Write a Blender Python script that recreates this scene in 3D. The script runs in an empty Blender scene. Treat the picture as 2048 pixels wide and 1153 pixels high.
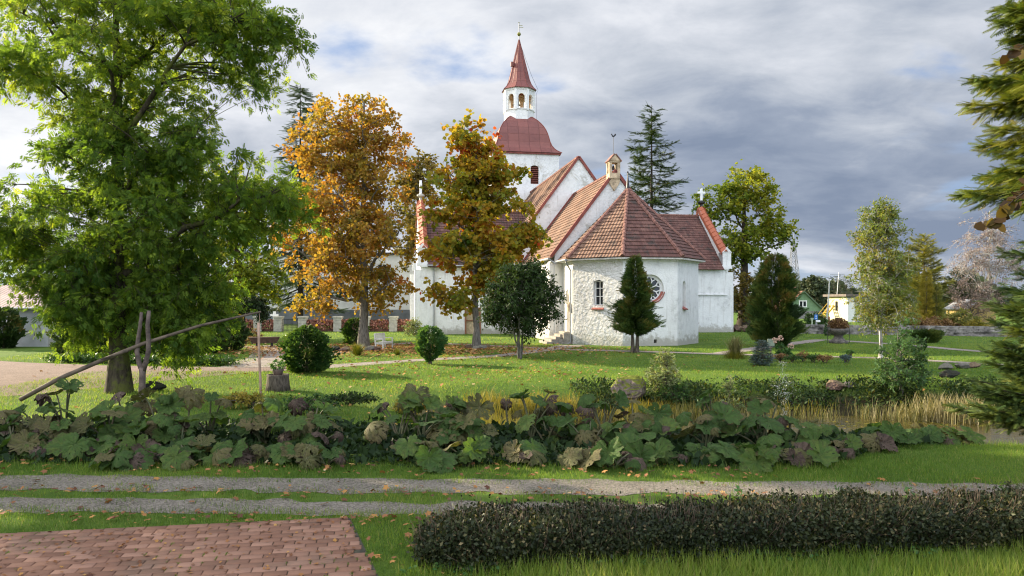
import bpy, math, random
import numpy as np
from mathutils import Vector, Matrix
from mathutils.geometry import tessellate_polygon

# ------------------------------------------------------------------ camera, sky, sun, exposure
scene = bpy.context.scene
COL = scene.collection
F = 1480.0            # focal length in pixels of the 2048 wide photograph
HOR = 606.0           # horizon row
CAMZ = 2.8
cam_d = bpy.data.cameras.new('camera')
cam_d.sensor_width = 36.0
cam_d.lens = 36.0 * F / 2048.0
cam_d.shift_y = (HOR - 576.5) / 2048.0
cam_d.clip_start = 0.1
cam_d.clip_end = 3000
cam = bpy.data.objects.new('camera', cam_d)
cam.location = (0, 0, CAMZ)
cam.rotation_euler = (math.radians(90), 0, 0)
COL.objects.link(cam)
scene.camera = cam

SUN_AZ = math.radians(30)     # behind the image plane, from the left
SUN_EL = math.radians(20)
to_sun = Vector((-math.cos(SUN_AZ) * math.cos(SUN_EL), math.sin(SUN_AZ) * math.cos(SUN_EL), math.sin(SUN_EL)))
sun_d = bpy.data.lights.new('sun', 'SUN')
sun_d.energy = 5.0
sun_d.angle = math.radians(0.6)
sun_d.color = (1.0, 0.86, 0.62)
sun = bpy.data.objects.new('sun', sun_d)
sun.rotation_euler = (-to_sun).to_track_quat('-Z', 'Y').to_euler()
COL.objects.link(sun)

scene.view_settings.view_transform = 'Standard'
scene.view_settings.look = 'None'
scene.view_settings.exposure = 1.52
scene.view_settings.gamma = 1.0
scene.view_settings.use_curve_mapping = False
scene.render.engine = 'CYCLES'
cy = scene.cycles
cy.max_bounces = 6
cy.diffuse_bounces = 3
cy.glossy_bounces = 3
cy.transmission_bounces = 4
cy.transparent_max_bounces = 6
cy.use_denoising = True
cy.use_adaptive_sampling = False
cy.filter_width = 1.15
cy.sample_clamp_indirect = 6.0
cy.caustics_reflective = False
cy.caustics_refractive = False


class NT:
    """small helper to write node trees"""
    def __init__(self, nt):
        self.nt = nt

    def n(self, typ, ins=None, **props):
        nd = self.nt.nodes.new(typ)
        for k, v in props.items():
            setattr(nd, k, v)
        for k, v in (ins or {}).items():
            sock = nd.inputs[k]
            if isinstance(v, bpy.types.NodeSocket):
                self.nt.links.new(v, sock)
            else:
                sock.default_value = v
        return nd

    def math(self, op, a, b=0.0, c=None, clamp=False):
        nd = self.nt.nodes.new('ShaderNodeMath')
        nd.operation = op
        nd.use_clamp = clamp
        for i, v in enumerate((a, b) if c is None else (a, b, c)):
            if isinstance(v, bpy.types.NodeSocket):
                self.nt.links.new(v, nd.inputs[i])
            else:
                nd.inputs[i].default_value = v
        return nd.outputs[0]

    def ramp(self, fac, stops, interp='LINEAR'):
        nd = self.nt.nodes.new('ShaderNodeValToRGB')
        cr = nd.color_ramp
        cr.interpolation = interp
        while len(cr.elements) < len(stops):
            cr.elements.new(0.5)
        for e, (p, c) in zip(cr.elements, stops):
            e.position = p
            e.color = (c[0], c[1], c[2], 1) if len(c) == 3 else c
        self.nt.links.new(fac, nd.inputs[0])
        return nd.outputs[0]

    def mix(self, fac, a, b, blend='MIX'):
        nd = self.nt.nodes.new('ShaderNodeMix')
        nd.data_type = 'RGBA'
        nd.blend_type = blend
        for i, v in ((0, fac), (6, a), (7, b)):
            if isinstance(v, bpy.types.NodeSocket):
                self.nt.links.new(v, nd.inputs[i])
            else:
                nd.inputs[i].default_value = v if i == 0 else (v[0], v[1], v[2], 1)
        return nd.outputs[2]

    def noise(self, vec, scale, detail=4.0, rough=0.55, dist=0.0):
        nd = self.n('ShaderNodeTexNoise', {'Scale': scale, 'Detail': detail, 'Roughness': rough, 'Distortion': dist})
        if vec is not None:
            self.nt.links.new(vec, nd.inputs['Vector'])
        return nd.outputs['Fac']

    def smooth(self, x, a, b):
        nd = self.nt.nodes.new('ShaderNodeMapRange')
        nd.interpolation_type = 'SMOOTHSTEP'
        self.nt.links.new(x, nd.inputs[0])
        nd.inputs[1].default_value = a
        nd.inputs[2].default_value = b
        return nd.outputs[0]


# sky: Nishita daylight with a broken cloud deck of real extent (projected on a plane overhead)
world = bpy.data.worlds.new('World')
scene.world = world
world.use_nodes = True
wt = world.node_tree
wt.nodes.clear()
w = NT(wt)
sky = w.n('ShaderNodeTexSky', sky_type='NISHITA', sun_disc=False)
sky.sun_elevation = SUN_EL
sky.sun_rotation = math.radians(-60)
sky.air_density = 1.0
sky.dust_density = 0.6
sky.ozone_density = 2.0
tc = w.n('ShaderNodeTexCoord')
sep = w.n('ShaderNodeSeparateXYZ', {0: tc.outputs['Generated']})
zc = w.math('ADD', w.math('MAXIMUM', sep.outputs[2], 0.0), 0.24)
u = w.math('DIVIDE', sep.outputs[0], zc)
v = w.math('DIVIDE', sep.outputs[1], zc)
cv = w.n('ShaderNodeCombineXYZ', {0: w.math('ADD', w.math('MULTIPLY', u, 1.25), 3.1), 1: w.math('ADD', w.math('MULTIPLY', v, 1.55), 1.7), 2: 0.37}).outputs[0]
n1 = w.noise(cv, 0.95, 11.0, 0.52, 0.2)
n2 = w.noise(cv, 0.55, 4.0, 0.5, 0.0)
n3 = w.noise(cv, 2.7, 10.0, 0.60, 0.3)
# cloud cover: almost closed with a few blue gaps
cover = w.smooth(n1, 0.335, 0.43)
# the deck is thicker (darker) towards the right and low down
az = w.math('DIVIDE', sep.outputs[0], w.math('MAXIMUM', sep.outputs[1], 0.05))
right = w.smooth(az, -0.25, 0.62)
low = w.math('SUBTRACT', 1.0, w.smooth(sep.outputs[2], 0.08, 0.42))
thick = w.math('ADD', w.math('MULTIPLY', right, w.math('ADD', w.math('MULTIPLY', low, 0.54), 0.20)),
               w.math('MULTIPLY', w.math('SUBTRACT', w.math('ADD', w.math('MULTIPLY', n1, 0.55), w.math('MULTIPLY', n2, 0.45)), 0.5), 2.2))
thick = w.math('SUBTRACT', thick, w.math('MULTIPLY', w.math('SUBTRACT', 1.0, w.smooth(az, -0.55, 0.1)), 0.14))
thick = w.math('ADD', thick, w.math('MULTIPLY', w.math('SUBTRACT', n3, 0.5), 0.95))
gap = w.math('SUBTRACT', 1.0, w.smooth(sep.outputs[2], 0.015, 0.10))      # brighter strip at the horizon
thick = w.math('SUBTRACT', thick, w.math('MULTIPLY', gap, 0.42))
cloud = w.ramp(w.math('ADD', thick, 0.28, clamp=True), [(0.0, (8.6, 8.7, 8.9)), (0.25, (6.7, 6.95, 7.5)), (0.5, (4.75, 5.15, 5.85)), (0.75, (3.0, 3.5, 4.45)), (1.0, (2.15, 2.65, 3.65))])
skyc = w.mix(0.5, sky.outputs[0], (3.2, 4.6, 8.0))
final = w.mix(cover, skyc, cloud)
# sky radiance raised overhead and behind the viewer, added to lift the fill light
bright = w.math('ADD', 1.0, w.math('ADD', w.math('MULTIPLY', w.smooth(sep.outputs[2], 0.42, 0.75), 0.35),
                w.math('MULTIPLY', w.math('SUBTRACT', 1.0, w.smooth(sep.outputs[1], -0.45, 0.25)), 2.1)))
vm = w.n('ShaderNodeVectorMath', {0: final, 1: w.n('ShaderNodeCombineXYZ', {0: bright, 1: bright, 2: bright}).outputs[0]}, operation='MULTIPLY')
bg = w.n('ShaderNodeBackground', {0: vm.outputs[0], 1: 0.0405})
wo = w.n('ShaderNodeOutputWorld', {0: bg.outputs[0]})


# ------------------------------------------------------------------ helpers
RNG = np.random.default_rng(7)


def P(px, py, Y):
    """photograph pixel at distance Y -> world point"""
    return Vector(((px - 1024.0) / F * Y, Y, CAMZ - (py - HOR) / F * Y))


def G(px, py, z=0.0):
    """photograph pixel on the level z -> world point"""
    Y = (CAMZ - z) * F / (py - HOR)
    return Vector(((px - 1024.0) / F * Y, Y, z))


def sstep(x, a, b):
    t = np.clip((np.asarray(x, float) - a) / (b - a), 0, 1)
    return t * t * (3 - 2 * t)


PCX, PCY, PRX, PRF, PRN, WATER = 12.2, 19.9, 11.6, 2.9, 2.9, -0.8


def terrain(x, y):
    """height of the ground: level lawn with the pond basin"""
    x = np.asarray(x, float)
    y = np.asarray(y, float)
    dx = (x - PCX) / PRX
    dyr = (y - PCY)
    dy = np.where(dyr > 0, dyr / PRF, dyr / PRN)
    r = np.sqrt(dx * dx + dy * dy) + 1e-6
    wgt = np.abs(dy) / r
    outer = 1.45 + np.where(dyr > 0, 0.95, 0.48) * wgt
    t = np.clip((outer - r) / (outer - 0.75), 0, 1)
    return -1.25 * t * t * (3 - 2 * t)


def props(o, label=None, cat=None, group=None, kind=None):
    if label:
        o['label'] = label
    if cat:
        o['category'] = cat
    if group:
        o['group'] = group
    if kind:
        o['kind'] = kind
    return o


def empty(name, loc, rz=0.0, label=None, cat=None, group=None):
    o = bpy.data.objects.new(name, None)
    o.empty_display_size = 0.2
    COL.objects.link(o)
    o.location = loc
    o.rotation_euler = (0, 0, rz)
    return props(o, label, cat, group)


class MB:
    """collects polygons, builds ONE mesh object"""
    def __init__(self):
        self.v, self.f, self.uv = [], [], []

    def add(self, verts, faces, uvs=None):
        b = len(self.v)
        self.v.extend([tuple(p) for p in verts])
        for i, fc in enumerate(faces):
            self.f.append([b + k for k in fc])
            self.uv.append(uvs[i] if uvs else None)

    def box(self, c, s, rz=0.0, ry=0.0, rx=0.0):
        M = Matrix.Translation(Vector(c)) @ Matrix.Rotation(rz, 4, 'Z') @ Matrix.Rotation(ry, 4, 'Y') @ Matrix.Rotation(rx, 4, 'X')
        hx, hy, hz = s[0] / 2, s[1] / 2, s[2] / 2
        vs = [M @ Vector((x, y, z)) for z in (-hz, hz) for y in (-hy, hy) for x in (-hx, hx)]
        self.add(vs, [(0, 2, 3, 1), (4, 5, 7, 6), (0, 1, 5, 4), (2, 6, 7, 3), (0, 4, 6, 2), (1, 3, 7, 5)])
        return self

    def bar(self, a, b, wd, th, up=(0, 0, 1)):
        a, b = Vector(a), Vector(b)
        t = (b - a).normalized()
        x = t.cross(Vector(up))
        if x.length < 1e-4:
            x = t.cross(Vector((1, 0, 0)))
        x.normalize()
        y = x.cross(t).normalized()
        vs = [p + x * sx * wd / 2 + y * sy * th / 2 for p in (a, b) for sx, sy in ((-1, -1), (1, -1), (1, 1), (-1, 1))]
        self.add(vs, [(0, 1, 2, 3), (7, 6, 5, 4), (0, 4, 5, 1), (1, 5, 6, 2), (2, 6, 7, 3), (3, 7, 4, 0)])
        return self

    def tube(self, pts, rad, n=8, cap=True):
        pts = [Vector(p) for p in pts]
        if not hasattr(rad, '__len__'):
            rad = [rad] * len(pts)
        vs, fs = [], []
        ref = None
        for i, p in enumerate(pts):
            t = (pts[min(i + 1, len(pts) - 1)] - pts[max(i - 1, 0)])
            t = t.normalized() if t.length > 1e-9 else Vector((0, 0, 1))
            if ref is None:
                ref = t.orthogonal().normalized()
            x = (ref - t * ref.dot(t)).normalized()
            ref = x
            y = t.cross(x)
            for k in range(n):
                a = 2 * math.pi * k / n
                vs.append(p + (x * math.cos(a) + y * math.sin(a)) * rad[i])
        for i in range(len(pts) - 1):
            for k in range(n):
                k2 = (k + 1) % n
                fs.append((i * n + k, i * n + k2, (i + 1) * n + k2, (i + 1) * n + k))
        if cap:
            fs.append(tuple(range(n - 1, -1, -1)))
            fs.append(tuple(range((len(pts) - 1) * n, len(pts) * n)))
        self.add(vs, fs)
        return self

    def lathe(self, prof, n=12, c=(0, 0, 0), rot=0.0):
        vs, fs = [], []
        for r, z in prof:
            for k in range(n):
                a = 2 * math.pi * k / n + rot
                vs.append((c[0] + r * math.cos(a), c[1] + r * math.sin(a), c[2] + z))
        m = len(prof)
        for i in range(m - 1):
            for k in range(n):
                k2 = (k + 1) % n
                fs.append((i * n + k, i * n + k2, (i + 1) * n + k2, (i + 1) * n + k))
        fs.append(tuple(range(n - 1, -1, -1)))
        fs.append(tuple(range((m - 1) * n, m * n)))
        self.add(vs, fs)
        return self

    def prism(self, poly, vec):
        """planar polygon extruded by vec"""
        n = len(poly)
        poly = [Vector(p) for p in poly]
        vec = Vector(vec)
        vs = poly + [p + vec for p in poly]
        fs = [tuple(range(n - 1, -1, -1)), tuple(range(n, 2 * n))] + [(i, (i + 1) % n, n + (i + 1) % n, n + i) for i in range(n)]
        self.add(vs, fs)
        return self

    def build(self, name, mat, parent=None, smooth=False, loc=None):
        me = bpy.data.meshes.new(name)
        me.from_pydata(self.v, [], self.f)
        if any(self.uv):
            lay = me.uv_layers.new(name='UVMap')
            k = 0
            for fc, uv in zip(self.f, self.uv):
                for j in range(len(fc)):
                    lay.data[k].uv = uv[j] if uv else (0, 0)
                    k += 1
        if smooth:
            me.polygons.foreach_set('use_smooth', np.ones(len(me.polygons), bool))
        me.materials.append(mat)
        me.update()
        o = bpy.data.objects.new(name, me)
        COL.objects.link(o)
        if parent is not None:
            o.parent = parent
        if loc is not None:
            o.location = loc
        return o


def np_mesh(name, V, Fa, mat, parent=None, tint=None, smooth=False):
    """V (n,3), Fa (m,k) -> object; tint (m) face attribute"""
    me = bpy.data.meshes.new(name)
    n, (m, k) = len(V), Fa.shape
    me.vertices.add(n)
    me.vertices.foreach_set('co', np.ascontiguousarray(V, dtype=np.float32).ravel())
    me.loops.add(m * k)
    me.loops.foreach_set('vertex_index', np.ascontiguousarray(Fa, dtype=np.int32).ravel())
    me.polygons.add(m)
    me.polygons.foreach_set('loop_start', np.arange(0, m * k, k, dtype=np.int32))
    if smooth:
        me.polygons.foreach_set('use_smooth', np.ones(m, bool))
    me.materials.append(mat)
    me.update(calc_edges=True)
    if tint is not None:
        at = me.attributes.new('tint', 'FLOAT', 'FACE')
        at.data.foreach_set('value', np.ascontiguousarray(tint, dtype=np.float32))
    o = bpy.data.objects.new(name, me)
    COL.objects.link(o)
    if parent is not None:
        o.parent = parent
    return o


def nrm(a):
    return a / np.maximum(np.linalg.norm(a, axis=-1, keepdims=True), 1e-9)


def stamp_arr(tmpl, pos, yd, zd, scale, tint):
    V, Fc = tmpl
    V = np.asarray(V, float)
    Fc = np.asarray(Fc, int)
    n = len(pos)
    y = nrm(np.asarray(yd, float))
    x = np.cross(y, zd)
    bad = np.linalg.norm(x, axis=1) < 1e-4
    x[bad] = np.cross(y[bad], np.array([1.0, 0.2, 0.1]))
    x = nrm(x)
    z = np.cross(x, y)
    s = np.broadcast_to(np.asarray(scale, float), (n,))[:, None, None]
    W = pos[:, None, :] + s * (V[None, :, 0:1] * x[:, None, :] + V[None, :, 1:2] * y[:, None, :] + V[None, :, 2:3] * z[:, None, :])
    Fa = (Fc[None] + len(V) * np.arange(n)[:, None, None]).reshape(-1, Fc.shape[1])
    T = np.repeat(np.broadcast_to(np.asarray(tint, float), (n,)), len(Fc))
    return W.reshape(-1, 3), Fa, T


def stamp(name, tmpl, pos, yd, zd, scale, tint, mat, parent=None):
    W, Fa, T = stamp_arr(tmpl, np.asarray(pos, float), yd, np.asarray(zd, float), scale, tint)
    if parent is not None:
        W = W - np.array(parent.location)[None]
    return np_mesh(name, W, Fa, mat, parent, T)


def tube_arr(Pn, Rn, sides=5):
    """Pn (n,k,3) polylines, Rn (n,k) radii -> quads"""
    n, k, _ = Pn.shape
    T = np.empty_like(Pn)
    T[:, 1:-1] = Pn[:, 2:] - Pn[:, :-2]
    T[:, 0] = Pn[:, 1] - Pn[:, 0]
    T[:, -1] = Pn[:, -1] - Pn[:, -2]
    T = nrm(T)
    ref = np.where(np.abs(T[:, :1, 2:3]) > 0.8, np.array([[[1.0, 0.13, 0.0]]]), np.array([[[0.0, 0.1, 1.0]]]))
    X = nrm(np.cross(T, np.broadcast_to(ref, T.shape)))
    Yv = np.cross(T, X)
    a = np.arange(sides) * 2 * np.pi / sides
    ring = X[:, :, None, :] * np.cos(a)[None, None, :, None] + Yv[:, :, None, :] * np.sin(a)[None, None, :, None]
    V = Pn[:, :, None, :] + ring * Rn[:, :, None, None]
    i = np.arange(k - 1)[:, None] * sides
    j = np.arange(sides)[None, :]
    j2 = (j + 1) % sides
    q = np.stack([i + j, i + j2, i + sides + j2, i + sides + j], -1).reshape(-1, 4)
    Fa = (q[None] + (np.arange(n) * k * sides)[:, None, None]).reshape(-1, 4)
    return V.reshape(-1, 3), Fa


def bez(a, c, b, k):
    t = np.linspace(0, 1, k)[None, :, None]
    return (1 - t) ** 2 * a[:, None] + 2 * t * (1 - t) * c[:, None] + t * t * b[:, None]


class Arr:
    def __init__(self):
        self.V, self.F, self.n = [], [], 0

    def add(self, V, Fa):
        self.V.append(V)
        self.F.append(Fa + self.n)
        self.n += len(V)

    def build(self, name, mat, parent=None, smooth=True):
        V = np.concatenate(self.V)
        if parent is not None:
            V = V - np.array(parent.location)[None]
        return np_mesh(name, V, np.concatenate(self.F), mat, parent, None, smooth)


# ------------------------------------------------------------------ materials
def new_mat(name):
    m = bpy.data.materials.new(name)
    m.use_nodes = True
    m.node_tree.nodes.clear()
    t = NT(m.node_tree)
    out = t.n('ShaderNodeOutputMaterial')
    return m, t, out


def simple(name, col, rough=0.7, var=0.15, scale=3.0, bump=0.0, bscale=20.0, metallic=0.0, col2=None, detail=5.0, spec=0.4):
    m, t, out = new_mat(name)
    co = t.n('ShaderNodeTexCoord').outputs['Object']
    nz = t.noise(co, scale, detail, 0.6)
    c2 = col2 or tuple(c * (1 - 2.2 * var) for c in col)
    c1 = col if col2 else tuple(min(1, c * (1 + var)) for c in col)
    c = t.ramp(nz, [(0.3, c2), (0.68, c1)])
    p = t.n('ShaderNodeBsdfPrincipled', {'Base Color': c, 'Roughness': rough, 'Metallic': metallic, 'Specular IOR Level': spec})
    if bump:
        b = t.n('ShaderNodeBump', {'Height': t.noise(co, bscale, 5.0, 0.6), 'Strength': 1.0, 'Distance': bump})
        t.nt.links.new(b.outputs[0], p.inputs['Normal'])
    t.nt.links.new(p.outputs[0], out.inputs[0])
    return m


def leafmat(name, stops, transl=0.4, rough=0.6, tcol=(1.45, 1.35, 0.55), spec=0.14):
    m, t, out = new_mat(name)
    at = t.n('ShaderNodeAttribute', attribute_name='tint')
    c = t.ramp(at.outputs['Fac'], stops)
    p = t.n('ShaderNodeBsdfPrincipled', {'Base Color': c, 'Roughness': rough, 'Specular IOR Level': spec})
    if transl > 0:
        tr = t.n('ShaderNodeBsdfTranslucent', {'Color': t.mix(1.0, c, tcol, 'MULTIPLY')})
        mx = t.n('ShaderNodeMixShader', {0: transl, 1: p.outputs[0], 2: tr.outputs[0]})
        t.nt.links.new(mx.outputs[0], out.inputs[0])
    else:
        t.nt.links.new(p.outputs[0], out.inputs[0])
    return m


def plaster(name, col=(0.78, 0.78, 0.76), bscale=9.0, bdist=0.02, stain=0.5, patches=0.0):
    """limewashed plaster with a real weathered surface: bumps, damp foot, flaked patches"""
    m, t, out = new_mat(name)
    co = t.n('ShaderNodeTexCoord').outputs['Object']
    s = t.n('ShaderNodeSeparateXYZ', {0: co})
    n_big = t.noise(co, 0.7, 6.0, 0.65)
    n_mid = t.noise(co, 3.0, 6.0, 0.65)
    c = t.ramp(t.math('ADD', t.math('MULTIPLY', n_big, 0.6), t.math('MULTIPLY', n_mid, 0.4)), [(0.30, tuple(x * 0.58 for x in col)), (0.46, tuple(x * 0.90 for x in col)), (0.62, col)])
    foot = t.math('SUBTRACT', t.math('ADD', t.math('MULTIPLY', n_mid, 2.2), -0.5), s.outputs[2])
    foot = t.smooth(foot, -0.25, 0.40)
    c = t.mix(t.math('MULTIPLY', foot, stain), c, (0.33, 0.31, 0.26))
    # rain streaks
    st = t.n('ShaderNodeMapping', {0: co, 'Scale': (2.4, 2.4, 0.16)}).outputs[0]
    streak = t.smooth(t.noise(st, 2.0, 5.0, 0.6), 0.55, 0.74)
    c = t.mix(t.math('MULTIPLY', streak, 0.45 * stain + 0.08), c, (0.38, 0.35, 0.31))
    if patches:
        pn = t.smooth(t.noise(co, 0.55, 7.0, 0.7, 0.8), 0.60 - 0.06 * patches, 0.62)
        c = t.mix(t.math('MULTIPLY', pn, 0.75), c, (0.42, 0.40, 0.35))
    h = t.math('ADD', t.noise(co, bscale, 6.0, 0.6, 0.4), t.math('MULTIPLY', t.noise(co, bscale * 0.25, 3.0), 0.8))
    b = t.n('ShaderNodeBump', {'Height': h, 'Strength': 1.0, 'Distance': bdist})
    p = t.n('ShaderNodeBsdfPrincipled', {'Base Color': c, 'Roughness': 0.9, 'Specular IOR Level': 0.15, 'Normal': b.outputs[0]})
    t.nt.links.new(p.outputs[0], out.inputs[0])
    return m


def tilemat(name, stops, dirt=0.4):
    """clay pantiles; UV in metres (across, up the slope)"""
    m, t, out = new_mat(name)
    uv = t.n('ShaderNodeTexCoord').outputs['UV']
    ob = t.n('ShaderNodeTexCoord').outputs['Object']
    s = t.n('ShaderNodeSeparateXYZ', {0: uv})
    tu = t.math('DIVIDE', s.outputs[0], 0.24)
    tv = t.math('DIVIDE', s.outputs[1], 0.36)
    cell = t.n('ShaderNodeCombineXYZ', {0: t.math('FLOOR', tu), 1: t.math('FLOOR', tv), 2: 0.0}).outputs[0]
    wn = t.n('ShaderNodeTexWhiteNoise', {0: cell}, noise_dimensions='3D').outputs['Value']
    big = t.noise(ob, 0.45, 5.0, 0.6)
    f = t.math('ADD', t.math('MULTIPLY', wn, 0.32), t.math('MULTIPLY', big, 0.68))
    c = t.ramp(f, stops)
    moss = t.smooth(t.noise(ob, 1.3, 7.0, 0.7), 0.50, 0.66)
    c = t.mix(t.math('MULTIPLY', moss, dirt), c, (0.055, 0.048, 0.042))
    roll = t.math('SINE', t.math('MULTIPLY', tu, 2 * math.pi))
    h = t.math('ADD', t.math('MULTIPLY', roll, 0.5), t.math('MULTIPLY', wn, 0.35))
    b = t.n('ShaderNodeBump', {'Height': h, 'Strength': 1.0, 'Distance': 0.035})
    p = t.n('ShaderNodeBsdfPrincipled', {'Base Color': c, 'Roughness': 0.85, 'Specular IOR Level': 0.25, 'Normal': b.outputs[0]})
    t.nt.links.new(p.outputs[0], out.inputs[0])
    return m


def sheetmetal(name, col, col2, seam=(0.62, 1.1)):
    m, t, out = new_mat(name)
    uv = t.n('ShaderNodeTexCoord').outputs['UV']
    ob = t.n('ShaderNodeTexCoord').outputs['Object']
    s = t.n('ShaderNodeSeparateXYZ', {0: uv})
    du = t.math('ABSOLUTE', t.math('SUBTRACT', t.math('FRACT', t.math('DIVIDE', s.outputs[0], seam[0])), 0.5))
    dv = t.math('ABSOLUTE', t.math('SUBTRACT', t.math('FRACT', t.math('DIVIDE', s.outputs[1], seam[1])), 0.5))
    line = t.math('MAXIMUM', t.smooth(du, 0.455, 0.49), t.math('MULTIPLY', t.smooth(dv, 0.47, 0.495), 0.6))
    cell = t.n('ShaderNodeCombineXYZ', {0: t.math('FLOOR', t.math('DIVIDE', s.outputs[0], seam[0])), 1: t.math('FLOOR', t.math('DIVIDE', s.outputs[1], seam[1])), 2: 0.0}).outputs[0]
    wn = t.n('ShaderNodeTexWhiteNoise', {0: cell}, noise_dimensions='3D').outputs['Value']
    f = t.math('ADD', t.math('MULTIPLY', t.noise(ob, 1.2, 6.0, 0.65), 0.75), t.math('MULTIPLY', wn, 0.3))
    c = t.ramp(f, [(0.25, col2), (0.75, col)])
    c = t.mix(t.math('MULTIPLY', line, 0.35), c, tuple(x * 0.45 for x in col))
    b = t.n('ShaderNodeBump', {'Height': t.math('ADD', line, t.math('MULTIPLY', t.noise(ob, 2.5, 3.0), 0.6)), 'Strength': 1.0, 'Distance': 0.03})
    p = t.n('ShaderNodeBsdfPrincipled', {'Base Color': c, 'Roughness': 0.55, 'Specular IOR Level': 0.4, 'Normal': b.outputs[0]})
    t.nt.links.new(p.outputs[0], out.inputs[0])
    return m


def barkmat(name, col, col2, moss=0.0, bscale=14.0):
    m, t, out = new_mat(name)
    co = t.n('ShaderNodeTexCoord').outputs['Object']
    mp = t.n('ShaderNodeMapping', {0: co, 'Scale': (1, 1, 0.25)}).outputs[0]
    nz = t.noise(mp, bscale, 6.0, 0.65, 0.5)
    c = t.ramp(nz, [(0.35, col2), (0.62, col)])
    if moss:
        g = t.smooth(t.noise(co, 2.2, 6.0, 0.7), 0.45, 0.6)
        c = t.mix(t.math('MULTIPLY', g, moss), c, (0.12, 0.14, 0.02))
    b = t.n('ShaderNodeBump', {'Height': nz, 'Strength': 1.0, 'Distance': 0.03})
    p = t.n('ShaderNodeBsdfPrincipled', {'Base Color': c, 'Roughness': 0.9, 'Specular IOR Level': 0.15, 'Normal': b.outputs[0]})
    t.nt.links.new(p.outputs[0], out.inputs[0])
    return m


M = {}
M['plaster'] = plaster('plaster', (0.79, 0.79, 0.78), 8.0, 0.03, 0.8)
M['plaster_rough'] = plaster('plaster_rough', (0.78, 0.77, 0.75), 5.0, 0.14, 0.6)
M['plaster_worn'] = plaster('plaster_worn', (0.78, 0.78, 0.77), 7.0, 0.03, 0.9, patches=1.3)
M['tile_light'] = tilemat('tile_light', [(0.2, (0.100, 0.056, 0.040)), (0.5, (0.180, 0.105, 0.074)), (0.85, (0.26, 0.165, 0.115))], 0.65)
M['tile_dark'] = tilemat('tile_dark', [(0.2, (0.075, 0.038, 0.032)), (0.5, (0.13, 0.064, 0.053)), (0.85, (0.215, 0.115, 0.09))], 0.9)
M['verge_red'] = simple('verge_red', (0.22, 0.055, 0.04), 0.6, 0.2, 2.0)
M['hip_tile'] = simple('hip_tile', (0.23, 0.11, 0.085), 0.85, 0.3, 6.0, 0.01, 12)
M['coping_red'] = sheetmetal('coping_red', (0.52, 0.155, 0.075), (0.40, 0.11, 0.06), (30.0, 0.62))
M['dome_red'] = sheetmetal('dome_red', (0.215, 0.072, 0.058), (0.145, 0.048, 0.042), (1.25, 0.95))
M['spire_red'] = sheetmetal('spire_red', (0.22, 0.068, 0.054), (0.15, 0.045, 0.04), (0.9, 1.2))
M['white_wood'] = simple('white_wood', (0.74, 0.74, 0.73), 0.6, 0.06, 4.0)
M['white_paint'] = simple('white_paint', (0.8, 0.8, 0.8), 0.5, 0.04, 4.0)
M['cream_inside'] = simple('cream_inside', (0.72, 0.56, 0.40), 0.8, 0.08, 3.0)
M['sill_red'] = simple('sill_red', (0.30, 0.095, 0.072), 0.75, 0.15, 5.0)
M['louvre'] = simple('louvre', (0.16, 0.05, 0.035), 0.8, 0.2, 5.0)
M['iron'] = simple('iron', (0.045, 0.045, 0.048), 0.5, 0.2, 8.0, metallic=0.6)
M['zinc'] = simple('zinc', (0.36, 0.37, 0.38), 0.45, 0.12, 5.0, metallic=0.5)
M['brass_ball'] = simple('brass_ball', (0.25, 0.24, 0.06), 0.4, 0.2, 5.0, metallic=0.6)
M['turret_stone'] = simple('turret_stone', (0.52, 0.40, 0.27), 0.9, 0.25, 3.0, 0.02, 9)
M['trim_stone'] = simple('trim_stone', (0.52, 0.50, 0.45), 0.9, 0.2, 3.0, 0.01, 9)
M['step_stone'] = simple('step_stone', (0.30, 0.27, 0.23), 0.9, 0.25, 3.0, 0.02, 9)
M['door_wood'] = simple('door_wood', (0.50, 0.40, 0.26), 0.7, 0.15, 5.0)
M['door_brown'] = simple('door_brown', (0.25, 0.11, 0.06), 0.7, 0.15, 5.0)
M['niche'] = simple('niche', (0.55, 0.53, 0.50), 0.9, 0.12, 3.0)


def glassmat(name, col=(0.02, 0.025, 0.03)):
    m, t, out = new_mat(name)
    p = t.n('ShaderNodeBsdfPrincipled', {'Base Color': (*col, 1), 'Roughness': 0.08, 'Specular IOR Level': 0.6})
    t.nt.links.new(p.outputs[0], out.inputs[0])
    return m


M['glass'] = glassmat('window_glass')
M['skylight'] = glassmat('skylight_glass', (0.10, 0.16, 0.25))

# ------------------------------------------------------------------ the church
CH = empty('church', (8.2, 52.4, 0), math.radians(10),
           'white limewashed village church with red tiled roofs and a domed bell tower', 'church')


def arch_pts(s0, s1, z0, z1, kind='round', n=8):
    """opening outline in wall coordinates; z1 is the crown"""
    c = (s0 + s1) / 2
    r = (s1 - s0) / 2
    if kind == 'rect':
        return [(s0, z0), (s1, z0), (s1, z1), (s0, z1)]
    pts = [(s0, z0), (s1, z0)]
    if kind == 'round':
        zs = z1 - r
        pts += [(c + r * math.cos(math.pi * k / n), zs + r * math.sin(math.pi * k / n)) for k in range(n + 1)]
    elif kind == 'gothic':
        R = 1.9 * r
        zs = z1 - math.sqrt(R * R - (R - r) ** 2)
        a1 = math.acos((R - r) / R)
        pts += [(s1 - R + R * math.cos(a1 * k / n), zs + R * math.sin(a1 * k / n)) for k in range(n + 1)]
        pts += [(s0 + R - R * math.cos(a1 * (1 - k / n)), zs + R * math.sin(a1 * (1 - k / n))) for k in range(1, n + 1)]
    elif kind == 'segment':
        h = 0.28 * r
        zs = z1 - h
        pts += [(s1 - (s1 - s0) * k / n, zs + h * (1 - ((k / n) * 2 - 1) ** 2)) for k in range(n + 1)]
    return pts


def circle_pts(c, z, r, n=28):
    return [(c + r * math.cos(2 * math.pi * k / n), z + r * math.sin(2 * math.pi * k / n)) for k in range(n)]


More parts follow.
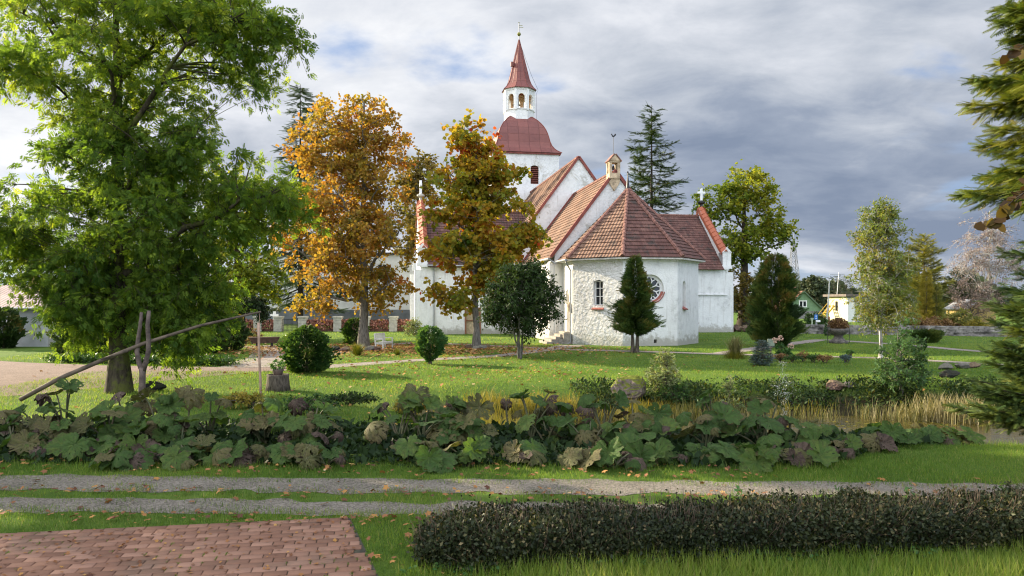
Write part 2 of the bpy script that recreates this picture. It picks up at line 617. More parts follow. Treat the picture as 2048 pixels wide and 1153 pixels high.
class Wall:
    """upright wall through A->B (plan points), outward side to the right of A->B"""
    def __init__(self, A, B, base=0.0):
        self.A = Vector((A[0], A[1], base))
        d = Vector((B[0] - A[0], B[1] - A[1], 0))
        self.L = d.length
        self.d = d.normalized()
        self.n = Vector((self.d.y, -self.d.x, 0))

    def pt(self, s, z, depth=0.0):
        return self.A + self.d * s + Vector((0, 0, z)) - self.n * depth

    def face(self, mb, outline, holes=(), depth=0.35, at=0.0, reveal=True):
        polys = [[Vector((s, z, 0)) for s, z in outline]] + [[Vector((s, z, 0)) for s, z in h] for h in holes]
        tris = tessellate_polygon(polys)
        flat = [p for poly in polys for p in poly]
        vs = [self.pt(p.x, p.y, at) for p in flat]
        fs = []
        for tr in tris:
            a, b, c = (flat[i] for i in tr)
            cr = (b.x - a.x) * (c.y - a.y) - (b.y - a.y) * (c.x - a.x)
            if abs(cr) < 1e-9:
                continue
            fs.append(tr if cr > 0 else (tr[0], tr[2], tr[1]))
        mb.add(vs, fs)
        if reveal:
            for h in holes:
                n = len(h)
                vv = [self.pt(s, z, at) for s, z in h] + [self.pt(s, z, at + depth) for s, z in h]
                mb.add(vv, [(i, n + i, n + (i + 1) % n, (i + 1) % n) for i in range(n)])

    def panel(self, mb, pts, depth):
        mb.add([self.pt(s, z, depth) for s, z in pts], [tuple(range(len(pts)))])


def tiled(mb, poly, course=0.36, lift=0.055, n_up=None):
    """pantile courses over one plane roof polygon (convex), each course lapping the one below"""
    poly = [Vector(p) for p in poly]
    n = (poly[1] - poly[0]).cross(poly[2] - poly[0])
    if n.length < 1e-6:
        n = (poly[2] - poly[1]).cross(poly[3] - poly[1])
    n.normalize()
    if n.z < 0:
        n = -n
    up = (Vector((0, 0, 1)) - n * n.z).normalized()
    ac = up.cross(n).normalized()
    o = poly[0]
    q = [((p - o).dot(ac), (p - o).dot(up)) for p in poly]
    v0 = min(b for a, b in q)
    v1 = max(b for a, b in q)

    def clip(pts, lim, keep_above):
        out = []
        for i in range(len(pts)):
            a, b = pts[i], pts[(i + 1) % len(pts)]
            ina = a[1] >= lim - 1e-9 if keep_above else a[1] <= lim + 1e-9
            inb = b[1] >= lim - 1e-9 if keep_above else b[1] <= lim + 1e-9
            if ina:
                out.append(a)
            if ina != inb:
                t = (lim - a[1]) / (b[1] - a[1])
                out.append((a[0] + (b[0] - a[0]) * t, lim))
        return out

    k = 0
    lo = v0
    while lo < v1 - 1e-4:
        hi = min(lo + course, v1)
        c = clip(clip(q, lo, True), hi, False)
        if len(c) >= 3:
            pts, uvs = [], []
            for a, b in c:
                lf = lift * (1 - 0.9 * (b - lo) / course)
                pts.append(o + ac * a + up * b + n * lf)
                uvs.append((a, b + 1e-3 if b < hi - 1e-4 else b - 2e-3))
            # consistent winding
            area = sum(c[i][0] * c[(i + 1) % len(c)][1] - c[(i + 1) % len(c)][0] * c[i][1] for i in range(len(c)))
            idx = list(range(len(c)))
            if area < 0:
                idx = idx[::-1]
            if (ac.cross(up)).dot(n) < 0:
                idx = idx[::-1]
            mb.add(pts, [tuple(idx)], [[uvs[i] for i in idx]])
            low = sorted([a for a, b in c if abs(b - lo) < 1e-6])
            if len(low) >= 2:
                a0, a1 = low[0], low[-1]
                rs = [o + ac * a0 + up * lo + n * lift, o + ac * a1 + up * lo + n * lift,
                      o + ac * a1 + up * lo - n * 0.01, o + ac * a0 + up * lo - n * 0.01]
                mb.add(rs, [(0, 3, 2, 1)], [[(a0, lo + .01), (a0, lo), (a1, lo), (a1, lo + .01)]])
        lo += course
        k += 1


def slab(mb, poly, th=0.12):
    poly = [Vector(p) for p in poly]
    n = (poly[1] - poly[0]).cross(poly[2] - poly[0]).normalized()
    if n.z > 0:
        n = -n
    mb.prism([p + n * 0.012 for p in poly], n * th)


def hips(mb, a, b, r=0.13, step=0.36):
    """row of half round ridge tiles"""
    a, b = Vector(a), Vector(b)
    L = (b - a).length
    k = max(2, int(L / step))
    for i in range(k):
        p, q = a.lerp(b, i / k), a.lerp(b, (i + 1.12) / k)
        mb.tube([p, q], [r * 1.12, r * 0.92], 7)


# --- apse: five sides of an octagon
R8 = 4.85


def octv(phi, R=R8):
    return (-R * math.sin(math.radians(phi)), -R * math.cos(math.radians(phi)))


EAVE = 5.72
VA, VB, VC, VD = octv(67.5), octv(22.5), octv(-22.5), octv(-67.5)     # south to north
VS, VN = (VA[0], 1.1), (VD[0], 1.1)
# outward is to the right of A->B: going south -> east -> north counter clockwise seen from above
wA, wB, wC, wD = Wall(VS, VA), Wall(VA, VB), Wall(VB, VC), Wall(VC, VD)
mb = MB()
door_o = arch_pts(1.22, 2.18, 0.80, 3.62, 'gothic', 7)
wA.face(mb, [(0, -0.4), (wA.L, -0.4), (wA.L, EAVE), (0, EAVE)], [door_o], 0.45)
rose_o = circle_pts(wC.L / 2, 3.72, 0.92, 30)
vent = arch_pts(2.1, 2.3, 0.18, 0.42, 'rect')
wC.face(mb, [(0, -0.4), (wC.L, -0.4), (wC.L, EAVE), (0, EAVE)], [rose_o, vent], 0.38)
niche_o = arch_pts(0.85, 1.42, 2.45, 4.25, 'round', 6)
wD.face(mb, [(0, -0.4), (wD.L, -0.4), (wD.L, EAVE), (0, EAVE)], [niche_o], 0.28)
wD2 = Wall(VD, VN)
wD2.face(mb, [(0, -0.4), (wD2.L, -0.4), (wD2.L, EAVE), (0, EAVE)])
# cornice band under the eaves
ang = [VS, VA, VB, VC, VD, VN]
for i in range(5):
    W = Wall(ang[i], ang[i + 1])
    a, b = W.pt(-0.03, EAVE - 0.20, -0.06), W.pt(W.L + 0.03, EAVE - 0.20, -0.06)
    mb.add([a, b, b + Vector((0, 0, 0.2)), a + Vector((0, 0, 0.2)), W.pt(0, EAVE - 0.24, 0), W.pt(W.L, EAVE - 0.24, 0)], [(0, 1, 2, 3), (4, 5, 1, 0)])
apse = mb.build('apse', M['plaster'], CH)
mb = MB()
winB_o = arch_pts(1.55, 2.25, 2.62, 4.30, 'segment', 6)
wB.face(mb, [(0, -0.4), (wB.L, -0.4), (wB.L, EAVE - 0.24), (0, EAVE - 0.24)], [winB_o], 0.36)
rough = mb.build('roughcast_wall', M['plaster_rough'], apse)

mb = MB(); wA.panel(mb, door_o, 0.42)
door = mb.build('doorway', M['door_wood'], apse)
mb = MB()                                     # hood mould round the pointed doorway and a small carved corbel
outer = arch_pts(1.07, 2.33, 0.80, 3.86, 'gothic', 7)
for i in range(2, len(outer) - 1):
    mb.bar(wA.pt(*outer[i], -0.03), wA.pt(*outer[i + 1], -0.03), 0.10, 0.12, wA.n)
mb.build('door_hood', M['plaster'], apse)
mb = MB(); mb.box(wA.pt(2.42, 2.35, -0.12), (0.22, 0.24, 0.3)); mb.lathe([(0.05, -0.2), (0.12, -0.05), (0.1, 0.1), (0.02, 0.2)], 8, wA.pt(2.42, 2.65, -0.12))
mb.build('corbel', M['turret_stone'], apse)

mb = MB(); wB.panel(mb, winB_o, 0.33); win = mb.build('window', M['glass'], apse)
mb = MB()
for s in (1.58, 2.22, 1.90):
    mb.bar(wB.pt(s, 2.62, 0.29), wB.pt(s, 4.24, 0.29), 0.05, 0.06, wB.n)
for z in (2.66, 3.22, 3.76, 4.20):
    mb.bar(wB.pt(1.55, z, 0.292), wB.pt(2.25, z, 0.292), 0.05, 0.06, wB.n)
mb.build('window_frame', M['white_paint'], apse)
mb = MB()
mb.add([wB.pt(1.50, 2.66, 0.30), wB.pt(2.30, 2.66, 0.30), wB.pt(2.34, 2.40, -0.14), wB.pt(1.46, 2.40, -0.14), wB.pt(1.50, 2.34, 0.30), wB.pt(2.30, 2.34, 0.30), wB.pt(2.34, 2.34, -0.14), wB.pt(1.46, 2.34, -0.14)],
       [(0, 3, 2, 1), (3, 7, 6, 2), (0, 4, 7, 3), (1, 2, 6, 5)])
mb.build('window_sill', M['sill_red'], apse)

mb = MB(); wC.panel(mb, circle_pts(wC.L / 2, 3.72, 0.93, 30), 0.34); mb.build('rose_glass', M['glass'], apse)
mb = MB()
cs, cz = wC.L / 2, 3.72


def rp(r, a, dep=0.28):
    return wC.pt(cs + r * math.cos(a), cz + r * math.sin(a), dep)


for r0, tk in ((0.83, 0.17), (0.115, 0.05)):
    K = 28
    for k in range(K):
        mb.bar(rp(r0, 2 * math.pi * k / K), rp(r0, 2 * math.pi * (k + 1.04) / K), tk, 0.09, wC.n)
for k in range(8):
    a = 2 * math.pi * k / 8 + math.pi / 8
    mb.bar(rp(0.12, a), rp(0.52, a), 0.062, 0.085, wC.n)
    for s in (-1, 1):
        mb.bar(rp(0.51, a), rp(0.66, a + s * 0.17), 0.055, 0.083, wC.n)
        mb.bar(rp(0.65, a + s * 0.17), rp(0.78, a + s * 0.24), 0.055, 0.081, wC.n)
mb.build('rose_tracery', M['white_paint'], apse)
mb = MB()
for k in range(9):
    a0 = math.radians(-80 + k * 7.5)
    a1 = a0 + math.radians(7.6)
    mb.add([rp(0.98, a0, -0.07), rp(0.98, a1, -0.07), rp(0.80, a1, 0.2), rp(0.80, a0, 0.2), rp(1.02, a0, 0.0), rp(1.02, a1, 0.0)], [(0, 1, 2, 3), (0, 4, 5, 1)])
mb.build('rose_sill', M['sill_red'], apse)
mb = MB(); wD.panel(mb, niche_o, 0.27); mb.build('blind_niche', M['plaster'], apse)
mb = MB(); mb.box(wD.pt(1.13, 2.47, 0.06), (0.62, 0.50, 0.06), math.atan2(wD.d.y, wD.d.x), 0, 0.5); mb.build('niche_sill', M['sill_red'], apse)
mb = MB(); wC.panel(mb, vent, 0.3); mb.build('vent_hole', M['iron'], apse)

# downpipe at the corner of the apse
mb = MB()
mb.tube([wA.pt(2.70, EAVE - 0.05, -0.42), wA.pt(2.70, EAVE - 0.22, -0.42), wA.pt(2.70, EAVE - 0.75, -0.10), wA.pt(2.70, 0.5, -0.10), wA.pt(2.70, 0.15, -0.12), wA.pt(2.70, 0.02, -0.32)], 0.06, 8)
mb.build('downpipe', M['zinc'], apse)

# apse roof
RE = 5.32
ZE = EAVE + 0.02
PK = Vector((0, 0, 10.85))


def re8(phi):
    x, y = octv(phi, RE)
    return Vector((x, y, ZE))


rA, rB, rC, rD = re8(67.5), re8(22.5), re8(-22.5), re8(-67.5)
rS, rN = Vector((rA.x, 1.12, ZE)), Vector((rD.x, 1.12, ZE))
mb = MB()
for tri in ((rS, rA, PK), (rA, rB, PK)):
    tiled(mb, tri)
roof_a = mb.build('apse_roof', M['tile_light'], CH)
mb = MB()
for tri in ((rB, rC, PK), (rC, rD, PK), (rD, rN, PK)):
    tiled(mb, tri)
mb.build('shade_toned_tiles', M['tile_dark'], roof_a)  # tile colour darkened for the shade on facets away from the sun, plus lichen
mb = MB()
for p in (rA, rB, rC, rD):
    hips(mb, p + Vector((0, 0, 0.06)), PK + Vector((0, 0, 0.02)))
mb.build('hip_tiles', M['hip_tile'], roof_a)
mb = MB()
mb.prism([Vector((p.x, p.y, ZE - 0.03)) for p in (rS, rA, rB, rC, rD, rN)][::-1], (0, 0, -0.10))
mb.build('eaves_board', M['trim_stone'], roof_a)
mb = MB()
mb.lathe([(0.16, 0), (0.12, 0.25), (0.05, 0.9), (0.035, 1.15)], 8, PK)
mb.lathe([(0.02, 0), (0.08, 0.06), (0.02, 0.14)], 8, PK + Vector((0, 0, 1.13)))
mb.build('finial', M['iron'], roof_a)
mb = MB()                                    # gutter on the south side
for a, b in ((rS, rA),):
    a2, b2 = a + Vector((-0.08, -0.3, -0.04)), b + Vector((-0.08, 0.1, -0.06))
    mb.tube([a2, b2], 0.075, 8)
mb.build('gutter', M['zinc'], roof_a)

# --- chancel
CU, CHW, CZ, CPK, CY0, CY1 = -0.55, 4.5, 6.25, 12.15, 1.1, 12.9
cs0, cn0 = CU - CHW, CU + CHW
mb = MB()
wg = Wall((cs0, CY0), (cn0, CY0))             # east gable
wg.face(mb, [(0, -0.4), (2 * CHW, -0.4), (2 * CHW, CZ), (CHW, CPK), (0, CZ)])
wsou = Wall((cs0, CY1), (cs0, CY0))
cwin = [arch_pts(c - 0.55, c + 0.55, 2.3, 4.9, 'gothic', 6) for c in (3.2, 8.2)]
wsou.face(mb, [(0, -0.4), (wsou.L, -0.4), (wsou.L, CZ), (0, CZ)], cwin, 0.4)
wno = Wall((cn0, CY0), (cn0, CY1))
wno.face(mb, [(0, -0.4), (wno.L, -0.4), (wno.L, CZ), (0, CZ)])
mb.box((cs0 - 0.12, CY0 + 0.55, 2.6), (0.5, 0.9, 6.0))           # corner pilaster
mb.add([(cs0 - 0.37, CY0 + 0.1, 5.6), (cs0 - 0.37, CY0 + 1.0, 5.6), (cs0 + 0.05, CY0 + 1.0, 6.1), (cs0 + 0.05, CY0 + 0.1, 6.1)], [(0, 3, 2, 1)])
chancel = mb.build('chancel', M['plaster_worn'], CH)
mb = MB()
for o_ in cwin:
    wsou.panel(mb, o_, 0.38)
mb.build('chancel_window', M['glass'], chancel)
ov = 0.32
sl = (CPK - CZ) / CHW
mb = MB()
e = 0.30
tS = [Vector((cs0 - e, CY0 + 0.02, CZ - e * sl + .1)), Vector((cs0 - e, CY1, CZ - e * sl + .1)), Vector((CU, CY1, CPK + .1)), Vector((CU, CY0 + 0.02, CPK + .1))]
tN = [Vector((cn0 + e, CY0 + 0.02, CZ - e * sl + .1)), Vector((cn0 + e, CY1, CZ - e * sl + .1)), Vector((CU, CY1, CPK + .1)), Vector((CU, CY0 + 0.02, CPK + .1))]
tiled(mb, tS)
tiled(mb, tN)
croof = mb.build('chancel_roof', M['tile_light'], CH)
mb = MB()


def verge(mb, a, b, wd=0.16, up=0.22):
    mb.bar(Vector(a) + Vector((0, -0.08, 0.10)), Vector(b) + Vector((0, -0.08, 0.10)), wd, up, (0, 0, 1))


verge(mb, tS[0], tS[3])
mb.build('verge_board', M['verge_red'], croof)
mb = MB()
verge(mb, tN[0], tN[3])
mb.build('verge_board', M['verge_red'], croof)
mb = MB()
mb.bar(tS[1] + Vector((0, -0.15, 0.12)), tS[2] + Vector((0, -0.15, 0.12)), 0.3, 0.16, (0, 0, 1))
mb.build('flashing', M['verge_red'], croof)
mb = MB()
hips(mb, tS[3] + Vector((0, 0.5, 0.06)), tS[2] + Vector((0, 0, 0.06)))
mb.build('ridge_tiles', M['hip_tile'], croof)
mb = MB()
mb.tube([tS[0] + Vector((-0.1, 0.05, -0.02)), tS[1] + Vector((-0.1, -0.1, -0.02))], 0.085, 8)
mb.tube([tS[0] + Vector((-0.1, 0.05, -0.05)), (cs0 + 0.05, CY0 - 0.2, 5.55), (cs0 + 0.1, CY0 - 0.25, EAVE - .1)], 0.05, 8)
mb.build('gutter', M['zinc'], croof)

# bell turret on the gable
TX, TY = CU - 0.12, CY0 + 0.02
mb = MB()
mb.prism([(TX - 0.40, TY - 0.16, 11.75), (TX + 0.40, TY - 0.16, 11.75), (TX + 0.40, TY - 0.16, 11.45), (TX, TY - 0.16, 10.85), (TX - 0.40, TY - 0.16, 11.45)], (0, 0.5, 0))
mb.box((TX, TY + 0.12, 11.93), (0.80, 0.70, 0.40))
for sx in (-1, 1):
    for sy in (-1, 1):
        mb.box((TX + sx * 0.31, TY + 0.12 + sy * 0.26, 12.50), (0.20, 0.19, 0.78))
mb.box((TX, TY + 0.12, 12.94), (0.86, 0.76, 0.12))
for sy in (-0.25, 0.50):
    mb.prism([(TX - 0.40, TY + sy, 13.0), (TX + 0.40, TY + sy, 13.0), (TX, TY + sy, 13.46)], (0, -0.06, 0))
turret = mb.build('bell_turret', M['turret_stone'], CH)
mb = MB()
for s in (-1, 1):
    mb.bar((TX + s * 0.27, TY - 0.36, 13.22), (TX + s * 0.27, TY + 0.56, 13.22), 0.70, 0.07, (s * 0.78, 0, 0.66))
mb.build('turret_roof', M['hip_tile'], turret)
mb = MB()
mb.lathe([(0.02, 0.30), (0.06, 0.28), (0.10, 0.14), (0.13, 0.04), (0.16, 0)], 10, (TX, TY + 0.12, 12.42))
mb.build('small_bell', M['iron'], turret)
mb = MB()
mb.tube([(TX, TY + .12, 13.4), (TX, TY + .12, 14.78)], 0.016, 6)
# cockerel: flat sheet figure, as on the photograph
ck = [(-0.32, 0.10), (-0.22, 0.05), (-0.12, -0.08), (0.02, -0.14), (0.12, -0.06), (0.20, 0.05), (0.22, 0.16), (0.30, 0.18), (0.24, 0.24), (0.22, 0.31), (0.15, 0.28), (0.10, 0.12), (-0.02, 0.06), (-0.12, 0.16), (-0.16, 0.28), (-0.26, 0.30), (-0.34, 0.22)]
mb.prism([(TX - x * 0.62, TY + .105, 14.84 + z * 0.62) for x, z in ck], (0, 0.03, 0))
mb.build('weathercock', M['iron'], turret)

# --- nave
NU, NHW, NZ, NPK, NY0, NY1 = -0.1, 5.5, 8.05, 15.45, 12.9, 34.2
mb = MB()
Wall((NU - NHW, NY0), (NU + NHW, NY0)).face(mb, [(0, -0.4), (2 * NHW, -0.4), (2 * NHW, NZ), (NHW, NPK), (0, NZ)])
Wall((NU - NHW, NY1), (NU - NHW, NY0)).face(mb, [(0, -0.4), (NY1 - NY0, -0.4), (NY1 - NY0, NZ), (0, NZ)])
Wall((NU + NHW, NY0), (NU + NHW, NY1)).face(mb, [(0, -0.4), (NY1 - NY0, -0.4), (NY1 - NY0, NZ), (0, NZ)])
nave = mb.build('nave', M['plaster_worn'], CH)
sl = (NPK - NZ) / NHW
mb = MB()
nS = [Vector((NU - NHW - e, NY0 + .02, NZ - e * sl + .1)), Vector((NU - NHW - e, NY1, NZ - e * sl + .1)), Vector((NU, NY1, NPK + .1)), Vector((NU, NY0 + .02, NPK + .1))]
nN = [Vector((NU + NHW + e, p.y, p.z)) if i < 2 else p for i, p in enumerate(nS)]
tiled(mb, nS); tiled(mb, nN)
nroof = mb.build('nave_roof', M['tile_light'], CH)
for q_ in (nS, nN):
    mb = MB(); verge(mb, q_[0], q_[3]); mb.build('verge_board', M['verge_red'], nroof)
mb = MB(); hips(mb, nS[3] + Vector((0, .3, .06)), nS[2] + Vector((0, 0, .06)), 0.15); mb.build('ridge_tiles', M['hip_tile'], nroof)

# --- the two transepts with coped gables and crosses
TV0, TV1, TVC = 15.5, 26.3, 20.9
TZ, TPK = 6.2, 11.5


def transept(sgn, uo, ui):
    mb = MB()
    E0, E1 = ((-uo, TV0), (-ui, TV0)) if sgn < 0 else ((ui, TV0), (uo, TV0))
    we = Wall(E0, E1)
    holes = []
    if sgn < 0:
        dh = arch_pts(3.9, 5.3, -0.02, 2.25, 'rect')
        holes = [dh]
    else:
        dh = arch_pts(uo - ui - 3.62, uo - ui - 3.05, 1.0, 2.5, 'rect')
        holes = [dh]
    we.face(mb, [(0, -0.5), (we.L, -0.5), (we.L, TZ), (0, TZ)], holes, 0.3)
    wg = Wall((-uo, TV1), (-uo, TV0)) if sgn < 0 else Wall((uo, TV0), (uo, TV1))
    hw = (TV1 - TV0) / 2
    gz = 1.05
    gwin = arch_pts(hw - 1.1, hw + 1.1, 2.6, 7.2, 'gothic', 8)
    wg.face(mb, [(0, -0.5), (2 * hw, -0.5), (2 * hw, TZ + 0.9), (hw, TPK + gz), (0, TZ + 0.9)], [gwin], 0.4)
    wb = Wall((-ui, TV1), (-uo, TV1)) if sgn < 0 else Wall((uo, TV1), (ui, TV1))
    wb.face(mb, [(0, -0.5), (wb.L, -0.5), (wb.L, TZ), (0, TZ)])
    # back of the raised gable, corner buttresses, kneelers
    gx = -uo + 0.55 if sgn < 0 else uo - 0.55
    mb.add([(gx, TV0, TZ), (gx, TV1, TZ), (gx, TV1, TZ + 0.9), (gx, TVC, TPK + gz), (gx, TV0, TZ + 0.9)], [(0, 1, 2, 3, 4) if sgn < 0 else (4, 3, 2, 1, 0)])
    for vv in (TV0 + 0.42, TV1 - 0.42):
        mb.box((sgn * (uo + 0.2), vv, 2.6), (0.72, 0.80, 6.2))
        mb.box((sgn * (uo - 0.13), vv - 0.02, TZ + 0.0), (1.0, 0.98, 0.30))
        mb.box((sgn * (uo - 0.13), vv - 0.02, TZ + 0.75), (0.84, 0.90, 1.22))
        mb.prism([(sgn * (uo - 0.13) - 0.5, vv - 0.52, TZ + 1.36), (sgn * (uo - 0.13) + 0.5, vv - 0.52, TZ + 1.36), (sgn * (uo - 0.13), vv - 0.52, TZ + 1.86)], (0, 1.0, 0))
        mb.prism([(sgn * (uo - 0.13) - 0.2, vv - 0.46, TZ - 0.15), (sgn * (uo - 0.13) + 0.2, vv - 0.46, TZ - 0.15), (sgn * (uo - 0.13), vv - 0.46, TZ - 0.62)], (0, 0.6, 0))
    # cornice
    mb.box((sgn * (uo + ui) / 2, TV0 - 0.06, TZ - 0.14), (uo - ui - 0.05, 0.16, 0.24))
    if sgn > 0:                                # broken string courses on the east wall
        for a, b, z in ((0.1, 1.3, 5.3), (1.5, 3.2, 4.55), (3.3, uo - ui - .1, 3.55)):
            mb.box((ui + (a + b) / 2, TV0 - 0.05, z), (b - a, 0.14, 0.09))
    tr = mb.build('transept', M['plaster'], CH)
    mb = MB()
    we.panel(mb, holes[0], 0.24)
    if sgn < 0:
        d_ = mb.build('side_door', M['door_wood'], tr)
        mb = MB()
        for s in (3.95, 5.25):
            mb.bar(we.pt(s, -.02, -0.02), we.pt(s, 2.3, -0.02), 0.14, 0.12, we.n)
        mb.bar(we.pt(3.88, 2.3, -0.02), we.pt(5.32, 2.3, -0.02), 0.14, 0.12, we.n)
        mb.bar(we.pt(4.0, 1.2, 0.2), we.pt(5.2, 1.2, 0.2), 0.1, 0.06, we.n)
        mb.build('door_frame', M['door_brown'], tr)
        mb = MB()
        mb.tube([we.pt(1.15, TZ - .2, -0.25), we.pt(1.15, TZ - .6, -0.1), we.pt(1.15, 0.1, -0.1)], 0.06, 8)
        mb.tube([we.pt(0.6, TZ - .12, -0.38), we.pt(we.L - .2, TZ - .12, -0.38)], 0.075, 8)
        mb.build('downpipe', M['zinc'], tr)
    else:
        mb.build('blind_window', M['niche'], tr)
        mb = MB(); mb.box(we.pt(uo - ui - 3.33, 0.98, 0.1), (0.62, 0.5, 0.06), 0, 0, 0.5); mb.build('window_sill', M['sill_red'], tr)
    mb = MB(); wg.panel(mb, gwin, 0.36); mb.build('gable_window', M['glass'], tr)
    # roof
    xo = sgn * (uo - 0.57)
    xi = sgn * 2.0
    xe = sgn * (ui - 0.0)
    mb = MB()
    sl = (TPK - TZ) / hw
    ee = 0.4
    tiled(mb, [Vector((xo, TV0 - ee, TZ - ee * sl + .1)), Vector((xe, TV0 - ee, TZ - ee * sl + .1)), Vector((xi, TVC, TPK + .1)), Vector((xo, TVC, TPK + .1))])
    tiled(mb, [Vector((xo, TV1 + ee, TZ - ee * sl + .1)), Vector((xe, TV1 + ee, TZ - ee * sl + .1)), Vector((xi, TVC, TPK + .1)), Vector((xo, TVC, TPK + .1))])
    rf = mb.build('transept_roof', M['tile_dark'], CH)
    mb = MB(); hips(mb, (xo, TVC, TPK + .16), (xi, TVC, TPK + .16)); mb.build('ridge_tiles', M['hip_tile'], rf)
    if sgn < 0:
        mb = MB()
        c = Vector((-ui - 1.1, TV0 + 1.6, TZ + 1.6 * sl + 0.3))
        mb.box(c, (0.8, 1.1, 0.10), 0, 0, math.atan(sl))
        mb.build('skylight', M['skylight'], rf)
    # coping: sheet metal saddle over the gable
    mb = MB()
    cx = sgn * (uo - 0.26)
    for a, b in (((TV0 - 0.15, TZ + 1.50), (TVC, TPK + gz + 0.08)), ((TV1 + 0.15, TZ + 1.50), (TVC, TPK + gz + 0.08))):
        d = Vector((0, b[0] - a[0], b[1] - a[1]))
        L = d.length
        nv = Vector((0, -d.z, d.y)).normalized()
        if nv.z < 0:
            nv = -nv
        A, B = Vector((cx, a[0], a[1])), Vector((cx, b[0], b[1]))
        for s in (-1, 1):
            p = [A + Vector((s * 0.36, 0, 0)) - nv * 0.20, B + Vector((s * 0.36, 0, 0)) - nv * 0.20, B + nv * 0.12, A + nv * 0.12]
            mb.add(p, [(0, 1, 2, 3) if s < 0 else (3, 2, 1, 0)], [[(0, 0), (0, L), (.5, L), (.5, 0)] if s < 0 else [(.5, 0), (.5, L), (0, L), (0, 0)]])
            q = [A + Vector((s * 0.36, 0, 0)) - nv * 0.20, B + Vector((s * 0.36, 0, 0)) - nv * 0.20, B + Vector((s * 0.36, 0, 0)) - nv * 0.50, A + Vector((s * 0.36, 0, 0)) - nv * 0.50]
            mb.add(q, [(0, 3, 2, 1)], [[(0, 0), (.3, 0), (.3, L), (0, L)]])
        K = int(L / 0.6)
        for k in range(1, K):
            c = A.lerp(B, k / K)
            for s in (-1, 1):
                mb.bar(c + nv * 0.13, c + Vector((s * 0.43, 0, 0)) - nv * 0.19, 0.035, 0.05, d.normalized())
        mb.add([A + Vector((-0.36, 0, 0)) - nv * .2, A + Vector((0.36, 0, 0)) - nv * .2, A + nv * 0.12], [(0, 1, 2)], [[(0, 0)] * 3])
    cop = mb.build('gable_coping', M['coping_red'], CH)
    mb = MB()
    zb = TPK + gz
    mb.lathe([(0.16, -0.1), (0.14, 0.25), (0.36, 0.42), (0.38, 0.55), (0.2, 0.62), (0.12, 0.7)], 8, (cx, TVC, zb))
    mb.build('cross_base', M['iron'] if sgn > 0 else M['trim_stone'], cop)
    mb = MB()
    mb.box((cx, TVC, zb + 1.30), (0.22, 0.18, 1.26))
    if sgn > 0:
        mb.box((cx - 0.26, TVC, zb + 1.5), (0.30, 0.18, 0.22)); mb.box((cx + 0.26, TVC, zb + 1.5), (0.30, 0.18, 0.22))
    else:
        mb.box((cx, TVC - 0.24, zb + 1.5), (0.22, 0.30, 0.22)); mb.box((cx, TVC + 0.24, zb + 1.5), (0.22, 0.30, 0.22))
    mb.build('stone_cross', M['white_paint'], cop)


transept(-1, 13.75, 5.2)
transept(1, 15.25, 5.2)

# --- tower
UX, UY, TH = -0.76, 38.0, 4.0
mb = MB()
lo = arch_pts(TH + 0.62, TH + 1.58, 16.6, 18.75, 'segment', 6)
for i, (A, B) in enumerate((((-1, 1), (-1, -1)), ((-1, -1), (1, -1)), ((1, -1), (1, 1)), ((1, 1), (-1, 1)))):
    W = Wall((UX + A[0] * TH, UY + A[1] * TH), (UX + B[0] * TH, UY + B[1] * TH))
    W.face(mb, [(0, -0.4), (2 * TH, -0.4), (2 * TH, 20.2), (0, 20.2)], [lo] if i == 1 else [arch_pts(TH - .5, TH + .5, 16.6, 18.7, 'segment', 6)], 0.4)
tower = mb.build('tower', M['plaster_worn'], CH)
We = Wall((UX - TH, UY - TH), (UX + TH, UY - TH))
mb = MB()
We.panel(mb, lo, 0.36)
for k in range(9):
    z = 16.72 + k * 0.225
    mb.bar(We.pt(TH + 0.64, z, 0.16), We.pt(TH + 1.56, z, 0.16), 0.20, 0.03, (We.n + Vector((0, 0, 1.1))).normalized())
mb.build('louvre_window', M['louvre'], tower)

prof = [(0.0, 1.075), (0.12, 1.03), (0.33, 0.96), (0.6, 0.895), (1.0, 0.83), (1.5, 0.785), (2.0, 0.757), (2.5, 0.725), (3.0, 0.68), (3.4, 0.63), (3.8, 0.565), (4.2, 0.485), (4.5, 0.41), (4.8, 0.325)]
mb = MB()
for i, (a, b) in enumerate((((-1, -1), (1, -1)), ((1, -1), (1, 1)), ((1, 1), (-1, 1)), ((-1, 1), (-1, -1)))):
    arc = 0.0
    for (z0, f0), (z1, f1) in zip(prof[:-1], prof[1:]):
        h0, h1 = f0 * TH, f1 * TH
        L = math.hypot(z1 - z0, h0 - h1)
        p = [Vector((UX + a[0] * h0, UY + a[1] * h0, 20.25 + z0)), Vector((UX + b[0] * h0, UY + b[1] * h0, 20.25 + z0)),
             Vector((UX + b[0] * h1, UY + b[1] * h1, 20.25 + z1)), Vector((UX + a[0] * h1, UY + a[1] * h1, 20.25 + z1))]
        mb.add(p, [(0, 1, 2, 3)], [[(-h0 + .625, arc), (h0 + .625, arc), (h1 + .625, arc + L), (-h1 + .625, arc + L)]])
        arc += L
dome = mb.build('dome', M['dome_red'], CH)
for a in ((-1, -1), (1, -1), (1, 1), (-1, 1)):
    mb = MB()
    mb.tube([Vector((UX + a[0] * f * TH, UY + a[1] * f * TH, 20.26 + z)) for z, f in prof], 0.05, 6)
    mb.build('dome_ridge', M['verge_red'], dome)
mb = MB()
mb.box((UX, UY, 20.14), (2 * TH * 1.05, 2 * TH * 1.05, 0.2))
mb.build('eaves_board', M['verge_red'], dome)

